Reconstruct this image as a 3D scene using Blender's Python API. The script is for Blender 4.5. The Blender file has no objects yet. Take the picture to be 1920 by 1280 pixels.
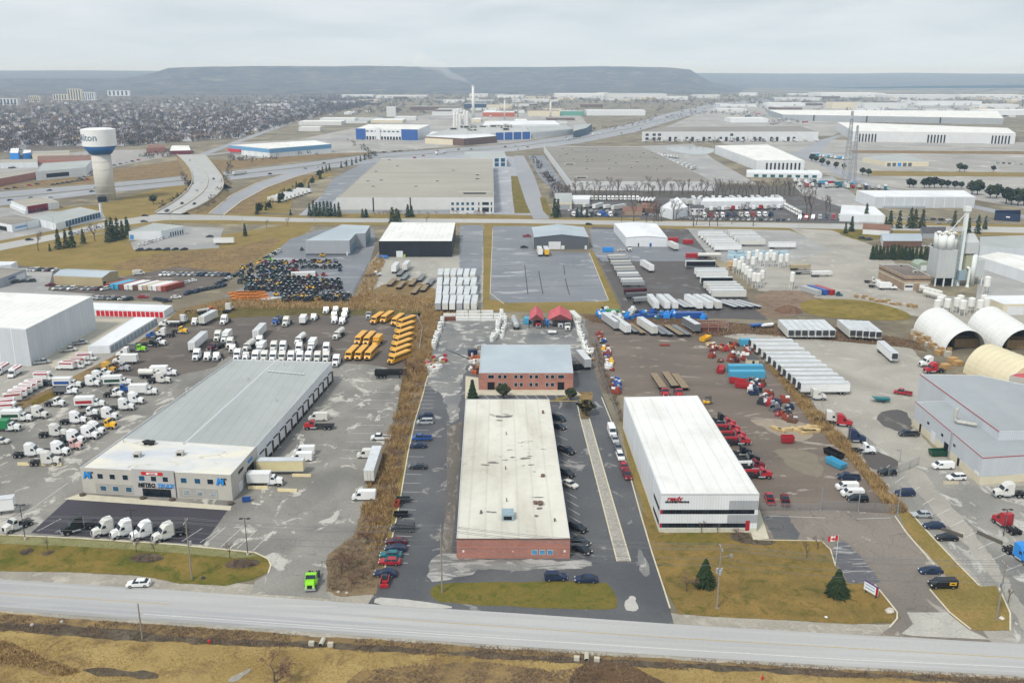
import bpy, bmesh, math, random
from mathutils import Vector
R = math.radians
rnd = random.Random(7)
sc = bpy.context.scene
COL = sc.collection
# ------------------------------------------------------------------ camera
H, FPX, YAW, PITCH = 100.8, 1700.0, R(0.71), R(16.33)
cam_d = bpy.data.cameras.new('camera'); cam = bpy.data.objects.new('camera', cam_d); COL.objects.link(cam)
cam_d.sensor_width = 36.0; cam_d.lens = 36.0 * FPX / 1920.0
cam_d.clip_start = 1.0; cam_d.clip_end = 60000.0
cam.location = (0, 0, H); cam.rotation_euler = (math.pi/2 - PITCH, 0, -YAW)
sc.camera = cam
# ------------------------------------------------------------------ sky, sun, exposure
SUN_EL, SUN_AZ = R(50), R(215)          # soft sun behind the camera, a little to its left
W = bpy.data.worlds.new('World'); sc.world = W; W.use_nodes = True
nt = W.node_tree; nt.nodes.clear()
def wn(t, **k):
  n = nt.nodes.new(t)
  for a, b in k.items(): setattr(n, a, b)
  return n
out = wn('ShaderNodeOutputWorld'); bg = wn('ShaderNodeBackground'); bg.inputs[1].default_value = 0.1
sky = wn('ShaderNodeTexSky', sky_type='NISHITA', sun_disc=False)
sky.sun_elevation = SUN_EL; sky.sun_rotation = SUN_AZ; sky.air_density = 1.0; sky.dust_density = 2.5; sky.altitude = 200
tc = wn('ShaderNodeTexCoord'); sep = wn('ShaderNodeSeparateXYZ'); nt.links.new(tc.outputs['Generated'], sep.inputs[0])
zc = wn('ShaderNodeMath', operation='ADD'); nt.links.new(sep.outputs[2], zc.inputs[0]); zc.inputs[1].default_value = 0.13
ab = wn('ShaderNodeMath', operation='MAXIMUM'); nt.links.new(zc.outputs[0], ab.inputs[0]); ab.inputs[1].default_value = 0.03
dx = wn('ShaderNodeMath', operation='DIVIDE'); nt.links.new(sep.outputs[0], dx.inputs[0]); nt.links.new(ab.outputs[0], dx.inputs[1])
dy = wn('ShaderNodeMath', operation='DIVIDE'); nt.links.new(sep.outputs[1], dy.inputs[0]); nt.links.new(ab.outputs[0], dy.inputs[1])
cb = wn('ShaderNodeCombineXYZ'); nt.links.new(dx.outputs[0], cb.inputs[0]); nt.links.new(dy.outputs[0], cb.inputs[1])
cn = wn('ShaderNodeTexNoise'); cn.inputs['Scale'].default_value = 0.8; cn.inputs['Detail'].default_value = 7; cn.inputs['Roughness'].default_value = 0.55
cn.inputs['Distortion'].default_value = 0.3
nt.links.new(cb.outputs[0], cn.inputs['Vector'])
cr = wn('ShaderNodeValToRGB'); nt.links.new(cn.outputs[0], cr.inputs[0])
cr.color_ramp.elements[0].position = 0.38; cr.color_ramp.elements[0].color = (4.5, 5.0, 5.45, 1)
cr.color_ramp.elements[1].position = 0.62; cr.color_ramp.elements[1].color = (6.1, 6.45, 6.75, 1)
# thin bright veil low over the horizon
el = wn('ShaderNodeMapRange'); nt.links.new(sep.outputs[2], el.inputs[0]); el.inputs[1].default_value = 0.0; el.inputs[2].default_value = 0.11
el.inputs[3].default_value = 0.8; el.inputs[4].default_value = 0.0
mh = wn('ShaderNodeMixRGB'); nt.links.new(el.outputs[0], mh.inputs[0]); nt.links.new(cr.outputs[0], mh.inputs[1]); mh.inputs[2].default_value = (5.5, 6.3, 6.85, 1)
mx = wn('ShaderNodeMixRGB'); mx.inputs[0].default_value = 0.95
nt.links.new(sky.outputs[0], mx.inputs[1]); nt.links.new(mh.outputs[0], mx.inputs[2])
nt.links.new(mx.outputs[0], bg.inputs[0]); nt.links.new(bg.outputs[0], out.inputs[0])
sun_d = bpy.data.lights.new('sun', 'SUN'); sun_d.energy = 2.1; sun_d.angle = R(10); sun_d.color = (1.0, 0.96, 0.9)
sun = bpy.data.objects.new('sun', sun_d); COL.objects.link(sun)
sdir = Vector((math.sin(SUN_AZ)*math.cos(SUN_EL), math.cos(SUN_AZ)*math.cos(SUN_EL), math.sin(SUN_EL)))
sun.rotation_euler = sdir.to_track_quat('Z', 'Y').to_euler()
vs = sc.view_settings; vs.view_transform = 'Standard'; vs.look = 'None'; vs.exposure = 0.4; vs.gamma = 1.0; vs.use_curve_mapping = False
sc.render.engine = 'CYCLES'
cy = sc.cycles; cy.use_denoising = True; cy.max_bounces = 5; cy.diffuse_bounces = 2; cy.glossy_bounces = 2; cy.transmission_bounces = 3
cy.volume_bounces = 3; cy.transparent_max_bounces = 8; cy.caustics_reflective = False; cy.caustics_refractive = False
# ------------------------------------------------------------------ survey: photograph pixel -> place on the ground
_f = Vector((math.sin(YAW), math.cos(YAW), 0)); _r = Vector((math.cos(YAW), -math.sin(YAW), 0)); _u = Vector((0, 0, 1))
_F3 = _f*math.cos(PITCH) - _u*math.sin(PITCH); _U3 = _f*math.sin(PITCH) + _u*math.cos(PITCH)
def ray(px, py): return _F3 + _r*((px-960)/FPX) + _U3*((640-py)/FPX)
def G(px, py, z=0.0):
  d = ray(px, py); t = (z-H)/d.z
  return (d.x*t, d.y*t)
def hgt(px, yb, yt):                     # height of an upright that stands at pixel (px, yb) and ends at yt
  x, y = G(px, yb); d = ray(px, yt); dist = math.hypot(x, y); return H + d.z*dist/math.hypot(d.x, d.y)
def HD(x1, y1, x2, y2):                  # heading (deg) from pixel 1 to pixel 2 on the ground
  a = G(x1, y1); b = G(x2, y2); return math.degrees(math.atan2(b[1]-a[1], b[0]-a[0]))
# ------------------------------------------------------------------ materials
def lin(c):
  if isinstance(c, str):
    c = c.lstrip('#'); c = tuple(int(c[i:i+2], 16)/255 for i in (0, 2, 4))
  return tuple((v/12.92 if v <= .04045 else ((v+.055)/1.055)**2.4) for v in c)
MATS = {}
class NT:
  def __init__(s, name):
    s.m = bpy.data.materials.new(name); s.m.use_nodes = True; s.t = s.m.node_tree; s.b = s.t.nodes['Principled BSDF']
  def n(s, t, **k):
    x = s.t.nodes.new(t)
    for a, b in k.items(): setattr(x, a, b)
    return x
  def l(s, a, b): s.t.links.new(a, b)
  def pos(s, scale=(1, 1, 1)):
    g = s.n('ShaderNodeNewGeometry'); v = s.n('ShaderNodeVectorMath', operation='MULTIPLY'); s.l(g.outputs['Position'], v.inputs[0]); v.inputs[1].default_value = scale
    return v.outputs[0]
  def noise(s, scale, stretch=(1, 1, 1), detail=4, rough=.55, dist=0):
    x = s.n('ShaderNodeTexNoise'); x.inputs['Scale'].default_value = scale; x.inputs['Detail'].default_value = detail
    x.inputs['Roughness'].default_value = rough; x.inputs['Distortion'].default_value = dist; s.l(s.pos(stretch), x.inputs['Vector']); return x.outputs[0]
  def ramp(s, fac, stops):
    r = s.n('ShaderNodeValToRGB'); s.l(fac, r.inputs[0]); e = r.color_ramp.elements
    while len(e) < len(stops): e.new(.5)
    for i, (p, c) in enumerate(stops):
      e[i].position = p; e[i].color = (c, c, c, 1) if isinstance(c, (int, float)) else (*c, 1)
    return r.outputs[0]
  def mix(s, fac, a, b, mode='MIX'):
    m = s.n('ShaderNodeMixRGB', blend_type=mode)
    for i, v in enumerate((fac, a, b)):
      if isinstance(v, (int, float)): m.inputs[i].default_value = v if i == 0 else (v, v, v, 1)
      elif isinstance(v, tuple): m.inputs[i].default_value = (*v, 1)
      else: s.l(v, m.inputs[i])
    return m.outputs[0]
  def done(s, col, rough=.8, spec=.3, metal=0, bump=None, bs=.3):
    if isinstance(col, tuple): s.b.inputs['Base Color'].default_value = (*col, 1)
    else: s.l(col, s.b.inputs['Base Color'])
    if isinstance(rough, (int, float)): s.b.inputs['Roughness'].default_value = rough
    else: s.l(rough, s.b.inputs['Roughness'])
    s.b.inputs['Specular IOR Level'].default_value = spec; s.b.inputs['Metallic'].default_value = metal
    if bump is not None:
      b = s.n('ShaderNodeBump'); b.inputs['Strength'].default_value = bs; b.inputs['Distance'].default_value = .1; s.l(bump, b.inputs['Height']); s.l(b.outputs[0], s.b.inputs['Normal'])
    return s.m
def sc3(c, k): return tuple(min(1, v*k) for v in c)
def plain(name, c, rough=.6, var=.12, scale=1.2, spec=.3, metal=0, stretch=(1, 1, 1)):
  if name in MATS: return MATS[name]
  c = lin(c); t = NT(name); n = t.noise(scale, stretch, 5, .6)
  MATS[name] = t.done(t.mix(t.ramp(n, [(.3, 0.), (.7, 1.)]), sc3(c, 1-var), sc3(c, 1+var)), rough, spec, metal); return MATS[name]
def paved(name, dark, mid, light, patch=.55, scale=.06, stretch=(1, .55, 1), crisp=.03, rough=(.55, .9), cracks=.35, fine=(.80, 1.16)):
  """weathered paving: dark damp areas, mid tone, pale dried or repaired patches, seams"""
  if name in MATS: return MATS[name]
  t = NT(name); dark, mid, light = lin(dark), lin(mid), lin(light)
  n1 = t.noise(scale, stretch, 6, .55, .4); n2 = t.noise(scale*2.6, stretch, 7, .62, .9); n3 = t.noise(1.6, (1, 1, 1), 6, .7); n4 = t.noise(scale*.35, (1, 1, 1), 3)
  base = t.mix(t.ramp(n1, [(.36, 0.), (.62, 1.)]), dark, mid)
  pm = t.ramp(n2, [(patch, 0.), (patch+crisp, .55), (patch+crisp*4, 1.)])
  base = t.mix(pm, base, light)
  base = t.mix(.22, base, t.mix(t.ramp(n4, [(.35, 0.), (.65, 1.)]), sc3(mid, .82), sc3(mid, 1.12)))
  # tar-filled cracks
  v = t.n('ShaderNodeTexVoronoi', feature='DISTANCE_TO_EDGE'); v.inputs['Scale'].default_value = .11; w_ = t.n('ShaderNodeTexNoise'); w_.inputs['Scale'].default_value = .15; t.l(t.pos(), w_.inputs['Vector']); sv_ = t.n('ShaderNodeVectorMath', operation='SCALE'); t.l(w_.outputs[1], sv_.inputs[0]); sv_.inputs['Scale'].default_value = 9; ad_ = t.n('ShaderNodeVectorMath'); t.l(t.pos(), ad_.inputs[0]); t.l(sv_.outputs[0], ad_.inputs[1]); t.l(ad_.outputs[0], v.inputs['Vector'])
  ck = t.ramp(v.outputs[0], [(.003, cracks), (.009, 0.)])
  base = t.mix(ck, base, sc3(dark, .5))
  base = t.mix(1., base, t.ramp(n3, [(.25, fine[0]), (.75, fine[1])]), 'MULTIPLY')
  MATS[name] = t.done(base, t.ramp(n1, [(.35, rough[0]), (.6, rough[1])]), .3, 0, n3, .25); return MATS[name]
def turf(name, a, b, c, scale=.09, fine=3.0, stretch=(1, 1, 1)):
  if name in MATS: return MATS[name]
  t = NT(name); a, b, c = lin(a), lin(b), lin(c)
  n1 = t.noise(scale, stretch, 8, .62, .5); n2 = t.noise(scale*3.1, stretch, 8, .65, .8); n3 = t.noise(fine, (1, 1, 1), 6, .75)
  base = t.mix(t.ramp(n1, [(.38, 0.), (.62, 1.)]), a, b)
  base = t.mix(t.ramp(n2, [(.5, 0.), (.66, .9)]), base, c)
  base = t.mix(1., base, t.ramp(n3, [(.25, .62), (.75, 1.3)]), 'MULTIPLY')
  MATS[name] = t.done(base, .95, .1, 0, n3, .6); return MATS[name]
def roofing(name, base, stain, amount=.62, scale=.12, stretch=(1, .35, 1), rough=.7, seam=0, stain2=None):
  if name in MATS: return MATS[name]
  t = NT(name); base, stain = lin(base), lin(stain)
  n1 = t.noise(scale, stretch, 7, .6, .6); n2 = t.noise(scale*4, (1, 1, 1), 7, .7); n3 = t.noise(scale*.4, (1, 1, 1), 3)
  c = t.mix(t.ramp(n3, [(.35, 0.), (.65, 1.)]), sc3(base, .93), sc3(base, 1.05))
  c = t.mix(t.ramp(n1, [(amount-.12, 0.), (amount, .35), (amount+.15, .8)]), c, stain)
  c = t.mix(1., c, t.ramp(n2, [(.25, .93), (.75, 1.04)]), 'MULTIPLY')
  if stain2:
    n5 = t.noise(.16, (1, 1.6, 1), 9, .7, 1.2); n6 = t.noise(.028, (1, 1, 1), 2)
    k = t.mix(1., t.ramp(n5, [(.60, 0.), (.64, .9)]), t.ramp(n6, [(.52, 0.), (.6, 1.)]), 'MULTIPLY'); c = t.mix(k, c, lin(stain2))
  if seam:
    w = t.n('ShaderNodeTexWave', wave_type='BANDS', bands_direction='X'); w.inputs['Scale'].default_value = seam; t.l(t.pos(), w.inputs['Vector'])
    c = t.mix(1., c, t.ramp(w.outputs[0], [(.0, .9), (.08, 1.)]), 'MULTIPLY')
  MATS[name] = t.done(c, rough, .25); return MATS[name]
def glass(name='window_glass', c='#1c2a36'):
  if name in MATS: return MATS[name]
  t = NT(name); n = t.noise(.5, (1, 1, 1), 2); MATS[name] = t.done(t.mix(n, sc3(lin(c), .6), sc3(lin(c), 1.6)), .12, .5); return MATS[name]
def brickmat(name, a, b, m, scale=1.0, axis='X'):
  if name in MATS: return MATS[name]
  t = NT(name); br = t.n('ShaderNodeTexBrick'); g = t.n('ShaderNodeNewGeometry'); s_ = t.n('ShaderNodeSeparateXYZ'); cb_ = t.n('ShaderNodeCombineXYZ')
  t.l(g.outputs['Position'], s_.inputs[0]); ad = t.n('ShaderNodeMath', operation='ADD'); t.l(s_.outputs[0], ad.inputs[0]); t.l(s_.outputs[1], ad.inputs[1])
  t.l(ad.outputs[0], cb_.inputs[0]); t.l(s_.outputs[2], cb_.inputs[1]); t.l(cb_.outputs[0], br.inputs['Vector'])
  for i, c in ((1, a), (2, b), (3, m)): br.inputs[i].default_value = (*lin(c), 1)
  br.inputs['Scale'].default_value = scale; br.inputs['Mortar Size'].default_value = .012; br.inputs['Brick Width'].default_value = .42; br.inputs['Row Height'].default_value = .21
  n = t.noise(.35, (1, 1, 1), 5); c = t.mix(1., br.outputs[0], t.ramp(n, [(.3, .86), (.7, 1.1)]), 'MULTIPLY')
  MATS[name] = t.done(c, .9, .1); return MATS[name]
def metalclad(name, c, rib=3.2, var=.06, rough=.5, dirt=None):
  """ribbed sheet cladding with a little dirt"""
  if name in MATS: return MATS[name]
  t = NT(name); c = lin(c); g = t.n('ShaderNodeNewGeometry'); s_ = t.n('ShaderNodeSeparateXYZ'); t.l(g.outputs['Position'], s_.inputs[0])
  ad = t.n('ShaderNodeMath', operation='ADD'); t.l(s_.outputs[0], ad.inputs[0]); t.l(s_.outputs[1], ad.inputs[1]); cb_ = t.n('ShaderNodeCombineXYZ'); t.l(ad.outputs[0], cb_.inputs[0])
  w = t.n('ShaderNodeTexWave', wave_type='BANDS', bands_direction='X'); w.inputs['Scale'].default_value = rib/6.28; t.l(cb_.outputs[0], w.inputs['Vector'])
  n = t.noise(.25, (1, 1, .25), 6, .65)
  col = t.mix(t.ramp(n, [(.35, 0.), (.7, 1.)]), sc3(c, 1-var), sc3(c, 1+var)); col = t.mix(1., col, t.ramp(w.outputs[0], [(0., .9), (.5, 1.)]), 'MULTIPLY')
  MATS[name] = t.done(col, rough, .3, 0, w.outputs[0], .25); return MATS[name]
# ------------------------------------------------------------------ mesh kernel
class MB:
  def __init__(s): s.v = []; s.f = []; s.m = []
  def add(s, vs_, fs, m=0):
    o = len(s.v); s.v.extend(vs_); s.f.extend([tuple(i+o for i in f) for f in fs]); s.m.extend([m]*len(fs)); return s
  def box(s, x0, x1, y0, y1, z0, z1, m=0):
    return s.add([(x0,y0,z0),(x1,y0,z0),(x1,y1,z0),(x0,y1,z0),(x0,y0,z1),(x1,y0,z1),(x1,y1,z1),(x0,y1,z1)],
          [(0,3,2,1),(4,5,6,7),(0,1,5,4),(1,2,6,5),(2,3,7,6),(3,0,4,7)], m)
  def frus(s, b, t, z0, z1, m=0, bottom=True):       # b, t = (x0,x1,y0,y1)
    f = [(4,5,6,7),(0,1,5,4),(1,2,6,5),(2,3,7,6),(3,0,4,7)]
    if bottom: f.append((0,3,2,1))
    return s.add([(b[0],b[2],z0),(b[1],b[2],z0),(b[1],b[3],z0),(b[0],b[3],z0),(t[0],t[2],z1),(t[1],t[2],z1),(t[1],t[3],z1),(t[0],t[3],z1)], f, m)
  def extr(s, prof, hw, m=0, bev=.12, sh=.93, hwtop=None):
    n = len(prof); cx = sum(p[0] for p in prof)/n; cz = sum(p[1] for p in prof)/n; z0 = min(p[1] for p in prof); z1 = max(p[1] for p in prof)
    ht = hw if hwtop is None else hwtop; vs_ = []
    for sg, k, e in ((-1, sh, 0), (-1, 1, bev), (1, 1, bev), (1, sh, 0)):
      for x, z in prof:
        w = hw + (ht-hw)*(z-z0)/max(1e-6, z1-z0); vs_.append((cx+(x-cx)*k, sg*(w-e), cz+(z-cz)*k))
    fs = [tuple(range(n-1, -1, -1))[::-1]]; fs = [tuple(range(n)), tuple(range(4*n-1, 3*n-1, -1))]
    for r_ in range(3):
      for i in range(n):
        j = (i+1) % n; fs.append((r_*n+i, (r_+1)*n+i, (r_+1)*n+j, r_*n+j))
    return s.add(vs_, fs, m)
  def cyl(s, p0, p1, r0, r1=None, n=10, m=0, caps=True):
    r1 = r0 if r1 is None else r1; p0 = Vector(p0); p1 = Vector(p1); d = (p1-p0).normalized()
    a = d.orthogonal().normalized(); b = d.cross(a); vs_ = []
    for p, r_ in ((p0, r0), (p1, r1)):
      for i in range(n):
        t = 2*math.pi*i/n; vs_.append(tuple(p + a*(math.cos(t)*r_) + b*(math.sin(t)*r_)))
    fs = [(i, (i+1) % n, n+(i+1) % n, n+i) for i in range(n)]
    if caps: fs += [tuple(range(n-1, -1, -1)), tuple(range(n, 2*n))]
    return s.add(vs_, fs, m)
  def tube(s, pts, r, n=4, m=0):
    for a, b in zip(pts[:-1], pts[1:]): s.cyl(a, b, r, r, n, m, False)
    return s
  def poly(s, pts, m=0): return s.add(pts, [tuple(range(len(pts)))], m)
  def slab(s, pts, z0, z1, m=0):       # horizontal polygon extruded
    n = len(pts); area = sum(pts[i][0]*pts[(i+1)%n][1]-pts[(i+1)%n][0]*pts[i][1] for i in range(n))
    if area < 0: pts = pts[::-1]
    vs_ = [(x, y, z0) for x, y in pts] + [(x, y, z1) for x, y in pts]
    return s.add(vs_, [tuple(range(n-1, -1, -1)), tuple(range(n, 2*n))] + [(i, (i+1) % n, n+(i+1) % n, n+i) for i in range(n)], m)
  def mesh(s, name, mats, smooth=False):
    me = bpy.data.meshes.new(name); me.from_pydata(s.v, [], s.f)
    for m in (mats if isinstance(mats, (list, tuple)) else [mats]): me.materials.append(m)
    me.polygons.foreach_set('material_index', s.m)
    if smooth: me.polygons.foreach_set('use_smooth', [True]*len(s.f))
    me.update(); return me
  def build(s, name, mats, parent=None, smooth=False, loc=None):
    return link(name, s.mesh(name, mats, smooth), parent, loc)
def link(name, data, parent=None, loc=None):
  o = bpy.data.objects.new(name, data); COL.objects.link(o)
  if parent: o.parent = parent
  if loc: o.location = loc
  return o
def tag(o, label=None, cat=None, group=None, kind=None):
  for k, v in (('label', label), ('category', cat), ('group', group), ('kind', kind)):
    if v: o[k] = v
  return o
def thing(name, label, cat, loc=(0, 0, 0), rz=0, group=None):
  o = link(name, None, None, loc); o.rotation_euler.z = rz; o.empty_display_size = .5
  return tag(o, label, cat, group)
def copy_tree(o, parent=None):
  c = o.copy(); COL.objects.link(c); c.parent = parent
  for ch in o.children: copy_tree(ch, c)
  return c
def text_data(body, size=1.0, extrude=.02, shear=0, bold=0, align='CENTER'):
  cu = bpy.data.curves.new('text', 'FONT'); cu.body = body; cu.size = size; cu.extrude = extrude; cu.shear = shear; cu.offset = bold; cu.align_x = align; cu.align_y = 'CENTER'; cu.resolution_u = 2
  o = bpy.data.objects.new('text', cu); COL.objects.link(o); bpy.context.view_layer.update()
  me = o.to_mesh(); vs_ = [tuple(v.co) for v in me.vertices]; fs = [tuple(p.vertices) for p in me.polygons]; o.to_mesh_clear()
  bpy.data.objects.remove(o); bpy.data.curves.remove(cu); return vs_, fs
# ------------------------------------------------------------------ surfaces laid on the ground
def chaikin(p, it=1, closed=True):
  for _ in range(it):
    q = []; n = len(p)
    for i in range(n if closed else n-1):
      a, b = p[i], p[(i+1) % n]; q += [(a[0]*.75+b[0]*.25, a[1]*.75+b[1]*.25), (a[0]*.25+b[0]*.75, a[1]*.25+b[1]*.75)]
    p = q if closed else [p[0]]+q+[p[-1]]
  return p
from mathutils import noise as mnoise
RAGGED = {'paving_patch': 1.3, 'sand_patch': 1.2, 'dirt_patch': 1.2, 'sand_court': .6, 'rear_court': 1.0, 'rear_yard': 1.0, 'verge': .5, 'field': .9, 'ditch': .7, 'lawn': .3, 'grass_strip': .35, 'brush_strip': 1.0, 'brown_field': 1.2, 'grass_margin': 1.0, 'planting_bed': .3, 'reed_bed': .8, 'dirt_yard': .4, 'gravel_lot': .5, 'far_grass': 2, 'far_berm': 2, 'path': .4, 'gravel_spill': .25, 'drive_lane': .8, 'lawn_bank': .3}
def ragged(pts, amp):                    # wander the edge as grass, stains and gravel edges do
  q = []; n = len(pts)
  for i in range(n):
    a, b = Vector(pts[i]), Vector(pts[(i+1) % n]); m = max(1, min(60, int((b-a).length/1.1))); d = b-a; d = Vector((-d.y, d.x)).normalized() if d.length > 0 else Vector((0, 0))
    for k in range(m):
      p = a.lerp(b, k/m); w = amp*(mnoise.noise((p.x*.22, p.y*.22, 2.3))+.6*mnoise.noise((p.x*.7, p.y*.7, 7.1))); q.append(tuple(p+d*w))
  return q
_sl = [0]
def zlev(lev):                           # a level, plus a hair so that no two sheets share a plane
  _sl[0] += 1; return lev*.012 + (_sl[0] % 13)*.0007
def sheet(name, px, mat, lev, smooth=0, kind='structure', label=None, cat=None):
  pts = [G(*p) for p in px]
  if smooth: pts = chaikin(pts, smooth)
  if name in RAGGED: pts = ragged(pts, RAGGED[name])
  n = len(pts); area = sum(pts[i][0]*pts[(i+1)%n][1]-pts[(i+1)%n][0]*pts[i][1] for i in range(n))
  if area < 0: pts.reverse()
  z = zlev(lev)
  return tag(MB().poly([(x, y, z) for x, y in pts]).build(name, mat), label, cat, None, kind)
def band(name, upper, lower, mat, lev): return sheet(name, upper + lower[::-1], mat, lev)
def lines(name, segs, width, mat, lev, parent=None, kind='stuff'):
  mb = MB(); z = zlev(lev)
  for sg in segs:
    pts = [Vector(G(*p)) for p in sg]
    for a, b in zip(pts[:-1], pts[1:]):
      d = (b-a).normalized(); nrm = Vector((-d.y, d.x))*width/2
      mb.poly([(*(a-nrm), z), (*(b-nrm), z), (*(b+nrm), z), (*(a+nrm), z)])
  return tag(mb.build(name, mat, parent), kind=kind)
def strip(name, path, width, z0, z1, mat, label=None, cat=None, parent=None):   # kerb / low wall along a pixel path
  mb = MB(); pts = [Vector(G(*p)) for p in path]; n = len(pts); L = []; Rr = []
  for i in range(n):
    d = (pts[min(i+1, n-1)]-pts[max(i-1, 0)]).normalized(); nn = Vector((-d.y, d.x))*width/2; L.append(pts[i]+nn); Rr.append(pts[i]-nn)
  vs_ = [(*p, z) for i in range(n) for p, z in ((L[i], z0), (L[i], z1), (Rr[i], z1), (Rr[i], z0))]
  fs = []
  for i in range(n-1):
    a, b = i*4, i*4+4; fs += [(a, b, b+1, a+1), (a+1, b+1, b+2, a+2), (a+2, b+2, b+3, a+3)]
  fs += [(0, 1, 2, 3), (4*n-1, 4*n-2, 4*n-3, 4*n-4)]
  mb.add(vs_, fs); return tag(mb.build(name, mat, parent), label, cat, None, None if label else 'structure')
# ================================================================== THE GROUND
M_field = turf('dry_field_grass', '#8f7a4c', '#a38d5c', '#776244', .06, 2.2)
M_land = turf('far_land', '#857e6c', '#6f6757', '#a0967e', .008, .06)
M_lawn = turf('lawn_grass', '#67622c', '#83703c', '#4c5624', .1, 2.6)
M_lawn2 = turf('dry_lawn', '#8c7b49', '#7b6e3e', '#92784a', .06, 1.4)
M_weed = turf('brown_weeds', '#7a6749', '#8e7852', '#655642', .07, 1.8)
M_weed2 = turf('dark_weeds', '#5d4a38', '#6f5940', '#45382c', .1, 2.2)
M_mud = turf('ditch_mud', '#4f463a', '#6b6152', '#3a3430', .3, 3)
M_road = paved('road_asphalt', '#9c9c9c', '#b4b4b2', '#bdbcb8', .6, .05, (.12, 1.4, 1), .05, (.6, .9), 0, (.94, 1.05))
M_should = paved('gravel_shoulder', '#8b867c', '#a39d90', '#b5b0a4', .55, .12, (1, 1, 1), .05, (.9, .95), 0)
M_metro = paved('truck_yard_paving', '#6b6964', '#8f8c85', '#c2bfb6', .57, .055, (1, .7, 1), .012)
M_yard = paved('rear_yard_paving', '#544d48', '#6b635b', '#918a80', .59, .045, (.6, 1.2, 1), .03, (.7, .95), .1)
M_new = paved('new_asphalt', '#38353a', '#46424a', '#4a464c', .7, .05, (1, 1, 1), .05, (.5, .8), 0)
M_cent = paved('damp_asphalt', '#414246', '#626364', '#9e9c98', .615, .05, (1, .9, 1), .02, (.35, .8), .2)
M_cent2 = paved('rear_court_asphalt', '#626364', '#858582', '#bcbab2', .56, .07, (1, 1, 1), .015, (.4, .9), .3)
M_ready = paved('dirt_yard', '#5f564d', '#776c62', '#a8a196', .6, .05, (.5, 1.3, 1), .02, (.7, .95), 0)
M_rpark = paved('old_brown_asphalt', '#6d675f', '#837b72', '#aaa59b', .6, .06, (1, .5, 1), .02, (.6, .9), .5)
M_right = paved('gravel_lot', '#8f8b82', '#a8a49a', '#c0bcb3', .575, .045, (1, 1, 1), .08, (.85, .95), 0)
M_right2 = paved('right_lot_asphalt', '#716f6b', '#98968f', '#c2c0ba', .56, .06, (1, .6, 1), .02, (.6, .9), .5)
M_wet = paved('wet_grey_asphalt', '#5f6369', '#84878c', '#b0b2b5', .58, .035, (.5, 1, 1), .03, (.3, .75), .35)
M_midlot = paved('mid_lot_paving', '#8a8a88', '#a3a29f', '#bcbab6', .58, .03, (1, 1, 1), .04, (.6, .9), .1)
M_dark2 = paved('trailer_yard_paving', '#4c4846', '#5d5855', '#8a8681', .61, .045, (1, 1, 1), .02, (.4, .9), .1)
M_farpave = paved('far_paving', '#87857f', '#a5a29c', '#c2bfb9', .56, .014, (1, 1, 1), .06, (.8, .9), 0)
M_hwy = paved('highway_asphalt', '#8a8d92', '#9c9ea2', '#b0b1b3', .62, .02, (.3, .3, 1), .06, (.7, .9), 0)
M_conc = plain('concrete', '#b9b4a6', .85, .1, .6)
M_kerb = plain('kerb_concrete', '#c9c2ac', .85, .12, .8)
M_white = plain('white_marking', '#c9c9c6', .7, .12, 1.5)
M_yellow = plain('yellow_marking', '#b99a45', .7, .15, 1.5)
M_water = plain('pond_water', '#9ea5a6', .15, .05, .05, .5)
M_rock = turf('river_stone', '#a8a49a', '#8c8880', '#c4c0b8', 1.2, 5)
# one sheet out to the horizon
g = MB(); g.poly([(-14000, -300, 0), (14000, -300, 0), (14000, 15000, 0), (-14000, 15000, 0)]); tag(g.build('ground', M_land), kind='structure')
sheet('town_ground', [(-500, 178), (700, 178), (700, 195), (640, 209), (560, 229), (440, 261), (330, 267), (200, 278), (0, 287), (-500, 310)], turf('town_ground', '#665c53', '#756a5f', '#7f7b76', .01, .1), 1)
# foreground field south of the road
sheet('field', [(-700, 1420), (-700, 1060), (-100, 1080), (2000, 1255), (2600, 1300), (2600, 1700), (960, 2000)], M_field, 1)
sheet('field', [(-60, 1144), (640, 1193), (1280, 1232), (1980, 1272), (1980, 1286), (1280, 1252), (640, 1216), (300, 1196), (-60, 1168)], M_weed, 2)
sheet('ditch', [(-60, 1165), (120, 1172), (300, 1188), (480, 1200), (640, 1206), (900, 1222), (1280, 1243), (1700, 1264), (1960, 1278), (1960, 1287), (1700, 1273), (1280, 1253), (900, 1232), (640, 1216), (420, 1209), (240, 1200), (60, 1185), (-60, 1178)], M_mud, 3)
sheet('field', [(660, 1262), (760, 1246), (900, 1240), (1040, 1258), (1080, 1300), (640, 1300)], M_weed, 3, 2)
sheet('field', [(1085, 1240), (1160, 1238), (1300, 1300), (1060, 1310)], M_weed2, 4, 2)
sheet('field', [(-60, 1196), (20, 1205), (90, 1235), (150, 1258), (120, 1268), (40, 1250), (-60, 1235)], M_weed, 4, 2)
sheet('ditch', [(150, 1250), (290, 1262), (300, 1272), (160, 1264)], M_mud, 5, 2)
sheet('path', [(420, 1275), (465, 1252), (476, 1254), (440, 1282)], M_should, 5, 1)
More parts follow.
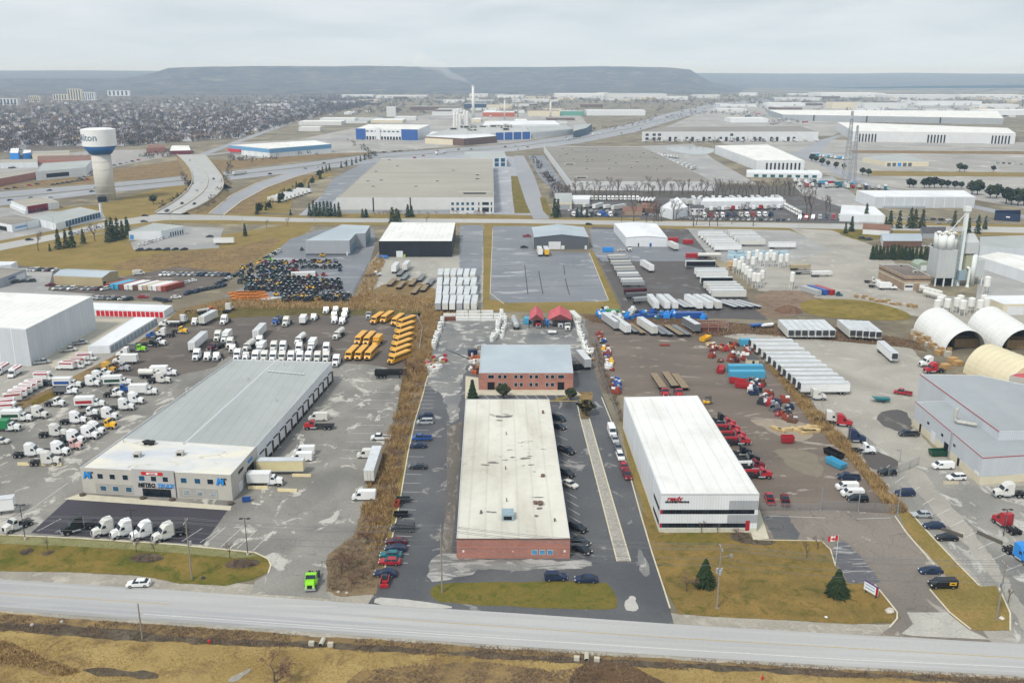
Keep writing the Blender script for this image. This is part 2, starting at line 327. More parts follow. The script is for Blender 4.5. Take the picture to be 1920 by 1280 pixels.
# the road
up = [(-700, 1046), (0, 1086), (320, 1106), (640, 1129), (960, 1149), (1280, 1171), (1600, 1190), (1920, 1207), (2600, 1240)]
lo = [(-700, 1092), (0, 1143), (320, 1166), (640, 1189), (960, 1211), (1280, 1231), (1600, 1250), (1920, 1267), (2600, 1302)]
sheet('verge', [(x, y-22) for x, y in up] + [(x, y+6) for x, y in lo[::-1]], M_should, 2)
RD = band('road', up, lo, M_road, 6)
def fr(t): return [(lerp(a[0], b[0], t), lerp(a[1], b[1], t)) for a, b in zip(up, lo)]
def lerp(a, b, t): return a+(b-a)*t
for t0, t1, c in ((.58, .68, '#a0a1a3'), (.74, .84, '#9a9b9e'), (.90, .99, '#8f8f8e'), (.06, .14, '#a9a9a8'), (.34, .42, '#a7a7a7')): band('road_wear', fr(t0), fr(t1), paved('road_wear_'+c[1:], c, '#adadab', '#b6b5b2', .6, .06, (.08, .9, 1), .08, (.6, .9), 0, (.94, 1.05)), 7)
lines('road_edge_line', [[(268, 1151), (640, 1177), (960, 1198), (1280, 1218), (1600, 1237), (1920, 1251)]], .2, M_white, 8, RD)
lines('road_centre_line', [[(-300, 1093), (0, 1112), (320, 1133)], [(700, 1158), (960, 1176), (1280, 1197), (1920, 1234)]], .12, M_yellow, 8, RD)
# ---------------- truck dealer parcel
sheet('truck_yard', [(-700, 960), (0, 1002), (160, 1010), (330, 1021), (480, 1036), (508, 1052), (505, 1074), (478, 1090), (470, 1112), (622, 1122), (612, 1108), (618, 1042), (668, 1000), (690, 905), (722, 830), (748, 760), (757, 700), (772, 640), (792, 585), (345, 578), (270, 655), (140, 720), (40, 768), (-250, 900)], M_metro, 5)
sheet('rear_yard', [(430, 668), (700, 684), (757, 700), (774, 640), (792, 584), (420, 577), (345, 582), (262, 658), (180, 697), (290, 712), (400, 690)], M_yard, 6, 0)
sheet('grass_margin', [(345, 580), (450, 574), (600, 577), (790, 580), (790, 590), (640, 592), (470, 594), (400, 600), (330, 618)], turf('yard_edge_grass', '#5d5530', '#6b6038', '#4b4430', .1, 2), 7, 1)
NA = sheet('dark_forecourt', [(128, 935), (431, 951), (381, 1021), (58, 999)], M_new, 6)
segs = []
for k in range(10):
  t = k/9; a = (70+t*305, 985+t*21.5 + 11); u = G(*a); b = (u[0]+2.6, u[1]+6.2)
  d = Vector((b[0], b[1], 0)) - Vector((0, 0, H)); zc_ = d.dot(_F3); segs.append([a, (960+FPX*d.dot(_r)/zc_, 640-FPX*d.dot(_U3)/zc_)])
lines('parking_lines', segs, .14, M_white, 7, NA)
lines('parking_lines', [[(383+i*30.5, 1022+i*3.4), (424+i*29.5, 987+i*2.6)] for i in range(4)], .14, M_white, 6, None)
lines('parking_lines', [[(690-1.05*i*5.2-10, 735+i*15.5), (742-1.05*i*5.2, 735+i*15.6)] for i in range(9)] + [[(1, 995), (128, 905)]], .14, M_white, 6, None)
sheet('lawn', [(-700, 962), (0, 1003), (160, 1011), (330, 1022), (478, 1037), (506, 1052), (503, 1072), (474, 1086), (420, 1098), (330, 1093), (250, 1077), (120, 1072), (0, 1071), (-700, 1038)], M_lawn, 7)
sheet('lawn_bank', [(-700, 963), (0, 1004), (160, 1012), (330, 1023), (478, 1038), (488, 1044), (440, 1046), (330, 1037), (160, 1025), (0, 1019), (-700, 978)], turf('bank_grass', '#7d7d55', '#8b8862', '#6f7048', .12, 2.5), 8)
strip('kerb', [(-700, 962), (0, 1002.5), (160, 1010), (330, 1021), (478, 1036), (503, 1048), (508, 1060), (503, 1075)], .35, 0, .2, M_kerb)
sheet('planting_bed', [(40, 1032), (63, 1028), (62, 1036), (48, 1040), (36, 1038)], M_mud, 9, 2); sheet('planting_bed', [(80, 1036), (102, 1030), (104, 1036), (90, 1042), (78, 1042)], M_mud, 9, 2)
sheet('planting_bed', [(242, 1044), (275, 1036), (308, 1042), (310, 1048), (280, 1056), (246, 1053)], M_mud, 9, 2); sheet('planting_bed', [(420, 1058), (452, 1047), (486, 1050), (488, 1058), (460, 1066), (424, 1064)], M_mud, 9, 2)
# storage parcel
sheet('storage_yard', [(-600, 900), (40, 766), (140, 716), (250, 662), (335, 588), (300, 566), (-200, 560), (-700, 700)], paved('storage_paving', '#8f8c85', '#a5a198', '#bab6ac', .6, .05), 4)
sheet('sand_court', [(150, 600), (307, 594), (270, 596), (170, 660), (100, 690), (60, 660)], plain('sand_paving', '#b3ad9d', .9, .08, .3), 5)
sheet('grass_strip', [(-250, 905), (20, 776), (130, 726), (200, 690), (262, 655), (320, 612), (350, 582), (340, 578), (300, 610), (250, 648), (185, 682), (110, 720), (20, 762), (-260, 880)], M_weed, 7)
sheet('grass_strip', [(60, 752), (130, 718), (150, 716), (128, 733), (60, 764)], turf('olive_strip', '#6a5c28', '#7c6a33', '#55491f', .1, 2), 8)
# ---------------- central parcel
CL = sheet('parking_lot', [(797, 690), (778, 770), (762, 850), (747, 950), (722, 1070), (703, 1112), (690, 1132), (730, 1140), (1246, 1172), (1264, 1172), (1248, 1110), (1222, 1030), (1200, 955), (1178, 870), (1150, 790), (1128, 735), (1110, 680), (1095, 600), (826, 598), (812, 640)], M_cent, 5)
sheet('rear_court', [(826, 597), (1096, 599), (1112, 680), (1080, 690), (898, 690), (880, 672), (858, 745), (835, 748), (800, 715), (798, 690), (814, 640)], M_cent2, 6)
sheet('paving_patch', [(835, 690), (866, 690), (862, 760), (850, 800), (830, 740)], M_cent2, 7, 1)
sheet('walkway', [(838, 800), (866, 790), (862, 860), (854, 960), (846, 1045), (826, 1050), (838, 930)], paved('side_apron', '#5d5952', '#6f6a62', '#99948a', .55, .2, (1, .3, 1), .03), 6)
sheet('paving_patch', [(808, 1042), (850, 1036), (854, 1049), (1068, 1049), (1100, 1052), (1108, 1060), (1070, 1068), (960, 1070), (905, 1066), (880, 1080), (830, 1088), (806, 1092)], paved('dried_asphalt', '#5a5a5a', '#868683', '#b3b1ac', .5, .09, (.5, 1.6, 1), .03), 6, 1)
sheet('paving_patch', [(1193, 1026), (1205, 1030), (1215, 1060), (1214, 1085), (1203, 1070), (1196, 1056)], M_cent2, 6, 2)
sheet('paving_patch', [(1170, 1118), (1190, 1116), (1196, 1145), (1180, 1152), (1168, 1140)], plain('pale_patch', '#b2b0aa', .9, .08, .6), 6, 2)
sheet('gravel_spill', [(704, 1120), (740, 1122), (800, 1128), (850, 1136), (846, 1143), (760, 1138), (702, 1133)], plain('pale_patch', '#b2b0aa', .9, .08, .6), 10, 1)
sheet('lawn', [(806, 1110), (812, 1100), (830, 1092), (1134, 1089), (1150, 1104), (1158, 1126), (1156, 1142), (1120, 1143), (830, 1132), (812, 1122)], turf('island_lawn', '#67632e', '#776935', '#525b26', .14, 2.6), 7, 1)
lines('parking_lines', [[(772-2.2*i, 790+i*16.5), (806-2.6*i, 790+i*16.6)] for i in range(17)] + [[(798-1.6*i, 700+i*7.2), (826-1.6*i, 700+i*7.3)] for i in range(10)], .13, M_white, 7, CL)
lines('parking_lines', [[(1034+i*2.6, 770+i*15.2), (1056+i*2.6, 778+i*15.6)] for i in range(17)], .13, M_white, 7, CL)
lines('parking_lines', [[(908+i*19, 741), (918+i*18.6, 749)] for i in range(9)], .13, M_white, 7, CL)
strip('kerb', [(802, 705), (793, 740), (778, 790), (765, 850), (748, 950), (735, 1010), (722, 1064)], .3, 0, .18, M_kerb)
strip('kerb', [(1128, 745), (1150, 800), (1178, 880), (1200, 960), (1222, 1035), (1246, 1108), (1256, 1140)], .3, 0, .18, M_kerb)
sheet('river_stone_bed', [(1088, 786), (1105, 786), (1181, 1050), (1158, 1051)], M_rock, 7)
strip('kerb', [(1083, 760), (1088, 785), (1122, 915), (1157, 1052), (1182, 1051.5), (1142, 915), (1105, 785)], .3, 0, .2, M_kerb)
sheet('planting_bed', [(1083, 735), (1112, 735), (1106, 784), (1090, 784)], M_weed, 7)
sheet('grass_strip', [(1085, 742), (1040, 752), (1040, 748), (1082, 738)], M_lawn2, 7)
strip('kerb', [(1030, 752), (1083, 752)], .3, 0, .18, plain('yellow_kerb', '#bfa765', .8))
sheet('concrete_apron', [(873, 705), (897, 708), (898, 731), (1078, 731), (1090, 741), (905, 741), (872, 748)], plain('pale_concrete', '#c0baa6', .85, .1, .5), 7)
# ---------------- machinery mover's parcel
sheet('dirt_yard', [(1096, 599), (1112, 680), (1128, 735), (1165, 740), (1300, 745), (1424, 960), (1690, 962), (1600, 850), (1515, 770), (1440, 690), (1400, 640), (1330, 625)], M_ready, 5)
sheet('sand_patch', [(1395, 785), (1450, 785), (1510, 790), (1525, 820), (1490, 830), (1430, 800)], plain('sand', '#94897a', .95, .12, .4), 6, 2)
sheet('sand_patch', [(1440, 840), (1520, 842), (1545, 870), (1540, 900), (1490, 880)], plain('sand2', '#7d7566', .95, .12, .4), 6, 2)
sheet('grass_strip', [(1160, 775), (1176, 800), (1200, 870), (1238, 985), (1246, 1000), (1240, 1010), (1215, 980), (1182, 880)], M_lawn2, 6)
sheet('lawn', [(1203, 955), (1238, 1000), (1372, 997), (1400, 1010), (1540, 1014), (1557, 1030), (1566, 1060), (1588, 1094), (1640, 1095), (1682, 1148), (1672, 1166), (1600, 1170), (1272, 1152), (1250, 1112), (1224, 1035)], turf('show_lawn', '#75653a', '#8b7342', '#57562a', .1, 2.2), 6)
sheet('lawn', [(1240, 1000), (1370, 998), (1378, 1018), (1300, 1022), (1240, 1018)], M_lawn, 7, 1)
sheet('planting_bed', [(1362, 1000), (1400, 996), (1412, 1012), (1460, 1014), (1440, 1024), (1376, 1016)], M_mud, 8, 1)
sheet('walkway', [(1404, 985), (1424, 955), (1442, 1010), (1412, 1012)], plain('pale_concrete', '#c0baa6', .85, .1, .5), 8)
PK = sheet('visitor_parking', [(1424, 958), (1560, 956), (1682, 964), (1745, 1062), (1792, 1112), (1850, 1192), (1858, 1204), (1650, 1190), (1690, 1160), (1682, 1148), (1640, 1094), (1590, 1094), (1566, 1060), (1557, 1028), (1540, 1013), (1444, 1010)], M_rpark, 7)
sheet('paving_patch', [(1430, 966), (1478, 966), (1500, 1000), (1492, 1012), (1448, 1010)], paved('old_dark_asphalt', '#4c4c4e', '#5f5f60', '#8d8b88', .62, .09, (1, .3, 1), .02, (.3, .8), .8), 8, 0)
sheet('paving_patch', [(1556, 1028), (1580, 1015), (1610, 1045), (1650, 1090), (1592, 1092), (1566, 1058)], paved('cracked_asphalt', '#4b4b4d', '#64646a', '#b0aea8', .55, .16, (.25, 2.4, 1), .02, (.3, .8), .9), 8, 0)
sheet('driveway_apron', [(1700, 1148), (1775, 1148), (1815, 1180), (1856, 1199), (1710, 1192), (1690, 1188), (1712, 1170)], paved('apron_concrete', '#97958e', '#b4b1a8', '#c2c0b8', .6, .1), 8, 0)
lines('parking_lines', [[(1432, 967), (1548, 971)], [(1606, 973), (1670, 971)]], .15, M_white, 9, PK)
strip('kerb', [(1678, 968), (1700, 1000), (1754, 1062), (1766, 1078)], .3, 0, .2, M_kerb); strip('kerb', [(1743, 1105), (1780, 1148), (1820, 1180)], .3, 0, .2, M_kerb)
strip('kerb', [(1640, 1096), (1660, 1120), (1682, 1148), (1682, 1160), (1668, 1176)], .3, 0, .2, M_kerb); strip('kerb', [(1420, 1012), (1540, 1014), (1557, 1030), (1566, 1060)], .25, 0, .15, M_kerb)
# ---------------- right-hand parcels
sheet('gravel_lot', [(1330, 620), (1400, 614), (1700, 640), (1740, 690), (1716, 760), (1712, 800), (1760, 850), (1850, 905), (2300, 900), (2500, 1180), (1920, 1222), (1852, 1200), (1748, 1070), (1690, 962), (1600, 850), (1480, 700), (1420, 640), (1340, 636)], M_right, 4)
sheet('parking_lot', [(1600, 800), (1690, 870), (1780, 880), (1850, 912), (2300, 900), (2500, 1180), (1920, 1222), (1895, 1180), (1830, 1080), (1710, 966), (1640, 890)], M_right2, 5)
sheet('drive_lane', [(1648, 790), (1672, 800), (1700, 850), (1770, 930), (1838, 1010), (1896, 1100), (1960, 1190), (1928, 1200), (1880, 1110), (1800, 1010), (1720, 925), (1672, 860)], M_right, 6, 1)
sheet('paving_patch', [(1640, 775), (1690, 765), (1712, 790), (1700, 812), (1660, 805)], paved('dark_patch', '#4d4b48', '#605d59', '#8c8983', .6, .06), 7, 2)
sheet('paving_patch', [(1610, 845), (1660, 848), (1690, 880), (1640, 885)], M_dark2, 7, 1)
lines('parking_lines', [[(1652+i*26, 885+i*20.5), (1668+i*28, 872+i*20.5)] for i in range(11)], .13, M_white, 7, None)
sheet('grass_strip', [(1682, 960), (1706, 960), (1745, 1004), (1800, 1062), (1836, 1098), (1870, 1098), (1893, 1150), (1894, 1182), (1830, 1182), (1800, 1168), (1745, 1104), (1792, 1100), (1750, 1052), (1700, 996)], M_lawn2, 8)
strip('kerb', [(1706, 960), (1745, 1004), (1800, 1062), (1836, 1098)], .3, 0, .2, M_kerb); strip('kerb', [(1872, 1100), (1894, 1150), (1894, 1182)], .3, 0, .2, M_kerb)
# ---------------- second row of parcels
sheet('brush_strip', [(335, 590), (345, 578), (420, 560), (650, 562), (690, 545), (820, 560), (830, 580), (905, 580), (905, 598), (826, 600), (800, 600), (780, 590), (600, 582), (450, 580)], M_weed, 6)
sheet('brush_strip', [(1090, 590), (1330, 600), (1420, 610), (1500, 600), (1720, 640), (1740, 660), (1690, 650), (1400, 625), (1330, 632), (1110, 604)], M_weed2, 6)
sheet('brown_field', [(190, 505), (280, 475), (420, 468), (540, 440), (480, 490), (440, 520), (400, 512), (300, 508)], M_weed, 3, 1)
sheet('grass_field', [(-300, 560), (-300, 490), (0, 470), (120, 448), (240, 432), (240, 455), (350, 450), (420, 440), (560, 418), (590, 420), (560, 450), (470, 500), (420, 520), (300, 520), (100, 512), (0, 540)], M_lawn2, 2)
sheet('car_yard', [(-300, 600), (-100, 500), (20, 496), (110, 505), (230, 520), (330, 500), (440, 512), (430, 530), (330, 560), (180, 560), (-100, 560)], M_yard, 4)
sheet('car_yard', [(-300, 590), (-50, 498), (100, 505), (90, 545), (180, 552), (100, 560), (-100, 560)], M_midlot, 5)
sheet('parking_lot', [(245, 455), (340, 424), (420, 428), (415, 440), (410, 465), (330, 470), (250, 468)], M_midlot, 5)
sheet('equipment_yard', [(455, 540), (500, 485), (545, 448), (600, 430), (700, 428), (705, 455), (690, 500), (655, 570), (420, 556)], M_wet, 4)
sheet('lumber_yard', [(690, 500), (712, 470), (860, 478), (905, 420), (908, 580), (830, 578), (700, 555), (665, 555)], paved('sandy_lot', '#98968f', '#aaa79d', '#bdb9ae', .58, .05), 4)
sheet('drive_lane', [(862, 422), (905, 422), (905, 480), (900, 560), (862, 500)], M_wet, 5, 0)
sheet('brush_strip', [(700, 540), (760, 520), (830, 548), (826, 575), (700, 562), (660, 575)], M_weed, 6, 1)
sheet('grass_strip', [(908, 422), (924, 424), (922, 470), (918, 560), (950, 568), (1140, 565), (1158, 580), (1145, 590), (905, 582)], M_lawn2, 6)
EL = sheet('empty_lot', [(922, 424), (1000, 424), (1000, 470), (1105, 474), (1140, 562), (1142, 568), (922, 570), (918, 540)], M_wet, 5)
lines('crack_seal', [[(984, 497), (986, 520), (990, 552)], [(1010, 508), (1018, 552)], [(1057, 498), (1059, 515)], [(1060, 522), (1064, 540), (1068, 553)], [(930, 500), (1000, 496)], [(935, 540), (1120, 535)]], .45, M_new, 6, EL)
strip('kerb', [(1105, 474), (1141, 563), (1118, 566)], .3, 0, .2, M_kerb); strip('kerb', [(924, 430), (919, 550), (945, 570)], .3, 0, .2, M_kerb)
sheet('grass_strip', [(1105, 472), (1114, 472), (1165, 578), (1150, 590), (1140, 562)], M_lawn2, 7)
sheet('trailer_yard', [(1110, 425), (1290, 430), (1330, 480), (1420, 580), (1440, 600), (1330, 596), (1165, 585), (1130, 520), (1114, 475)], M_dark2, 5)
sheet('drive_lane', [(1105, 430), (1180, 430), (1320, 470), (1300, 490), (1130, 490), (1112, 474)], M_wet, 6)
sheet('trailer_yard', [(1285, 428), (1480, 432), (1580, 470), (1640, 530), (1600, 548), (1420, 540), (1380, 500), (1330, 480)], M_midlot, 4)
sheet('plant_yard', [(1480, 428), (1560, 432), (1660, 470), (1720, 550), (1840, 560), (1960, 600), (1960, 640), (1760, 600), (1640, 580), (1540, 560), (1420, 545), (1440, 500), (1560, 470)], M_right, 5)
sheet('dirt_patch', [(1420, 545), (1520, 545), (1540, 570), (1500, 590), (1440, 600), (1410, 575)], turf('bare_dirt', '#7b6a5a', '#8d7b69', '#6c5a4c', .08, 1.5), 6, 1)
sheet('lawn', [(1495, 568), (1530, 560), (1620, 562), (1690, 580), (1715, 596), (1680, 602), (1580, 598), (1510, 590)], turf('round_lawn', '#786c36', '#8b7a42', '#685e30', .08, 1.4), 8, 2)
sheet('plant_yard', [(1840, 470), (2100, 500), (2100, 640), (1900, 600), (1830, 560)], M_midlot, 4)
sheet('lawn', [(1565, 436), (1600, 430), (1680, 432), (1640, 450), (1610, 452)], M_lawn, 6, 1)
sheet('cross_street_verge', [(-50, 460), (100, 433), (200, 411), (300, 397), (560, 404), (960, 406), (1450, 413), (1960, 422), (1960, 444), (1450, 433), (960, 424), (560, 422), (310, 418), (210, 430), (100, 456), (-50, 486)], M_lawn2, 3)
CS = band('cross_street', [(-300, 512), (-50, 466), (100, 439), (200, 416), (300, 401), (420, 404), (560, 409), (960, 411), (1450, 418), (1960, 427), (2400, 436)],
  [(-300, 536), (-50, 480), (100, 450), (210, 425), (310, 413), (420, 413), (560, 416.5), (960, 418.5), (1450, 427), (1960, 438), (2400, 449)], paved('street_asphalt', '#a3a29e', '#b2b1ad', '#bcbab5', .6, .02), 7)
# ---------------- beyond the cross street
sheet('warehouse_yard', [(575, 408), (625, 335), (712, 290), (712, 300), (630, 372), (600, 404)], M_wet, 5)
sheet('warehouse_yard', [(560, 404), (650, 326), (712, 292), (930, 290), (975, 296), (1000, 405), (930, 402), (640, 402)], paved('loading_paving', '#8f9198', '#a2a4aa', '#bebfc2', .55, .03), 4)
sheet('lawn', [(590, 405), (650, 400), (925, 402), (1000, 404), (1000, 409), (590, 409)], M_lawn2, 6)
sheet('lawn', [(958, 330), (975, 330), (990, 370), (998, 400), (965, 400), (960, 360)], M_lawn, 6)
sheet('lawn', [(470, 398), (500, 360), (600, 325), (630, 326), (560, 352), (540, 400)], M_lawn2, 6)
sheet('lawn', [(1018, 395), (1012, 370), (1022, 370), (1036, 404), (1026, 404)], M_lawn, 8)
SR = band('side_street', [(963, 292), (970, 330), (986, 380), (1000, 411)], [(982, 292), (1002, 330), (1019, 380), (1030, 411)], M_hwy, 7)
sheet('parking_lot', [(990, 292), (1020, 292), (1062, 352), (1040, 362), (1010, 330)], M_wet, 5)
sheet('parking_lot', [(1200, 274), (1345, 342), (1420, 345), (1340, 300), (1300, 270)], M_midlot, 4)
sheet('scrub', [(1030, 360), (1345, 345), (1500, 350), (1500, 372), (1030, 372)], turf('grey_scrub', '#5a5650', '#68635b', '#4c4944', .05, .6), 4)
sheet('truck_yard', [(1040, 372), (1190, 368), (1200, 408), (1050, 408)], M_dark2, 5)
sheet('truck_yard', [(1200, 372), (1520, 368), (1610, 400), (1600, 420), (1200, 412)], M_dark2, 5)
sheet('truck_yard', [(1560, 330), (1610, 372), (1660, 420), (1560, 420), (1480, 340)], M_midlot, 4)
sheet('far_paving', [(1340, 262), (1560, 262), (1960, 268), (2200, 330), (2000, 405), (1830, 375), (1600, 340), (1440, 300)], M_farpave, 2)
sheet('far_road', [(1480, 292), (1520, 300), (1600, 342), (1960, 420), (1960, 412), (1640, 346), (1530, 296), (1560, 262), (1600, 250), (1585, 250), (1540, 262)], M_hwy, 6)
sheet('far_grass', [(1610, 320), (1960, 324), (1960, 332), (1640, 330)], M_lawn2, 3)
sheet('far_berm', [(1590, 282), (1960, 284), (1960, 290), (1600, 287)], M_weed, 4)
sheet('far_pond', [(1245, 274), (1340, 276), (1338, 288), (1300, 290), (1255, 283)], M_water, 5, 1)
sheet('far_paving', [(560, 262), (640, 245), (800, 215), (1080, 205), (1110, 245), (960, 268), (700, 285), (560, 300), (440, 300), (430, 268)], M_farpave, 2)
sheet('far_paving', [(0, 345), (180, 320), (330, 290), (300, 280), (180, 282), (0, 300), (-200, 340)], paved('mall_paving', '#8f8c88', '#a19e9a', '#b4b0aa', .58, .012), 2)
sheet('far_grass', [(-50, 360), (160, 345), (330, 330), (430, 318), (620, 295), (720, 285), (620, 288), (440, 300), (340, 300), (200, 320), (0, 350)], M_weed, 3)
sheet('far_grass', [(-100, 400), (180, 385), (330, 345), (360, 350), (345, 375), (290, 400), (190, 415), (0, 440), (-150, 460)], M_lawn2, 3)
sheet('far_grass', [(380, 400), (420, 370), (480, 340), (640, 320), (560, 350), (480, 405)], M_weed, 3)
sheet('far_paving', [(-100, 470), (-100, 400), (0, 390), (100, 396), (190, 395), (200, 412), (60, 440)], M_midlot, 4)
sheet('far_paving', [(1205, 255), (1560, 255), (1620, 225), (1960, 215), (1960, 200), (1400, 190), (1330, 205), (1280, 225)], M_farpave, 3)
# highway, far street and the raised curved approach road
HU = [(-400, 392), (0, 360), (180, 346), (345, 331), (430, 322), (560, 307), (700, 289), (830, 280), (960, 270), (1090, 251), (1180, 233), (1260, 211), (1320, 198), (1385, 190), (1460, 184)]
HL = [(-400, 440), (0, 386), (180, 364), (345, 347), (430, 338), (560, 323), (700, 305), (830, 294), (960, 284), (1090, 268), (1190, 248), (1275, 222), (1330, 207), (1390, 196), (1470, 187)]
HW = band('highway', HU, HL, M_hwy, 7)
def mid(t): return [(lerp(a[0], b[0], t), lerp(a[1], b[1], t)) for a, b in zip(HU, HL)]
for t in (.06, .94): lines('highway_edge_line', [mid(t)], .5, M_white, 8, HW)
strip('median_barrier', mid(.5), 1.0, 0, 1.1, M_conc, 'long pale concrete barrier dividing the highway', 'barrier')
lines('far_street_surface', [[(300, 240), (190, 262)], [(545, 230), (500, 246), (380, 290)], [(380, 292), (560, 270), (650, 255), (740, 252), (850, 262)]], 14, M_hwy, 6, None, 'structure').name = 'far_street'
LRs = chaikin([(332, 290), (352, 310), (362, 330), (358, 352), (332, 376), (290, 400)], 1, False); RRs = chaikin([(384, 290), (402, 312), (421, 338), (416, 360), (378, 386), (340, 401)], 1, False)
RL, RR2 = LRs, RRs
mb = MB(); n = len(RL); Z = [5*math.sin(math.pi*min(1, max(0, (i+.4)/(n-.2))))**.8 for i in range(n)]
A = [G(*RL[i], Z[i]) for i in range(n)]; B = [G(*RR2[i], Z[i]) for i in range(n)]
for i in range(n-1): mb.poly([(*A[i], Z[i]), (*B[i], Z[i]), (*B[i+1], Z[i+1]), (*A[i+1], Z[i+1])])
OV = tag(mb.build('overpass_road', plain('overpass_deck', '#a9aaa8', .9, .08, .05)), kind='structure')
def wall3(pts, z0, z1, w, mats, name, par=None):
  m_ = MB()
  for i in range(len(pts)-1):
    a = Vector(pts[i]); b = Vector(pts[i+1]); d = (b-a).normalized(); nn = Vector((-d.y, d.x))*w/2
    m_.add([(*(a-nn), z0[i]), (*(b-nn), z0[i+1]), (*(b+nn), z0[i+1]), (*(a+nn), z0[i]), (*(a-nn), z1[i]), (*(b-nn), z1[i+1]), (*(b+nn), z1[i+1]), (*(a+nn), z1[i])], [(4,5,6,7),(0,1,5,4),(2,3,7,6),(1,2,6,5),(3,0,4,7)])
  return m_.build(name, mats, par)
A_R, B_R, ZR = A, B, Z
for P_ in (A, B): wall3(P_, Z, [z+1.1 for z in Z], .5, M_conc, 'parapet', OV)
wall3([((a[0]+b[0])/2, (a[1]+b[1])/2) for a, b in zip(A, B)], Z, [z+.7 for z in Z], .8, M_conc, 'median_barrier', OV)
def emb(P_, sgn):
  m_ = MB()
  for i in range(len(P_)-2):
    if i == 5: continue
    a, b = Vector(P_[i]), Vector(P_[i+1]); d = (b-a).normalized(); nn = Vector((-d.y, d.x))*sgn
    m_.poly([(*a, Z[i]-.05), (*b, Z[i+1]-.05), (*(b+nn*Z[i+1]*1.5), 0), (*(a+nn*Z[i]*1.5), 0)])
  return tag(m_.build('embankment', turf('bank_brown', '#7f7052', '#8f7d5a', '#6b5d45', .05, .6)), kind='structure')
emb(A, -1); emb(B, 1)
wall3([((a[0]*.5+b[0]*.5), (a[1]*.5+b[1]*.5)) for a, b in zip(A, B)][5:9:3], [0, 0], [Z[5]-.3, Z[8]-.3], 3, M_conc, 'pier', OV)
RM = band('ramp_road', [(640, 300), (540, 325), (480, 344), (432, 368), (392, 401)], [(640, 308), (552, 333), (500, 352), (452, 378), (420, 403)], M_hwy, 8)
strip('kerb', [(640, 308), (552, 333), (500, 352), (452, 378), (420, 403)], .8, 0, .5, M_kerb); strip('kerb', [(540, 325), (480, 344), (432, 368), (392, 401)], .8, 0, .5, M_kerb)
# ------------------------------------------------------------------ the escarpment and the far ridge
M_hill = turf('wooded_escarpment', '#48464a', '#5d5855', '#7f776a', .003, .03)
def hgrid(name, xs, ys, fn, mat):
  vs_ = []; fs = []; nx = len(xs)
  for j, y in enumerate(ys):
    for i, x in enumerate(xs): vs_.append((x, y, fn(x, y)))
  for j in range(len(ys)-1):
    for i in range(nx-1): fs.append((j*nx+i, j*nx+i+1, (j+1)*nx+i+1, (j+1)*nx+i))
  return tag(MB().add(vs_, fs).build(name, mat, None, True), kind='structure')
def itp(x, tab):
  if x <= tab[0][0]: return tab[0][1]
  for (a, b), (c, d) in zip(tab[:-1], tab[1:]):
    if x <= c: return b+(d-b)*(x-a)/(c-a)
  return tab[-1][1]
def ztop(px, py, D):                      # height at ground distance D that the photo shows at this pixel
  d = ray(px, py); return H + d.z*D/math.hypot(d.x, d.y)
SKY = [(-400, 150), (240, 148), (290, 137), (318, 127), (400, 125), (480, 124), (640, 124.5), (680, 123), (760, 125), (840, 126.5), (900, 125.5), (1000, 126), (1130, 124), (1250, 126.5), (1292, 130), (1303, 136), (1310, 142), (1340, 158), (1420, 170), (1700, 190)]
DN = 7400.0
def near_h(x, y):
  px = 960 + (math.tan(math.atan2(x, y)-YAW))*FPX/math.cos(PITCH)
  r = math.hypot(x, y)
  t = min(1, max(0, (r-5100)/(DN-5100))); prof = .26*min(1, t/.55)**1.3 + .74*max(0, (t-.5)/.5)**1.5
  nz = mnoise.noise((x*.0015, y*.0015, 3))*9*min(1, t*3) + mnoise.noise((x*.012, y*.012, 9))*6*min(1, t*4)
  topD = ztop(px, itp(px, SKY), DN)
  return -3 + (max(0, topD)+3)*prof*(1 if r <= DN+5 else 1.0) + nz*(1-prof*.6)
hgrid('escarpment', [-6200+i*76 for i in range(165)], [4950+j*126 for j in range(26)], near_h, M_hill)
FARS = [(-600, 133), (0, 132.5), (150, 132), (290, 133), (600, 134), (1200, 137), (1330, 137), (1480, 138), (1600, 138), (1700, 136.5), (1800, 138), (1920, 138.5), (2500, 138)]
def far_h(x, y):
  px = 960 + (math.tan(math.atan2(x, y)-YAW))*FPX/math.cos(PITCH); r = math.hypot(x, y); t = min(1, max(0, (r-8000)/4500))
  return -4 + (ztop(px, itp(px, FARS), 12500)+4)*(t**.8) + mnoise.noise((x*.0012, y*.0012, 30))*22*t*(1-t)*2
hgrid('far_ridge', [-12600+i*182 for i in range(139)], [7700+j*280 for j in range(22)], far_h, M_hill)
# ================================================================== VEHICLES (x forward, origin on the ground under the middle)
PAINT = {'white': '#dfe1e0', 'white2': '#d0d0ca', 'white3': '#e6e8e9', 'silver': '#a9adb0', 'grey': '#6f7275', 'black': '#17181a', 'dark grey': '#35383c', 'dark blue': '#1c2c4c', 'blue': '#2a559c', 'bright blue': '#2a86d6',
    'light blue': '#4a9fc2', 'teal': '#1c6a72', 'red': '#a62830', 'dark red': '#6d1722', 'maroon': '#57202a', 'lime green': '#86d11e', 'green': '#1f7f4b', 'dark green': '#1c4a35', 'yellow': '#e8b52a', 'mustard': '#c79a3a', 'school bus yellow': '#dca32e',
    'orange': '#b35c30', 'cream': '#d8cda2', 'beige': '#b9aa8c', 'brown': '#6b4a38', 'rusty red': '#8f3f2c', 'pink': '#cfa9a4', 'tan': '#b89a6a'}
def paint(c, rough=.35): return plain('paint_'+c.replace(' ', '_'), PAINT[c], rough, .05, .8, .5)
M_tyre = plain('tyre_rubber', '#17171a', .9, .1); M_rim = plain('wheel_rim', '#9a9c9e', .4, .1, 2, .5, .6); M_blk = plain('black_steel', '#1c1c1f', .6, .15); M_glass = glass()
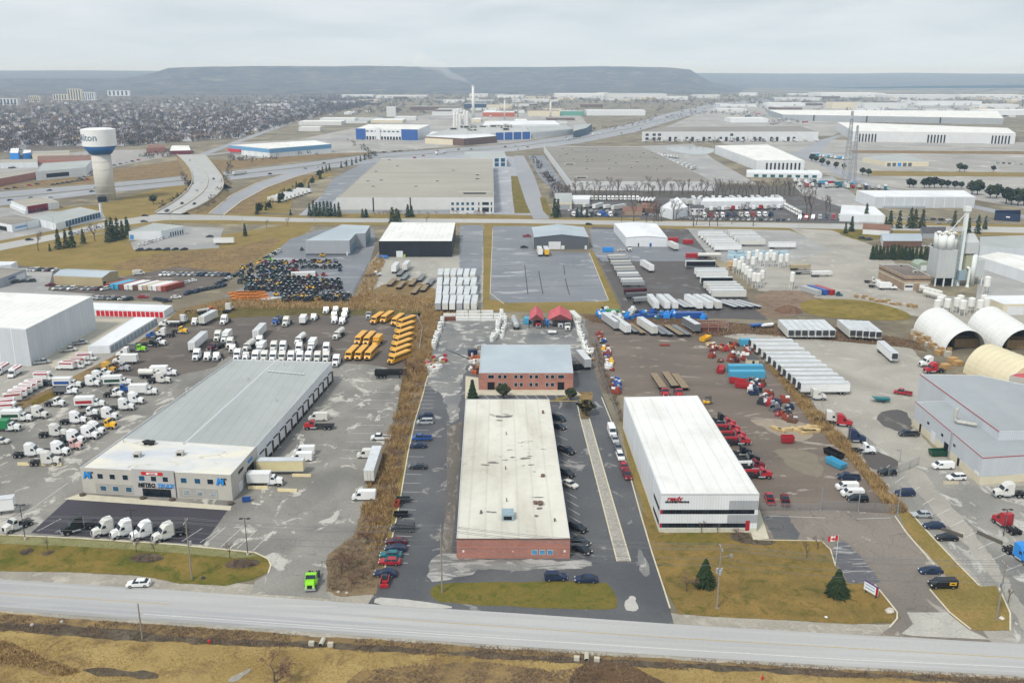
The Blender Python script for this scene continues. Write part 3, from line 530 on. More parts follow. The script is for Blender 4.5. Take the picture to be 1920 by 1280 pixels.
M_lamp = plain('headlamp', '#d6d8d8', .2, .05); M_tail = plain('tail_lamp', '#8e1a1a', .3, .05); M_chr = plain('chrome', '#b8bbbe', .25, .06, 2, .5, .5); M_wood = plain('deck_timber', '#8a7a63', .85, .2, 1.5)
M_unit = plain('cooling_unit', '#3a3d41', .6, .2)
def wheel_mesh(r, w, dual=False):
  mb = MB(); mb.cyl((0, -w/2, 0), (0, w/2, 0), r, r, 12, 0); mb.cyl((0, -w/2-.015, 0), (0, w/2+.015, 0), r*.58, r*.58, 8, 1); return mb
_wm = {}; _ws = {}
def wheels(parts, pos, r, w):
  k = (round(r, 3), round(w, 3))
  if k not in _wm:
    _wm[k] = me = wheel_mesh(r, w).mesh('wheel', [M_tyre, M_rim]); _ws[me.name] = (MB().cyl((0, -w/2, 0), (0, w/2, 0), r, r, 14).mesh('tyre', M_tyre), MB().cyl((0, -w/2-.015, 0), (0, w/2+.015, 0), r*.58, r*.58, 10).mesh('rim', M_rim))
  for x, y in pos: parts.append(('wheel', _wm[k], (x, y, r)))
def P(parts, name, mb, mats): parts.append((name, mb.mesh(name, mats), (0, 0, 0)))
def greenhouse(mb, b, t, z0, z1, hb, ht): mb.frus((b[0], b[1], -hb, hb), (t[0], t[1], -ht, ht), z0, z1, 0, False)
def carbody(parts, prof, hw, gb, gt, z0, z1, hb, ht, pm, wx, r=.34, lights=None, L=2.4):
  b = MB().extr(prof, hw, 0, .14, .94); b.frus((gt[0]-.06, gt[1]+.06, -ht-.02, ht+.02), (gt[0]+.08, gt[1]-.08, -ht+.1, ht-.1), z1-.04, z1+.05)
  for xf in (.5,):
    xm = gb[0]+(gb[1]-gb[0])*xf
    for s in (-1, 1): b.frus((xm-.07, xm+.07, s*hb-.03, s*hb+.03), (xm-.05, xm+.05, s*ht-.03, s*ht+.03), z0, z1)
  P(parts, 'body', b, pm); g_ = MB(); greenhouse(g_, gb, gt, z0-.03, z1-.01, hb, ht); P(parts, 'glazing', g_, M_glass)
  wheels(parts, [(wx[0], hw-.1), (wx[0], -hw+.1), (wx[1], hw-.1), (wx[1], -hw+.1)], r, .22)
  for s in (-1, 1):
    P(parts, 'headlight', MB().box(L-.16, L+.005, s*(hw-.28)-.2, s*(hw-.28)+.2, .6, .76), M_lamp)
    P(parts, 'tail_light', MB().box(-L-.005, -L+.14, s*(hw-.24)-.16, s*(hw-.24)+.16, .72, .9), M_tail)
def k_sedan(p, c): carbody(p, [(-2.4,.3),(-2.42,.75),(-2.25,1.0),(-1.6,1.03),(.95,.97),(2.05,.82),(2.38,.66),(2.4,.3)], .92, (-1.95, 1.15), (-1.3, .35), 1.0, 1.44, .82, .66, paint(c), (-1.45, 1.5))
def k_suv(p, c): carbody(p, [(-2.35,.35),(-2.4,.9),(-2.3,1.15),(1.0,1.12),(2.1,1.0),(2.36,.8),(2.4,.35)], .96, (-2.25, 1.25), (-1.95, .45), 1.12, 1.72, .86, .7, paint(c), (-1.45, 1.5), .37)
def k_hatch(p, c): carbody(p, [(-2.05,.3),(-2.1,.8),(-2.0,1.0),(1.0,.98),(1.9,.84),(2.1,.65),(2.1,.3)], .88, (-1.98, 1.2), (-1.55, .3), .98, 1.5, .8, .62, paint(c), (-1.3, 1.3), .32, None, 2.1)
def k_minivan(p, c): carbody(p, [(-2.5,.3),(-2.52,.9),(-2.4,1.12),(1.4,1.08),(2.3,.9),(2.5,.7),(2.5,.3)], .97, (-2.42, 1.75), (-2.2, .75), 1.08, 1.75, .88, .72, paint(c), (-1.55, 1.6), .34, None, 2.5)
def k_pickup(p, c):
  pm = paint(c); b = MB().extr([(.1,.4),(.1,1.1),(1.7,1.12),(2.75,1.02),(2.85,.8),(2.85,.4)], .98, 0, .12, .95); b.box(-2.85, .1, -.97, .97, .45, .75)
  for s in (-1, 1): b.box(-2.85, .1, s*.97-.06, s*.97+.06, .75, 1.15)
  b.box(-2.88, -2.78, -.95, .95, .7, 1.14); b.box(-.15, .1, -.92, .92, .75, 1.15); b.frus((.05, 1.3, -.76, .76), (.13, 1.2, -.68, .68), 1.84, 1.9)
  b.extr([(-.55,.6),(-.55,1.14),(1.5,1.14),(1.6,.6)], .95, 0, .1, .95); P(p, 'body', b, pm)
  P(p, 'glazing', MB().frus((-.5, 1.85, -.88, .88), (-.2, 1.25, -.72, .72), 1.1, 1.85, 0, False), M_glass); P(p, 'cargo_bed', MB().box(-2.78, -.55, -.9, .9, .74, .8), M_blk)
  wheels(p, [(-1.75, .87), (-1.75, -.87), (1.85, .87), (1.85, -.87)], .4, .26)
  for s in (-1, 1): P(p, 'headlight', MB().box(2.7, 2.86, s*.72-.2, s*.72+.2, .75, .95), M_lamp); P(p, 'tail_light', MB().box(-2.9, -2.8, s*.86-.1, s*.86+.1, .8, 1.1), M_tail)
def k_van(p, c):
  b = MB().extr([(-2.95,.35),(-2.98,2.3),(-2.8,2.55),(1.0,2.55),(1.5,2.4),(2.2,1.35),(2.85,1.15),(3.0,.8),(3.0,.35)], 1.0, 0, .16, .96, .9); P(p, 'body', b, paint(c))
  P(p, 'windshield', MB().add([(1.62, -.84, 2.25), (1.62, .84, 2.25), (2.24, .88, 1.36), (2.24, -.88, 1.36)], [(0, 1, 2, 3)]), M_glass)
  for s in (-1, 1): P(p, 'side_window', MB().add([(.7, s*.985, 1.4), (1.9, s*.985, 1.4), (1.4, s*.955, 2.1), (.7, s*.955, 2.1)], [(0, 1, 2, 3)]), M_glass); P(p, 'headlight', MB().box(2.86, 3.01, s*.74-.2, s*.74+.2, .85, 1.08), M_lamp); P(p, 'tail_light', MB().box(-3.0, -2.94, s*.9-.07, s*.9+.07, .9, 1.5), M_tail)
  wheels(p, [(-1.85, .88), (-1.85, -.88), (1.95, .88), (1.95, -.88)], .36, .24)
def k_cargo_van(p, c):
  b = MB().extr([(-2.8,.35),(-2.85,1.75),(-2.7,1.95),(1.2,1.95),(1.9,1.3),(2.6,1.12),(2.75,.8),(2.75,.35)], .98, 0, .16, .96, .88); P(p, 'body', b, paint(c))
  P(p, 'windshield', MB().add([(1.3, -.82, 1.9), (1.3, .82, 1.9), (1.95, .87, 1.3), (1.95, -.87, 1.3)], [(0, 1, 2, 3)]), M_glass)
  for s in (-1, 1): P(p, 'side_window', MB().add([(.4, s*.965, 1.3), (1.6, s*.965, 1.3), (1.1, s*.935, 1.75), (.4, s*.935, 1.75)], [(0, 1, 2, 3)]), M_glass); P(p, 'headlight', MB().box(2.6, 2.76, s*.74-.2, s*.74+.2, .8, 1.0), M_lamp)
  wheels(p, [(-1.75, .87), (-1.75, -.87), (1.8, .87), (1.8, -.87)], .35, .24)
def truck_front(p, c, x0, roofz, sleeper):
  """hood and cab; x0 = x of the bumper"""
  pm = paint(c); b = MB().extr([(x0-1.75,.75),(x0-1.75,2.1),(x0-.9,2.0),(x0-.2,1.75),(x0,1.35),(x0,.75)], 1.02, 0, .2, .9, .82); P(p, 'hood', b, pm)
  cx = x0-1.6
  if sleeper: pr = [(cx-2.9,.9),(cx-2.95,roofz-.05),(cx-2.2,roofz),(cx-1.3,roofz-.15),(cx-.55,2.95),(cx,2.05),(cx+.1,.9)]
  else: pr = [(cx-1.5,.9),(cx-1.5,roofz-.08),(cx-1.3,roofz),(cx-.6,roofz-.02),(cx-.1,2.05),(cx+.1,.9)]
  P(p, 'cab', MB().extr(pr, 1.22, 0, .15, .97, 1.1), pm)
  wt = 2.95 if sleeper else roofz-.08; wx = cx-.52 if sleeper else cx-.52
  P(p, 'windshield', MB().add([(wx+.05, -.98, wt-.06), (wx+.05, .98, wt-.06), (cx+.0, 1.06, 2.1), (cx+.0, -1.06, 2.1), (wx-.02, 0, wt-.06)], [(0, 1, 2, 3)]), M_glass)
  for s in (-1, 1):
    P(p, 'side_window', MB().add([(cx-1.25, s*1.215, 2.0), (cx-.3, s*1.215, 2.0), (cx-.62, s*1.18, 2.65), (cx-1.25, s*1.18, 2.65)], [(0, 1, 2, 3)]), M_glass)
    P(p, 'headlight', MB().box(x0-.35, x0+.01, s*.78-.17, s*.78+.17, 1.0, 1.25), M_lamp)
    P(p, 'fuel_tank', MB().cyl((cx-2.2, s*1.0, .75), (cx-.4, s*1.0, .75), .3, .3, 8), M_chr)
    if sleeper: P(p, 'exhaust_stack', MB().cyl((cx-3.1, s*1.0, 1.0), (cx-3.1, s*1.0, 3.7), .08, .08, 6), M_chr)
  P(p, 'grille', MB().box(x0-.1, x0+.03, -.5, .5, .85, 1.55), M_blk); P(p, 'bumper', MB().box(x0-.25, x0+.12, -1.15, 1.15, .4, .8), M_chr)
  return cx
def chassis(p, xr, xf, axles, deck=False):
  mb = MB(); mb.box(xr, xf, -.5, -.3, .75, 1.0); mb.box(xr, xf, .3, .5, .75, 1.0)
  for x in axles: mb.box(x-.1, x+.1, -1.05, 1.05, .42, .58); mb.box(x-.45, x+.45, -.5, .5, .8, .98)
  if not deck: mb.cyl((axles[0]+.5, 0, 1.0), (axles[0]+.5, 0, 1.2), .55, .5, 10)
  for s in (-1, 1): mb.box(axles[0]-.85, axles[-1]+.75, s*.95-.28, s*.95+.28, 1.06, 1.1)
  P(p, 'chassis', mb, M_blk)
def k_sleeper(p, c):
  truck_front(p, c, 3.9, 3.85, True); chassis(p, -4.1, 3.4, (-3.2, -1.95)); wheels(p, [(2.85, 1.0), (2.85, -1.0)], .5, .3); wheels(p, [(x, s*.92) for x in (-3.2, -1.95) for s in (-1, 1)], .5, .55)
def k_daycab(p, c):
  truck_front(p, c, 3.3, 2.9, False); chassis(p, -3.5, 2.9, (-2.6, -1.35)); wheels(p, [(2.3, 1.0), (2.3, -1.0)], .5, .3); wheels(p, [(x, s*.92) for x in (-2.6, -1.35) for s in (-1, 1)], .5, .55)
def boxbody(p, x0, x1, z0, z1, m, stripe=None):
  mb = MB(); mb.box(x0, x1, -1.25, 1.25, z0, z1)
  for s in (-1, 1): mb.box(x0-.03, x0+.06, s*1.2-.06, s*1.2+.06, z0, z1); mb.box(x0, x1, s*1.24-.04, s*1.24+.04, z1-.12, z1+.03)
  P(p, 'cargo_box', mb, m)
  if stripe:
    for s in (-1, 1): P(p, 'side_stripe', MB().box(x0+.4, x1-.4, s*1.27-.01, s*1.27+.01, z0+.5, z0+1.5), paint(stripe))
def k_boxtruck(p, c, stripe=None, cabc=None):
  truck_front(p, cabc or c, 4.3, 2.6, False); chassis(p, -4.5, 3.9, (-3.0,), True); boxbody(p, -4.6, 1.15, 1.1, 3.55, paint(c), stripe); wheels(p, [(3.25, .98), (3.25, -.98)], .46, .28); wheels(p, [(-3.0, .92), (-3.0, -.92)], .46, .5)
def k_cutaway(p, c, stripe=None):            # van-cab moving truck
  b = MB().extr([(1.4,.5),(1.3,2.1),(1.9,2.1),(2.6,1.35),(3.4,1.1),(3.5,.5)], 1.0, 0, .14, .95, .9); P(p, 'cab', b, paint('white')); P(p, 'windshield', MB().add([(1.98, -.82, 2.02), (1.98, .82, 2.02), (2.64, .9, 1.36), (2.64, -.9, 1.36)], [(0, 1, 2, 3)]), M_glass)
  mb = MB(); mb.box(-3.3, 1.3, -1.15, 1.15, .8, 3.0); mb.frus((1.3, 1.3, -1.1, 1.1), (1.3, 2.2, -1.1, 1.1), 2.05, 2.35); mb.box(1.3, 2.2, -1.1, 1.1, 2.35, 3.0); P(p, 'cargo_box', mb, paint(c))
  for s in (-1, 1): P(p, 'side_stripe', MB().box(-2.9, 1.6, s*1.16-.01, s*1.16+.01, 2.3, 2.8), paint(stripe or 'red'))
  P(p, 'roof_stripe', MB().box(-3.0, 1.0, -.35, .35, 3.0, 3.012), paint(stripe or 'red'))
  wheels(p, [(-2.1, .9), (-2.1, -.9), (2.7, .88), (2.7, -.88)], .38, .26)
def k_dump(p, c, boxc='grey'):
  truck_front(p, c, 4.0, 2.8, False); chassis(p, -4.0, 3.6, (-3.0, -1.7), True); mb = MB(); pm = paint(boxc)
  for s in (-1, 1): mb.box(-4.1, .7, s*1.2-.05, s*1.2+.05, 1.25, 2.6)
  mb.box(-4.1, .7, -1.2, 1.2, 1.2, 1.3); mb.box(.6, .72, -1.2, 1.2, 1.25, 2.9); mb.box(-4.12, -4.02, -1.2, 1.2, 1.25, 2.5); P(p, 'dump_body', mb, pm)
  wheels(p, [(2.95, 1.0), (2.95, -1.0)], .5, .3); wheels(p, [(x, s*.92) for x in (-3.0, -1.7) for s in (-1, 1)], .5, .55)
def k_tanktruck(p, c):
  truck_front(p, c, 4.2, 2.8, False); chassis(p, -4.2, 3.8, (-3.1, -1.8), True); P(p, 'tank', MB().cyl((-4.2, 0, 2.25), (.9, 0, 2.25), 1.1, 1.1, 14).cyl((-1.8, 0, 3.3), (-1.8, 0, 3.45), .4, .4, 8), paint(c))
  wheels(p, [(3.1, 1.0), (3.1, -1.0)], .5, .3); wheels(p, [(x, s*.92) for x in (-3.1, -1.8) for s in (-1, 1)], .5, .55)
def k_flattruck(p, c):
  truck_front(p, c, 4.4, 2.8, False); chassis(p, -4.4, 4.0, (-3.2, -1.9), True); P(p, 'deck', MB().box(-4.5, 1.1, -1.25, 1.25, 1.12, 1.3), M_blk); P(p, 'headboard', MB().box(1.05, 1.15, -1.2, 1.2, 1.3, 2.4), M_chr)
  wheels(p, [(3.3, 1.0), (3.3, -1.0)], .5, .3); wheels(p, [(x, s*.92) for x in (-3.2, -1.9) for s in (-1, 1)], .5, .55)
def k_cranetruck(p, c):
  k_flattruck(p, c); P(p, 'boom', MB().frus((-4.2, .9, -.3, .3), (-4.2, .9, -.22, .22), 1.9, 2.5).cyl((.2, 0, 1.3), (.2, 0, 2.1), .4, .4, 8), paint('red' if c == 'red' else 'white'))
def k_bus(p, c):
  pm = paint(c); b = MB().extr([(-5.7,.6),(-5.7,2.9),(-5.5,3.1),(4.0,3.1),(4.3,2.9),(4.5,1.9),(5.5,1.7),(5.75,1.3),(5.75,.6)], 1.22, 0, .16, .97, 1.16); P(p, 'body', b, pm)
  P(p, 'windshield', MB().add([(4.36, -.98, 2.75), (4.36, .98, 2.75), (4.55, 1.0, 1.95), (4.55, -1.0, 1.95)], [(0, 1, 2, 3)]), M_glass)
  for s in (-1, 1):
    for i in range(11): P(p, 'window', MB().box(-5.3+i*.86, -4.6+i*.86, s*1.2-.02, s*1.2+.02, 1.95, 2.6), M_glass)
    P(p, 'rub_rail', MB().box(-5.6, 4.2, s*1.235-.015, s*1.235+.015, 1.5, 1.62), M_blk); P(p, 'headlight', MB().box(5.6, 5.77, s*.8-.16, s*.8+.16, 1.0, 1.25), M_lamp)
  P(p, 'grille', MB().box(5.68, 5.78, -.5, .5, .95, 1.6), M_blk); P(p, 'bumper', MB().box(5.6, 5.95, -1.18, 1.18, .45, .8), M_blk)
  wheels(p, [(4.6, 1.0), (4.6, -1.0)], .5, .3); wheels(p, [(-2.8, .9), (-2.8, -.9)], .5, .55)
def bogie(p, xs, r=.5):
  mb = MB()
  for s in (-1, 1): mb.box(min(xs)-1.0, max(xs)+1.2, s*.5-.12, s*.5+.12, .85, 1.12)
  for x in xs: mb.box(x-.08, x+.08, -1.0, 1.0, .42, .58)
  P(p, 'undercarriage', mb, M_blk); wheels(p, [(x, s*.95) for x in xs for s in (-1, 1)], r, .5)
def gear(p, x):
  for s in (-1, 1): P(p, 'landing_leg', MB().box(x-.08, x+.08, s*.8-.08, s*.8+.08, .02, 1.15), M_blk)
def k_trailer(p, c, L=16.1, side=None, unit=False, rib=True):
  h = L/2; mb = MB(); z0, z1 = 1.15, 4.1; mb.box(-h, h, -1.28, 1.28, z0, z1, 0); mb.box(-h+.05, h-.05, -1.25, 1.25, z1, z1+.012, 2)
  for s in (-1, 1): mb.box(-h, h, s*1.285-.03, s*1.285+.03, z1-.14, z1+.02, 1); mb.box(-h, h, s*1.285-.03, s*1.285+.03, z0-.05, z0+.15, 1)
  P(p, 'box', mb, [paint(c), plain('trailer_rail', '#c3c6c8', .4, .08, 1, .5, .3), plain('trailer_roof', '#c4c9cc', .5, .14, .35)])
  if side:
    for s in (-1, 1): P(p, 'side_panel', MB().box(-h+.1, h-.1, s*1.292-.01, s*1.292+.01, z0+.17, z1-.16), paint(side))
  for s in (-1, 1): P(p, 'rear_door', MB().box(-h-.03, -h, s*.62-.58, s*.62+.58, z0+.1, z1-.1), paint(c)); P(p, 'door_bar', MB().cyl((-h-.06, s*.4, z0+.05), (-h-.06, s*.4, z1-.1), .03, .03, 4), M_chr)
  if unit: P(p, 'cooling_unit', MB().box(h, h+.55, -.95, .95, 2.0, 3.9).box(h+.53, h+.57, -.7, .7, 2.2, 3.0), M_unit)
  bogie(p, (-h+1.6, -h+2.85)); gear(p, h-3.0)
  P(p, 'underride_bar', MB().box(-h-.05, -h+.05, -1.1, 1.1, .5, .62).box(-h-.04, -h+.04, -.6, -.5, .6, 1.2).box(-h-.04, -h+.04, .5, .6, .6, 1.2), M_blk)
def k_flatbed(p, c, L=15.0):
  h = L/2; mb = MB(); mb.box(-h, h, -1.28, 1.28, 1.25, 1.38)
  P(p, 'deck', mb, M_wood if c == 'brown' else paint(c)); P(p, 'side_rails', MB().box(-h, h, -1.32, -1.28, 1.18, 1.4).box(-h, h, 1.28, 1.32, 1.18, 1.4).box(-h, h, -.5, -.35, .95, 1.25).box(-h, h, .35, .5, .95, 1.25), M_blk); bogie(p, (-h+1.6, -h+2.85)); gear(p, h-2.8)
def k_tanktrailer(p, c, L=12.5):
  h = L/2; P(p, 'tank', MB().cyl((-h, 0, 2.3), (h, 0, 2.3), 1.15, 1.15, 16).cyl((-h-.4, 0, 2.3), (-h, 0, 2.3), .6, 1.15, 16).cyl((h, 0, 2.3), (h+.4, 0, 2.3), 1.15, .6, 16), paint(c, .25))
  for x in (-3, 0, 3): P(p, 'hatch', MB().cyl((x, 0, 3.4), (x, 0, 3.6), .35, .35, 8), M_chr)
  bogie(p, (-h+1.3, -h+2.5)); gear(p, h-2.5)
def k_dumptrailer(p, c, L=11.0):             # open end-dump trailer with sloping body
  h = L/2; mb = MB(); b0 = (-h, h, -.85, .85); t0 = (-h, h, -1.28, 1.28)
  mb.add([(-h,-.85,1.2),(h,-.85,1.2),(h,.85,1.2),(-h,.85,1.2),(-h,-1.28,2.9),(h,-1.28,2.9),(h,1.28,2.9),(-h,1.28,2.9),(-h,-1.2,2.9),(h,-1.2,2.9),(h,1.2,2.9),(-h,1.2,2.9),(-h,-.78,1.3),(h,-.78,1.3),(h,.78,1.3),(-h,.78,1.3)],
    [(0,3,2,1),(0,1,5,4),(1,2,6,5),(2,3,7,6),(3,0,4,7),(4,5,9,8),(5,6,10,9),(6,7,11,10),(7,4,8,11),(8,9,13,12),(9,10,14,13),(10,11,15,14),(11,8,12,15),(12,13,14,15)])
  P(p, 'dump_body', mb, paint(c, .25)); bogie(p, (-h+1.0, -h+2.2, -h+3.4)); gear(p, h-2.5)
def k_container(p, c, L=12.2):
  h = L/2; mb = MB(); mb.box(-h, h, -1.2, 1.2, .15, 2.58); n = int(L/.55)
  for i in range(n):
    x = -h+.3+i*(L-.6)/n
    for s in (-1, 1): mb.box(x, x+.25, s*1.2-.025, s*1.2+.025, .3, 2.4)
  P(p, 'shell', mb, paint(c, .55));
  for s in (-1, 1): P(p, 'door', MB().box(-h-.04, -h, s*.6-.56, s*.6+.56, .25, 2.5), paint(c, .55))
  f = MB()
  for x in (-h, h):
    for s in (-1, 1): f.box(x-.09, x+.09, s*1.17-.06, s*1.17+.06, 0, 2.61)
  P(p, 'corner_posts', f, paint(c, .55))
def k_forklift(p, c):
  P(p, 'body', MB().extr([(-1.3,.3),(-1.35,1.1),(-.9,1.25),(-.2,.9),(.9,.9),(1.0,.3)], .6, 0, .1), paint(c)); f = MB()
  for x in (-.7, .7):
    for s in (-1, 1): f.cyl((x, s*.5, .9), (x*.8, s*.45, 2.2), .05, .05, 4)
  f.box(-.7, .7, -.5, .5, 2.18, 2.25); P(p, 'roll_cage', f, M_blk); P(p, 'mast', MB().box(1.0, 1.15, -.45, -.35, .1, 2.6).box(1.0, 1.15, .35, .45, .1, 2.6).box(1.15, 2.1, -.4, -.28, .1, .16).box(1.15, 2.1, .28, .4, .1, .16), M_blk)
  wheels(p, [(-.8, .5), (-.8, -.5), (.7, .5), (.7, -.5)], .33, .22)
def k_tractor(p, c):
  b = MB().extr([(0,.9),(0,1.6),(1.7,1.45),(2.0,1.2),(2.0,.9)], .42, 0, .08); b.box(-1.2, .3, -.35, .35, .7, 1.1)
  for s in (-1, 1): b.frus((-1.5, -.1, s*.95-.25, s*.95+.25), (-1.2, -.4, s*.95-.25, s*.95+.25), 1.55, 1.8)
  P(p, 'body', b, paint(c)); P(p, 'cab', MB().frus((-1.1, .15, -.65, .65), (-1.0, .0, -.58, .58), 1.3, 2.55), M_glass); P(p, 'cab_roof', MB().frus((-.95, -.1, -.5, .5), (-.85, -.2, -.42, .42), 2.55, 2.7), paint('silver'))
  wheels(p, [(-.8, .95), (-.8, -.95)], .85, .5); wheels(p, [(1.4, .85), (1.4, -.85)], .6, .38)
def k_skid(p, c):
  P(p, 'body', MB().extr([(-1.3,.4),(-1.3,1.2),(-.5,1.3),(.9,.9),(.9,.4)], .6, 0, .08), paint(c)); P(p, 'cab', MB().frus((-.6, .6, -.5, .5), (-.5, .45, -.45, .45), 1.2, 2.0), M_glass); P(p, 'lift_arm', MB().box(-1.2, 1.4, -.85, -.7, 1.2, 1.4).box(-1.2, 1.4, .7, .85, 1.2, 1.4).box(1.3, 1.9, -.9, .9, .1, .7), paint(c))
  wheels(p, [(-.6, .75), (-.6, -.75), (.55, .75), (.55, -.75)], .4, .3)
def k_utility(p, c):                        # small open utility trailer
  mb = MB(); mb.box(-1.8, 1.5, -.9, .9, .55, .65)
  for s in (-1, 1): mb.box(-1.8, 1.5, s*.9-.04, s*.9+.04, .6, 1.1)
  mb.box(-1.84, -1.76, -.9, .9, .6, 1.1); mb.box(1.46, 1.54, -.9, .9, .6, 1.1); P(p, 'tray', mb, paint(c)); P(p, 'drawbar', MB().cyl((1.5, .5, .5), (2.7, 0, .5), .05, .05, 4).cyl((1.5, -.5, .5), (2.7, 0, .5), .05, .05, 4), M_blk); wheels(p, [(-.2, .98), (-.2, -.98)], .33, .2)
def k_dumpster(p, c):                       # roll-off bin, open top
  mb = MB(); mb.add([(-2.6,-1.0,.2),(2.6,-1.0,.2),(2.6,1.0,.2),(-2.6,1.0,.2),(-2.9,-1.2,1.7),(3.0,-1.2,1.7),(3.0,1.2,1.7),(-2.9,1.2,1.7),(-2.8,-1.1,1.7),(2.9,-1.1,1.7),(2.9,1.1,1.7),(-2.8,1.1,1.7),(-2.5,-.95,.5),(2.5,-.95,.5),(2.5,.95,.5),(-2.5,.95,.5)],
    [(0,3,2,1),(0,1,5,4),(1,2,6,5),(2,3,7,6),(3,0,4,7),(4,5,9,8),(5,6,10,9),(6,7,11,10),(7,4,8,11),(8,9,13,12),(9,10,14,13),(10,11,15,14),(11,8,12,15),(12,13,14,15)])
  for i in range(6):
    for s in (-1, 1): mb.frus((-2.4+i*.95, -2.28+i*.95, s*1.05-.06, s*1.05+.06), (-2.4+i*.95, -2.28+i*.95, s*1.22-.06, s*1.22+.06), .3, 1.65)
  P(p, 'bin', mb, paint(c, .55)); P(p, 'skid_rails', MB().box(-2.6, 2.6, -.5, -.38, 0, .2).box(-2.6, 2.6, .38, .5, 0, .2), M_blk)
def k_boat(p, c):
  mb = MB(); mb.extr([(-2.6,.9),(-2.6,1.6),(1.6,1.7),(2.9,1.75),(1.8,.9)], 1.0, 0, .3, .9, 1.05); P(p, 'cover', mb, paint(c)); P(p, 'trailer_frame', MB().box(-2.6, 3.4, -.08, .08, .5, .6).box(-.6, -.4, -.9, .9, .5, .6).box(-1.6, 1.4, -.5, -.4, .5, .95).box(-1.6, 1.4, .4, .5, .5, .95), M_blk); wheels(p, [(-.5, .95), (-.5, -.95)], .3, .2)
# kind -> (builder, object name, phrase, category, height used for placing)
KIND = {'sedan': (k_sedan, 'sedan', 'sedan', 'car', 1.3), 'suv': (k_suv, 'suv', 'SUV', 'car', 1.6), 'hatch': (k_hatch, 'hatchback', 'hatchback', 'car', 1.3), 'minivan': (k_minivan, 'minivan', 'minivan', 'car', 1.6),
'pickup': (k_pickup, 'pickup_truck', 'pickup truck', 'pickup', 1.7), 'van': (k_van, 'cargo_van', 'high-roofed cargo van', 'van', 2.4), 'cargo_van': (k_cargo_van, 'cargo_van', 'cargo van', 'van', 1.9),
'sleeper': (k_sleeper, 'highway_tractor', 'sleeper-cab tractor', 'truck', 3.4), 'daycab': (k_daycab, 'day_cab_tractor', 'day-cab tractor truck', 'truck', 2.6), 'boxtruck': (k_boxtruck, 'box_truck', 'box truck', 'truck', 3.3),
'cutaway': (k_cutaway, 'moving_truck', 'rental moving truck with coloured stripe', 'truck', 2.8), 'dump': (k_dump, 'dump_truck', 'dump truck', 'truck', 2.6), 'tanktruck': (k_tanktruck, 'tank_truck', 'tank truck', 'truck', 3.0), 'flattruck': (k_flattruck, 'flatbed_truck', 'flatbed truck', 'truck', 2.4), 'cranetruck': (k_cranetruck, 'boom_truck', 'boom truck', 'truck', 2.5),
'bus': (k_bus, 'school_bus', 'school bus', 'bus', 2.8), 'trailer': (k_trailer, 'semi_trailer', 'box semi-trailer', 'trailer', 3.6), 'reefer': (lambda p, c: k_trailer(p, c, 16.1, None, True), 'refrigerated_trailer', 'refrigerated semi-trailer', 'trailer', 3.6), 'shorttrailer': (lambda p, c: k_trailer(p, c, 12.2), 'short_trailer', 'short box trailer', 'trailer', 3.6),
'blacksidetrailer': (lambda p, c: k_trailer(p, c, 16.1, 'black'), 'semi_trailer', 'semi-trailer with black sides', 'trailer', 3.6), 'flatbed': (k_flatbed, 'flatbed_trailer', 'flatbed trailer', 'trailer', 1.3), 'tanktrailer': (k_tanktrailer, 'tank_trailer', 'tank trailer', 'trailer', 2.6), 'dumptrailer': (k_dumptrailer, 'dump_trailer', 'open dump trailer', 'trailer', 2.2),
'container': (k_container, 'shipping_container', 'shipping container', 'container', 2.0), 'shortcontainer': (lambda p, c: k_container(p, c, 6.1), 'shipping_container', 'short shipping container', 'container', 2.0), 'forklift': (k_forklift, 'forklift', 'forklift', 'forklift', 1.6), 'tractor': (k_tractor, 'farm_tractor', 'farm tractor with pale cab roof', 'tractor', 2.0),
'skid': (k_skid, 'skid_steer', 'skid-steer loader', 'loader', 1.4), 'utility': (k_utility, 'utility_trailer', 'small utility trailer', 'trailer', .8), 'dumpster': (k_dumpster, 'roll_off_bin', 'roll-off waste bin', 'bin', 1.2), 'boat': (k_boat, 'covered_boat', 'covered boat on trailer', 'boat', 1.2)}
KIND['reddoorbox'] = (lambda p, c: k_boxtruck(p, 'white', 'red', 'white'), 'box_truck', 'box truck with red swoosh', 'truck', 3.3)
KIND['greenbox'] = (lambda p, c: k_boxtruck(p, 'green', None, 'white'), 'box_truck', 'box body on white truck cab', 'truck', 3.3)
KIND['leafbox'] = (lambda p, c: k_boxtruck(p, 'white', 'dark green', 'white'), 'box_truck', 'box truck with leafy green side', 'truck', 3.3)
KIND['bluebox'] = (lambda p, c: k_boxtruck(p, 'white', 'blue', 'white'), 'box_truck', 'box truck with blue side stripe', 'truck', 3.3)
_parts = {}; _lod = {}
def vparts(kind, col):
  k = (kind, col)
  if k not in _parts: _parts[k] = []; KIND[kind][0](_parts[k], col)
  return _parts[k]
def vmesh(kind, col):                        # the whole vehicle as one mesh, for those only a few pixels long
  k = (kind, col)
  if k not in _lod:
    mb = MB(); mats = []
    for nm, me, off in vparts(kind, col):
      if nm in ('headlight', 'tail_light', 'door_bar', 'underride_bar', 'exhaust_stack', 'fuel_tank'): continue
      mi = []
      for m in me.materials:
        if m not in mats: mats.append(m)
        mi.append(mats.index(m))
      o = len(mb.v); mb.v += [(v.co.x+off[0], v.co.y+off[1], v.co.z+off[2]) for v in me.vertices]
      for pl in me.polygons: mb.f.append(tuple(i+o for i in pl.vertices)); mb.m.append(mi[pl.material_index])
    _lod[k] = mb.mesh(KIND[kind][1], mats)
  return _lod[k]
ORD = ['first', 'second', 'third', 'fourth', 'fifth', 'sixth', 'seventh', 'eighth', 'ninth', 'tenth', 'eleventh', 'twelfth', 'thirteenth', 'fourteenth', 'fifteenth', 'sixteenth', 'seventeenth', 'eighteenth', 'nineteenth', 'twentieth']
PART_Y = 592
NVEH = [0]
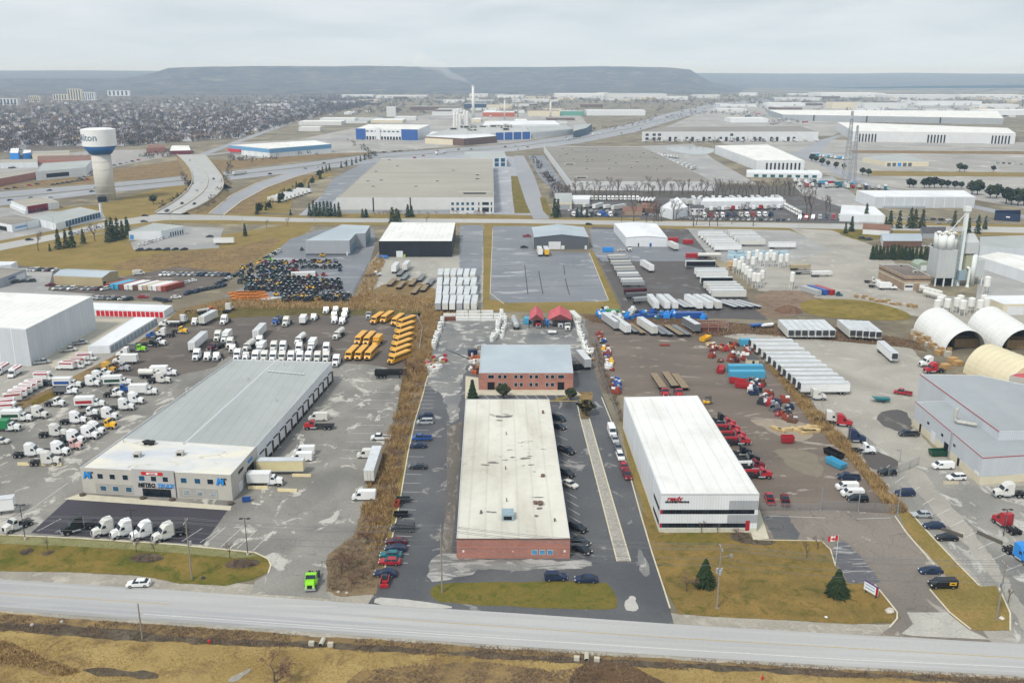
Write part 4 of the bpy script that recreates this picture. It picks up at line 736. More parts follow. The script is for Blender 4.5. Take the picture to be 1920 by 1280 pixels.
def V(kind, px, py, hd, col='white', zone='', label=None, z=0.09, lod=None, group=None):
  b, nm, ph, cat, hh = KIND[kind]; x, y = G(px, py, hh/2); NVEH[0] += 1
  lab = label or f'{col} {ph} {zone}'; vc = rnd.choice(['white', 'white2', 'white3']) if col == 'white' else col
  grp = group or (f'{ph}s {zone}' if not label else None)
  if (py < PART_Y if lod is None else lod):
    o = link(nm, vmesh(kind, vc), None, (x, y, z)); o.rotation_euler.z = R(hd); tag(o, lab, cat, grp)
  else:
    o = thing(nm, lab, cat, (x, y, z), R(hd), grp)
    for n_, me, off in vparts(kind, vc):
      sp_ = _ws.get(me.name) if py > 860 else None; c = link(n_, sp_[0] if sp_ else me, o); c.location = off
      if sp_: link('rim', sp_[1], c)
  return o
def row(kind, n, p0, p1, hd, cols, zone, anchor=None, z=.09, jit=1.0):
  cols = cols if isinstance(cols, list) else [cols]
  for i in range(n):
    t = i/max(1, n-1); c = cols[i % len(cols)]; k = kind[i % len(kind)] if isinstance(kind, list) else kind
    lab = f'{c} {KIND[k][2]}, {ORD[i]} from {anchor} {zone}' if anchor and i < 20 else None
    V(k, lerp(p0[0], p1[0], t), lerp(p0[1], p1[1], t), hd + rnd.uniform(-jit, jit), c, zone, lab, z, None, f'{KIND[k][2]}s {zone}')
# ================================================================== BUILDINGS
W_white = metalclad('white_cladding', '#dde2e6'); W_blue = metalclad('pale_blue_cladding', '#c4cacf'); W_grey = metalclad('grey_cladding', '#a3a8ad'); W_black = metalclad('black_cladding', '#26272c', 2.5, .1); W_dgrey = metalclad('dark_grey_cladding', '#5d6167')
W_tan = metalclad('tan_cladding', '#b3a684'); W_cream = plain('cream_wall', '#d4ccb4', .85, .06, .3); W_conc = plain('painted_block_wall', '#b8b5ad', .85, .07, .3); W_pale = plain('pale_precast_wall', '#cfd2d4', .8, .05, .2)
W_brick = brickmat('red_brick', '#ad7768', '#9d695c', '#b39a90'); W_brown = plain('brown_wall', '#6d5547', .85, .1, .3); W_palebrick = brickmat('tan_brick', '#a08b76', '#96816d', '#b0a394')
R_white = roofing('white_membrane_roof', '#e2e3df', '#c6c4bb', .62, .12, (1, .35, 1), .7, .1); R_cream = roofing('weathered_white_roof', '#d2d0c4', '#b3ae9f', .56, .1, (1, .3, 1), .8, .085, '#575552'); R_grey = roofing('grey_membrane_roof', '#a9aeac', '#989e9c', .6, .05, (1, .35, 1), .7, .1); R_metal = roofing('steel_roof', '#a6b2ba', '#bcc6cc', .58, .04, (1, .6, 1), .4, .6)
R_tan = roofing('gravel_ballast_roof', '#a29e92', '#8c887d', .6, .03, (.25, 1.6, 1)); R_dark = roofing('dark_gravel_roof', '#847f77', '#a09b91', .62, .03, (.25, 1.6, 1)); R_wm = roofing('white_steel_roof', '#e3e6e8', '#c9cdd0', .62, .06, (1, .4, 1), .45, .5)
R_patch = roofing('patched_white_roof', '#c6cbd2', '#e2dcc6', .47, .12, (.5, 1.2, 1), .6, 0, '#b3ad9d'); R_shingle = roofing('dark_shingle_roof', '#4e4d50', '#5f5d5e', .55, .3); H_grey = roofing('house_grey_roof', '#75717a', '#8d898c', .55, .3); H_brown = roofing('house_brown_roof', '#7f6c60', '#948074', .55, .3); H_pale = roofing('house_pale_roof', '#b0aeae', '#c6c5c4', .55, .3); R_red = roofing('red_fabric_roof', '#b8545c', '#c96b70', .55, .4); R_brown = roofing('brown_shingle_roof', '#7a5a4a', '#8b6b58', .55, .3)
M_coping = plain('metal_coping', '#c9ccce', .5, .08); M_sill = plain('pale_trim', '#c5c6c4', .7, .08); M_door = plain('white_door', '#d5d9dc', .6, .06); M_wblue = glass('blue_glass', '#24506e'); M_dark = plain('dark_opening', '#15161a', .8, .2)
M_hvac = plain('rooftop_steel', '#b3b2aa', .55, .15, 1.2); M_hvac2 = plain('rooftop_unit_bluegrey', '#8ba0ab', .5, .1, 1.2)
def inset(pts, d):
  n = len(pts); out_ = []
  for i in range(n):
    p0, p, p1 = Vector(pts[i-1]), Vector(pts[i]), Vector(pts[(i+1) % n]); a = (p-p0).normalized(); b = (p1-p).normalized()
    na, nb = Vector((-a.y, a.x)), Vector((-b.y, b.x)); m_ = (na+nb); k = d/max(.3, m_.length_squared/2); out_.append(tuple(p+m_*k*.5*1.0))
  return out_
class Bld:
  def __init__(s, name, label, pts, h, wall, roof, par=.35, cat='building', group=None, roofs=None, coping=M_coping):
    area = sum(pts[i][0]*pts[(i+1)%len(pts)][1]-pts[(i+1)%len(pts)][0]*pts[i][1] for i in range(len(pts)))
    s.pts = [tuple(p) for p in pts]; s.h = h; n = len(pts); s.c = (sum(p[0] for p in pts)/n, sum(p[1] for p in pts)/n)
    s.o = thing(name, label, cat, (s.c[0], s.c[1], 0), 0, group)
    q = inset(s.pts, .3)
    mb = MB()
    for i in range(n):
      a, b = s.pts[i], s.pts[(i+1) % n]; mb.poly([(*a, -.3), (*b, -.3), (*b, h), (*a, h)])
    s.put('wall', mb, wall)
    mb = MB()
    for i in range(n):
      j = (i+1) % n; mb.poly([(*s.pts[i], h), (*s.pts[j], h), (*q[j], h), (*q[i], h)]); mb.poly([(*q[i], h), (*q[j], h), (*q[j], h-par), (*q[i], h-par)])
    s.put('parapet', mb, coping)
    if roofs:
      for rp, rm in roofs: s.put('roof', MB().poly([(*p, h-par) for p in rp]), rm)
    else: s.put('roof', MB().poly([(*p, h-par) for p in q]), roof)
    s.rz = h-par
  def put(s, name, mb, mat, parent=None):
    mb.v = [(x-s.c[0], y-s.c[1], z) for x, y, z in mb.v]; return mb.build(name, mat, parent or s.o)
  def wall(s, i, u0, u1, z0, z1, name, mat, d=.06, parent=None, back=.02):
    a, b = Vector(s.pts[i]), Vector(s.pts[(i+1) % len(s.pts)]); e = (b-a); L = e.length; e.normalize(); nn = Vector((e.y, -e.x))
    p, q = a+e*(u0*L), a+e*(u1*L); mb = MB(); vs_ = [(*(p-nn*back), z0), (*(q-nn*back), z0), (*(q+nn*d), z0), (*(p+nn*d), z0)]; vs_ += [(x, y, z1) for x, y, _ in vs_]
    mb.add(vs_, [(0, 1, 2, 3), (7, 6, 5, 4), (3, 2, 6, 7), (0, 4, 5, 1), (1, 5, 6, 2), (0, 3, 7, 4)]); return s.put(name, mb, mat, parent)
  def window(s, i, u0, u1, z0, z1, mat=None, frame=True):
    if frame:
      f = s.wall(i, u0, u1, z0, z1, 'window', M_sill, .05); L = (Vector(s.pts[(i+1) % len(s.pts)])-Vector(s.pts[i])).length; t = .09/L
      return s.wall(i, u0+t, u1-t, z0+.09, z1-.09, 'pane', mat or M_glass, .07, f)
    return s.wall(i, u0, u1, z0, z1, 'window', mat or M_glass, .05)
  def text(s, i, u, z, body, size, mat, shear=0, bold=.01, name='sign_lettering', d=.1):
    a, b = Vector(s.pts[i]), Vector(s.pts[(i+1) % len(s.pts)]); e = (b-a); L = e.length; e.normalize(); nn = Vector((e.y, -e.x)); o = a+e*(u*L)+nn*d
    vs_, fs = text_data(body, size, .05, shear, bold); mb = MB().add([(o.x+e.x*x+nn.x*zz, o.y+e.y*x+nn.y*zz, z+y) for x, y, zz in vs_], fs); return s.put(name, mb, mat)
  def rooftop(s, px, py, sx, sy, sz, name='rooftop_unit', mat=None):
    x, y = G(px, py, s.rz); mb = MB().box(x-sx/2, x+sx/2, y-sy/2, y+sy/2, s.rz-.02, s.rz+sz); mb.box(x-sx/2-.08, x+sx/2+.08, y-sy/2-.08, y+sy/2+.08, s.rz+sz, s.rz+sz+.08)
    u = s.put(name, mb, mat or M_hvac); g_ = MB().box(x-sx*.35, x+sx*.35, y-sy/2-.03, y-sy/2, s.rz+sz*.2, s.rz+sz*.8); s.put('louvre', g_, M_dark, u); return u
  def stack(s, px, py, r, hh, name='vent_pipe', mat=None):
    x, y = G(px, py, s.rz); return s.put(name, MB().cyl((x, y, s.rz-.02), (x, y, s.rz+hh), r, r, 8).cyl((x, y, s.rz+hh), (x, y, s.rz+hh+.12), r*1.5, r*1.2, 8), mat or M_hvac)
def RP(px, h): return [G(x, y, h) for x, y in px]
def building(name, label, roofpx, h, wall, roof, par=.35, **k): return Bld(name, label, RP(roofpx, h), h, wall, roof, par, **k)
def gable(name, label, eavepx, h, ridge, wall, roof, axis=0, cat='building', group=None, over=.3):
  """eaves polygon FL FR BR BL; axis 0 = ridge runs front to back, 1 = ridge runs side to side"""
  p = [Vector(q) for q in RP(eavepx, h)]; c = sum(p, Vector((0, 0)))/4; o = thing(name, label, cat, (c.x, c.y, 0), 0, group); b = Bld.__new__(Bld); b.pts = [tuple(q) for q in p]; b.h = h; b.c = (c.x, c.y); b.o = o; b.rz = ridge
  if axis == 0: r0, r1 = (p[0]+p[1])/2, (p[2]+p[3])/2
  else: r0, r1 = (p[0]+p[3])/2, (p[1]+p[2])/2
  mb = MB()
  for i in range(4): mb.poly([(*p[i], -.3), (*p[(i+1) % 4], -.3), (*p[(i+1) % 4], h), (*p[i], h)])
  if axis == 0: mb.poly([(*p[0], h), (*p[1], h), (*r0, ridge)]); mb.poly([(*p[2], h), (*p[3], h), (*r1, ridge)])
  else: mb.poly([(*p[3], h), (*p[0], h), (*r0, ridge)]); mb.poly([(*p[1], h), (*p[2], h), (*r1, ridge)])
  b.put('wall', mb, wall)
  e = (r1-r0).normalized()*over; slopes = ([(p[0], r0, r1, p[3]), (r0, p[1], p[2], r1)] if axis == 0 else [(p[0], p[1], r1, r0), (r0, r1, p[2], p[3])])
  for k_, q in enumerate(slopes):
    if axis == 0: a_ = [q[0]-e, q[1]-e, q[2]+e, q[3]+e]; zz = [h, ridge, ridge, h] if k_ == 0 else [ridge, h, h, ridge]
    else: a_ = [q[0]-e, q[1]+e, q[2]+e, q[3]-e]; zz = [h, h, ridge, ridge] if k_ == 0 else [ridge, ridge, h, h]
    mm = MB().poly([(*v, z+.1) for v, z in zip(a_, zz)]); mm.poly([(*v, z-.02) for v, z in zip(a_, zz)][::-1])
    for i in range(4): j = (i+1) % 4; mm.poly([(*a_[i], zz[i]-.02), (*a_[j], zz[j]-.02), (*a_[j], zz[j]+.1), (*a_[i], zz[i]+.1)])
    b.put('roof', mm, roof)
  return b
def quonset(name, label, base, mat, endmat, hk=1.0, open_=True, n=18):
  p = [Vector(G(*q)) for q in base]; c = sum(p, Vector((0, 0)))/4; o = thing(name, label, 'building', (c.x, c.y, 0)); w = (p[1]-p[0]).length/2
  def arch(a, b, k=1.0, dz=0): return [(*(a+(b-a)*(.5-.5*math.cos(math.pi*i/n))), dz+math.sin(math.pi*i/n)*w*hk*k) for i in range(n+1)]
  f, bk = arch(p[0], p[1]), arch(p[3], p[2]); S = 8; mb = MB(); rings = [[tuple(Vector(a)*(1-t)+Vector(b)*t) for a, b in zip(f, bk)] for t in [i/S for i in range(S+1)]]
  for k in range(S):
    for i in range(n): mb.poly([rings[k][i], rings[k][i+1], rings[k+1][i+1], rings[k+1][i]])
  sh = lambda m_: setattr(m_, 'v', [(x-c.x, y-c.y, z) for x, y, z in m_.v]) or m_
  sh(mb).build('fabric_cover', mat, o, True); sh(MB().poly(bk)).build('end_wall', endmat, o)
  for k in range(S+1):
    rb = MB(); rb.tube([tuple(Vector(q)+Vector((0, 0, .06))) for q in rings[k]], .12, 4); sh(rb).build('arch_rib', mat, o)
  if open_:
    d = (p[3]-p[0]).normalized()*1.2; a, b = p[0]+d, p[1]+d
  else: sh(MB().poly(f[::-1])).build('end_wall', endmat, o)
  return o, p
# ---- brick-fronted unit building with the weathered white roof
B = building('unit_building', 'long low industrial unit building with brick front and stained white roof', [(856, 1009), (1069, 1009), (1030, 748), (873, 748)], hgt(856, 1047, 1009), W_brick, R_cream, .15)
for k in range(3): B.window(0, .662+k*.069, .714+k*.069, 1.0, 2.2, plain('blue_poster', '#4f8fb8', .4, .3, 2.0))
for u in (.05, .945): B.wall(0, u, u+.017, 1.6, 2.1, 'unit_number_sign', plain('white_sign', '#e2e2dc', .6, .04))
B.wall(0, .493, .502, 1.7, 1.9, 'wall_light', plain('white_sign', '#e2e2dc', .6, .04)); B.wall(0, 0, 1, B.h-.25, B.h+.03, 'fascia', plain('brown_fascia', '#6b5a50', .6, .1), .08); B.wall(0, -.001, 1.001, 2.75, 2.95, 'brick_band', plain('pale_brick_band', '#b08074', .9, .08), .03)
for k in range(11):
  B.wall(3, .05+k*.087, .075+k*.087, 0, 2.2, 'door', W_brown); B.wall(1, .05+k*.087, .08+k*.087, 0, 2.2, 'door', M_dark); B.window(1, .09+k*.087, .11+k*.087, 1, 2.2)
B.rooftop(952, 970, 2.6, 3.2, 1.4, 'rooftop_unit', M_hvac2)
for x, y, r_, hh in ((1013, 946, .55, .7), (1004, 944, .45, .5), (902, 961, .2, .5), (1040, 977, .2, .6), (1018, 775, .3, .8), (1018, 893, .4, .5), (948, 880, .12, .8), (949, 815, .12, .8), (950, 940, .12, .8)): B.stack(x, y, r_, hh, 'roof_vent', plain('rusty_vent', '#6e5a4e', .7, .2))
def blot(px, py, w, d, n=9):                # worn dark patch of the roof felt
  x, y = G(px, py, B.rz); B.put('roof_patch', MB().poly([(x+math.cos(2*math.pi*k/n)*w*rnd.uniform(.5, 1.1), y+math.sin(2*math.pi*k/n)*d*rnd.uniform(.45, 1.1), B.rz+.006+.002*rnd.random()) for k in range(n)]), roofing('worn_felt', '#6d6b69', '#8f8c86', .55, 1.5, (1, 1, 1)))
for px, py, w, d in ((930, 779, 2.2, .5), (944, 781, 2.6, 1.2), (955, 780, 1.6, 1.4), (938, 788, 1.4, .8), (922, 777, 1.0, .6), (948, 776, 1.2, .4), (910, 871, 1.4, .6), (925, 867, 1.8, .8), (948, 862, 1.0, .5), (960, 857, .9, .6), (985, 859, 1.6, .9), (993, 855, 1.0, .5), (995, 871, 1.1, .5), (955, 843, 1.4, .4), (1012, 953, .8, 1.0), (917, 959, 1.0, .5), (927, 960, .9, .5), (902, 962, .5, .6), (1005, 967, .7, .8), (1008, 932, 2.0, .35), (1018, 893, .8, .7), (1002, 884, .5, .3)): blot(px, py, w, d)
# ---- two-storey brick office
B = building('brick_office', 'two storey red brick office with flat blue grey roof', [(898, 699), (1075, 699), (1068, 646), (903, 646)], hgt(898, 731, 699), W_brick, R_metal, .2); h = B.h
for a, b in ((638, 715), (760, 805), (828, 872), (960, 1005), (1028, 1072), (1147, 1190), (1215, 1260), (1348, 1390), (1410, 1458), (1500, 1580)):
  u0, u1 = (a-528)/1162, (b-528)/1162; B.window(0, u0, u1, h*.67, h*.9)
  if b-a < 60: B.window(0, u0, u1, h*.2, h*.44)
for u0, u1 in ((.09, .165), (.835, .905)): B.wall(0, u0, u1, 0, h*.46, 'entrance_door', M_dark, .05)
B.wall(0, 0, 1, h*.52, h*.56, 'brick_band', plain('pale_brick_band', '#b08074', .9, .08), .03)
# ---- truck dealership
hM = 7.0; pm_ = RP([(150, 876), (432, 890), (622, 678), (435, 673)], hM)
sp = [Vector(pm_[1])*.8+Vector(pm_[2])*.2, Vector(pm_[0])*.78+Vector(pm_[3])*.22]; q_ = inset(pm_, .3); s1 = Vector(q_[1])*.8+Vector(q_[2])*.2; s2 = Vector(q_[0])*.78+Vector(q_[3])*.22
B = Bld('truck_dealership', 'grey truck dealership with lettered front and long grey roof', pm_, hM, W_conc, R_grey, .4, roofs=[([q_[0], q_[1], tuple(s1), tuple(s2)], R_patch), ([tuple(s2), tuple(s1), q_[2], q_[3]], R_grey)])
zu = lambda x: (x-45)/1605
for a, b in ((220, 285), (352, 415), (492, 555), (668, 735), (797, 860), (922, 985), (1115, 1182), (1262, 1327), (1397, 1465)): B.window(0, zu(a), zu(b), 4.2, 5.65, M_wblue if a in (668, 1115, 1262) else M_glass)
for a, b in ((235, 305), (370, 438), (512, 580)): B.window(0, zu(a), zu(b), .95, 2.35, M_wblue)
for a, b in ((1130, 1200), (1277, 1345), (1413, 1482)): B.window(0, zu(a), zu(b), .95, 2.35, plain('picture_panel', '#8f989c', .4, .55, 1.6))
W_band = plain('grey_wall_band', '#a3a19b', .85, .06)
B.wall(0, zu(185), zu(625), .35, 2.9, 'wall_band', W_band, .03); B.wall(0, zu(1085), zu(1500), .35, 2.9, 'wall_band', W_band, .03)
B.wall(0, zu(600), zu(1060), 0, hM+.35, 'entrance_bay', plain('entrance_bay_wall', '#b4b2b0', .85, .06), .045); B.wall(0, zu(1052), zu(1062), 0, hM, 'downpipe', W_dgrey, .12)
e_ = B.wall(0, zu(695), zu(1000), .05, 2.25, 'entrance_glazing', plain('entrance_glass', '#111c24', .15, .3), .08)
for k in range(1, 5): B.wall(0, zu(695+k*61)-.001, zu(695+k*61)+.001, .05, 2.25, 'mullion', M_blk, .11, e_)
M_black = plain('black_lettering', '#121316', .6, .05); M_bluel = plain('blue_lettering', '#2f8fdc', .5, .05); M_redl = plain('red_lettering', '#a81f2b', .6, .05); M_sgn = plain('red_sign', '#c9302f', .5, .05); M_wl = plain('white_lettering', '#eceeee', .5, .04)
B.text(0, zu(745), 3.15, 'METRO', 1.35, M_black, .2, .05); B.text(0, zu(950), 3.15, 'TRUCK', 1.35, M_bluel, .2, .05)
for a, b in ((655, 720), (735, 790), (800, 850), (862, 930), (940, 1020)): B.wall(0, zu(a), zu(b), 2.5, 2.68, 'sign_strip', M_black, .1)
sg = B.wall(0, zu(705), zu(930), 5.95, 6.75, 'red_sign', M_sgn, .18); B.wall(0, zu(760), zu(880), 6.1, 6.6, 'sign_oval', M_wl, .2, sg); B.wall(0, zu(785), zu(855), 6.25, 6.45, 'sign_bar', M_redl, .22, sg)
for u in (zu(105), zu(1530)): B.text(0, u, 5.0, 'M', 2.6, M_bluel, .25, .09, 'emblem_letter'); B.text(0, u+.034, 5.0, 'T', 2.4, M_black, -.15, .04, 'emblem_letter')
for k in range(13):
  u = .215+k*.0605; d_ = B.wall(1, u, u+.036, .9, 3.9, 'overhead_door', M_door, .05); B.wall(1, u, u+.036, 3.9, 4.1, 'door_header', M_dark, .3, d_)
  B.wall(1, u+.047, u+.0486, 0, 3.9, 'dock_fin', plain('brown_steel', '#5a4436', .7, .15), .5); B.wall(1, u+.0, u+.036, 0, .85, 'dock_bumper', M_blk, .25)
B.wall(1, .2, 1, .0, hM-.02, 'side_cladding', W_white, .025); B.text(1, .07, 5.3, 'METRO', 1.0, M_black, .2, .03); B.text(1, .14, 5.3, 'TRUCK', 1.0, M_bluel, .2, .03)
B.wall(1, .05, .075, .0, 2.6, 'door', M_door); B.wall(1, .115, .165, .4, 4.0, 'dock_opening', M_dark, .06)
B.rooftop(258, 856, 1.7, 1.6, 1.1); B.rooftop(338, 853, 1.7, 1.6, 1.1); B.stack(275, 832, .8, .8, 'roof_fan', M_blk); B.stack(284, 833, .8, .8, 'roof_fan', M_blk)
a, b = Vector(G(345, 832, B.rz)), Vector(G(520, 674, B.rz)); dd = (b-a).normalized(); nn = Vector((-dd.y, dd.x))*.13
B.put('roof_ridge', MB().add([(*(a-nn), B.rz+.25), (*(b-nn), B.rz+.25), (*(b+nn), B.rz+.25), (*(a+nn), B.rz+.25), (*(a-nn*3), B.rz), (*(b-nn*3), B.rz), (*(b+nn*3), B.rz), (*(a+nn*3), B.rz)], [(0, 1, 2, 3), (4, 5, 1, 0), (3, 2, 6, 7)]), M_coping)
for x, y in ((345, 743), (465, 712), (518, 752), (533, 685), (417, 678), (232, 829)): B.stack(x, y, .15, 1.0)
for x in range(10): B.rooftop(505+x*7, 697+x*.6, .8, .8, .25, 'skylight', M_coping)
for x, y in ((155, 929), (268, 935), (323, 938), (433, 945)):
  xx, yy = G(x, y); tag(MB().cyl((0, 0, 0), (0, 0, .5), .65, .8, 10).cyl((0, 0, .45), (0, 0, .55), .6, .5, 10).build('planter_tub', plain('tub', '#5b5046', .9), None, False, (xx, yy, .05)), 'round dark planter tub on the dealership forecourt walk', 'planter', 'planter tubs before the dealership')
sheet('walkway', [(148, 926), (434, 949), (432, 957), (120, 936)], plain('pale_concrete', '#c0baa6', .85, .1, .5), 8)
# ---- machinery mover's white building
hR = hgt(1240, 998, 925); B = building('machinery_building', 'white metal building with black window bands and broad white roof', [(1240, 925), (1424, 925), (1308, 741), (1170, 744)], hR, W_white, R_white, .12); hk = hR/8.4
for k in range(14): B.window(0, .02+k*.0675, .0865+k*.0675, 4.05*hk, 4.95*hk, M_dark if k % 3 else M_glass, False)
for k in range(13): B.window(0, .02+k*.0665, .0855+k*.0665, 1.1*hk, 2.02*hk, M_dark if k % 4 else M_glass, False)
B.wall(0, .7, 1.0, 4.98*hk, 6.9*hk, 'grey_panel', W_grey, .04); B.wall(0, .69, 1.0, 2.1*hk, 3.85*hk, 'grey_panel', W_grey, .04); B.wall(0, .882, .925, .5, 2.6*hk, 'door', M_redl, .07); B.wall(0, 0, 1, 0, .95*hk, 'plinth', plain('cream_plinth', '#c4c2b2', .85), .03)
for z in (4.05, 1.1): B.wall(0, -.004, .02, z*hk, (z+.92)*hk, 'red_end_panel', M_redl, .055)
B.text(0, .135, 7.35*hk, 'ready', 1.5, M_redl, .25, .03); B.text(0, .165, 6.65*hk, 'MACHINERY MOVING', .55, M_black, 0, .03); B.wall(0, 0, 1, hR-.22, hR+.02, 'fascia', M_coping, .1)
for k in range(14): B.wall(3, .004+k*.0711, .0711*(k+1)-.002, .5, hR-.25, 'wall_panel', W_white, .05)
B.wall(3, 0, 1, 0, .5, 'plinth', plain('cream_plinth', '#c4c2b2', .85), .08); B.wall(3, .86, .985, 4.05*hk, 4.95*hk, 'window', M_dark, .07); B.wall(3, .86, .985, 1.1*hk, 2.0*hk, 'window', M_dark, .07)
for k in range(10): B.wall(1, .06+k*.09, .11+k*.09, 0, 4.5, 'overhead_door', M_door, .05)
# ---- big white storage hall and the two storage rows
hS = hgt(57, 688, 617); p_ = [G(-330, 588, hS), G(48, 617, hS), G(173, 555, hS), G(-180, 540, hS)]
B = Bld('storage_hall', 'tall plain white storage hall with flat white roof', p_, hS, W_white, R_white, .15)
for k in range(9): B.wall(1, .004+k*.111, .111*(k+1)-.004, .3, hS-.3, 'wall_panel', W_blue, .05)
for k in range(14): B.wall(0, .002+k*.0714, .0714*(k+1)-.003, .3, hS-.3, 'wall_panel', W_blue, .05)
B = building('storage_row', 'low white storage row with red roll-up doors', [(140, 579), (307, 583), (324, 572), (140, 566)], 3.0, W_white, R_wm, .1)
for k in range(15): B.wall(0, .24+k*.0505, .24+k*.0505+.041, .1, 2.5, 'roll_up_door', plain('red_door', '#c4222e', .5, .12, 3), .04)
B = building('storage_row', 'long narrow white-roofed storage row beside the grass strip', [(164, 649), (205, 648), (294, 594.5), (252, 594)], 3.0, W_white, R_wm, .1)
for k in range(13): B.wall(1, .02+k*.076, .085+k*.076, .1, 2.4, 'roll_up_door', plain('blue_grey_door', '#8c99a3', .5, .12), .04)
# ---- pale blue factory block on the right
hL = hgt(1847, 910, 858); B = building('metal_workshop', 'pale blue metal workshop with grey roof and red trim', [(1717, 753), (1843, 858), (2150, 838), (1960, 742)], hL, W_blue, roofing('workshop_roof', '#9fa5a8', '#90979a', .6, .06), .2)
TRIM = plain('red_trim', '#a84a4c', .5, .1); B.wall(0, 0, 1, hL-.15, hL+.06, 'red_trim', TRIM, .08); B.wall(1, 0, 1, hL-.15, hL+.06, 'red_trim', TRIM, .08)
B.wall(0, 0, 1, 0, 2.2, 'block_plinth', W_cream, .04); B.wall(1, 0, 1, 0, 2.2, 'block_plinth', W_cream, .04)
for u0, u1, z0, z1, m_, nm in ((.22, .25, 4.2, 4.9, M_glass, 'window'), (.44, .47, 4.2, 4.9, M_glass, 'window'), (.62, .65, 4.2, 4.9, M_glass, 'window'), (.3, .36, 0, 3.4, M_door, 'overhead_door'), (.5, .56, 0, 3.4, M_dark, 'overhead_door'), (.7, .73, 0, 2.2, M_dark, 'door'), (.11, .14, 0, 2.4, M_dark, 'door')): B.wall(0, u0, u1, z0, z1, nm, m_, .07)
B.wall(0, .58, .6, 0, hL+.3, 'downpipe', W_grey, .3); B.wall(0, .93, .985, 2.2, 2.9, 'name_board', plain('white_sign', '#e2e2dc', .6, .04), .09);
B.wall(1, 0, .2, 0, 2.2, 'window_band', W_cream, .05)
x, y = G(1790, 790, hL); mb = MB(); mb.cyl((x, y, hL-.2), (x, y, hL+3.4), .45, .45, 10); mb.cyl((x, y, hL+3.3), (x+.6, y, hL+4.1), .5, .4, 10); mb.cyl((x, y-1.2, hL+.5), (x+4.2, y-4, hL+.6), .5, .5, 8); mb.cyl((x, y, hL+.6), (x, y-1.4, hL+.55), .45, .45, 8); B.put('exhaust_duct', mb, M_hvac)
hH = hL+2.4;
B = Bld('metal_workshop', 'taller grey-roofed hall behind the pale blue workshop', [G(1725, 701, hH), tuple(Vector(G(1725, 701, hH))*.35+Vector(G(1980, 885, hH))*.65), G(2300, 800, hH), G(1837, 703, hH)], hH, W_blue, roofing('workshop_roof', '#9fa5a8', '#90979a', .6, .06), .2); B.wall(0, 0, 1, hH-.2, hH+.06, 'red_trim', TRIM, .1)
B = building('grey_workshop', 'grey block workshop with small window beside cream fabric hut', [(1893, 704), (2060, 735), (2060, 690), (1930, 690)], 7, W_conc, R_red, .2); B.window(0, .2, .3, 3, 4.2)
# ---- fabric huts
M_fab = plain('white_fabric', '#dedfdc', .6, .05, .2); M_fabc = plain('cream_fabric', '#d6cdaf', .6, .05, .2); M_fabe = plain('fabric_end', '#8f8a86', .8, .1)
quonset('fabric_hut', 'white arched fabric hut open towards stacked pallets', [(1770, 664), (1847, 659), (1787, 613), (1713, 618)], M_fab, M_fabe)
quonset('fabric_hut', 'white arched fabric hut beside the storage silos, right of its twin', [(1874, 664), (1958, 660), (1886, 613), (1812, 618)], M_fab, M_fabe)
quonset('fabric_hut', 'cream arched fabric hut behind the pale blue workshop', [(1884, 738), (1990, 732), (1885, 692), (1806, 698)], M_fabc, M_fabc, .95, False)
# ---- red-roofed open shelters in the rear court
for px, nm in (([(992, 600), (1020, 600), (1017, 583), (994, 583)], 'narrow open shelter with red fabric gable roof'), ([(1027, 600), (1073, 600), (1068, 583), (1030, 583)], 'wide open shelter with red fabric gable roof and parked trucks')):
  h_ = 3.6; p = [Vector(q) for q in RP(px, h_)]; c = sum(p, Vector((0, 0)))/4; o = thing('open_shelter', nm, 'shelter', (c.x, c.y, 0)); r0, r1 = (p[0]+p[1])/2, (p[2]+p[3])/2
  for q, z in (([p[0], r0, r1, p[3]], [h_, 6, 6, h_]), ([r0, p[1], p[2], r1], [6, h_, h_, 6])): MB().poly([(v.x-c.x, v.y-c.y, zz) for v, zz in zip(q, z)]).build('roof', R_red, o)
  for q in p: MB().box(q.x-c.x-.15, q.x-c.x+.15, q.y-c.y-.15, q.y-c.y+.15, 0, h_).build('post', M_blk, o)
  MB().poly([(p[3].x-c.x, p[3].y-c.y, 0), (p[2].x-c.x, p[2].y-c.y, 0), (p[2].x-c.x, p[2].y-c.y, h_), (r1.x-c.x, r1.y-c.y, 6), (p[3].x-c.x, p[3].y-c.y, h_)]).build('back_wall', W_dgrey, o)
  MB().poly([(p[0].x-c.x, p[0].y-c.y, h_), (p[1].x-c.x, p[1].y-c.y, h_), (r0.x-c.x, r0.y-c.y, 6)]).build('gable_panel', plain('gable_brown', '#6a3c3a', .8), o)
# ---- second row
h_ = hgt(572, 479, 451); B = building('implement_dealer', 'pale grey metal tractor dealership with stepped side', [(572, 451), (655, 451), (667, 438), (685, 437), (694, 423), (640, 421)], h_, W_grey, R_metal, .15)
for k in range(4): B.wall(1, .1+k*.22, .25+k*.22, 0, 5, 'overhead_door', plain('blue_bay', '#6c93a8', .5), .06)
for k in range(3): B.wall(3, .1+k*.3, .3+k*.3, 0, 5, 'overhead_door', plain('blue_bay', '#6c93a8', .5), .06)
B.wall(0, .92, .95, 0, 2.2, 'door', M_door); B.wall(0, 0, 1, 0, 1.1, 'plinth', W_dgrey, .03)
h_ = hgt(710, 482, 452); B = building('black_warehouse', 'black clad warehouse with bright white roof', [(710, 452), (847, 452), (854, 417.5), (733, 416.5)], h_, W_black, R_white, .15); B.wall(0, .235, .325, 0, 3.6, 'overhead_door', M_door); B.wall(0, .335, .36, 0, 1.6, 'gas_box', plain('lime_box', '#a8b84a', .6), .8)
for k in range(12): B.wall(0, k/12+.002, (k+1)/12-.002, 3.8, h_-.3, 'wall_panel', W_black, .05)
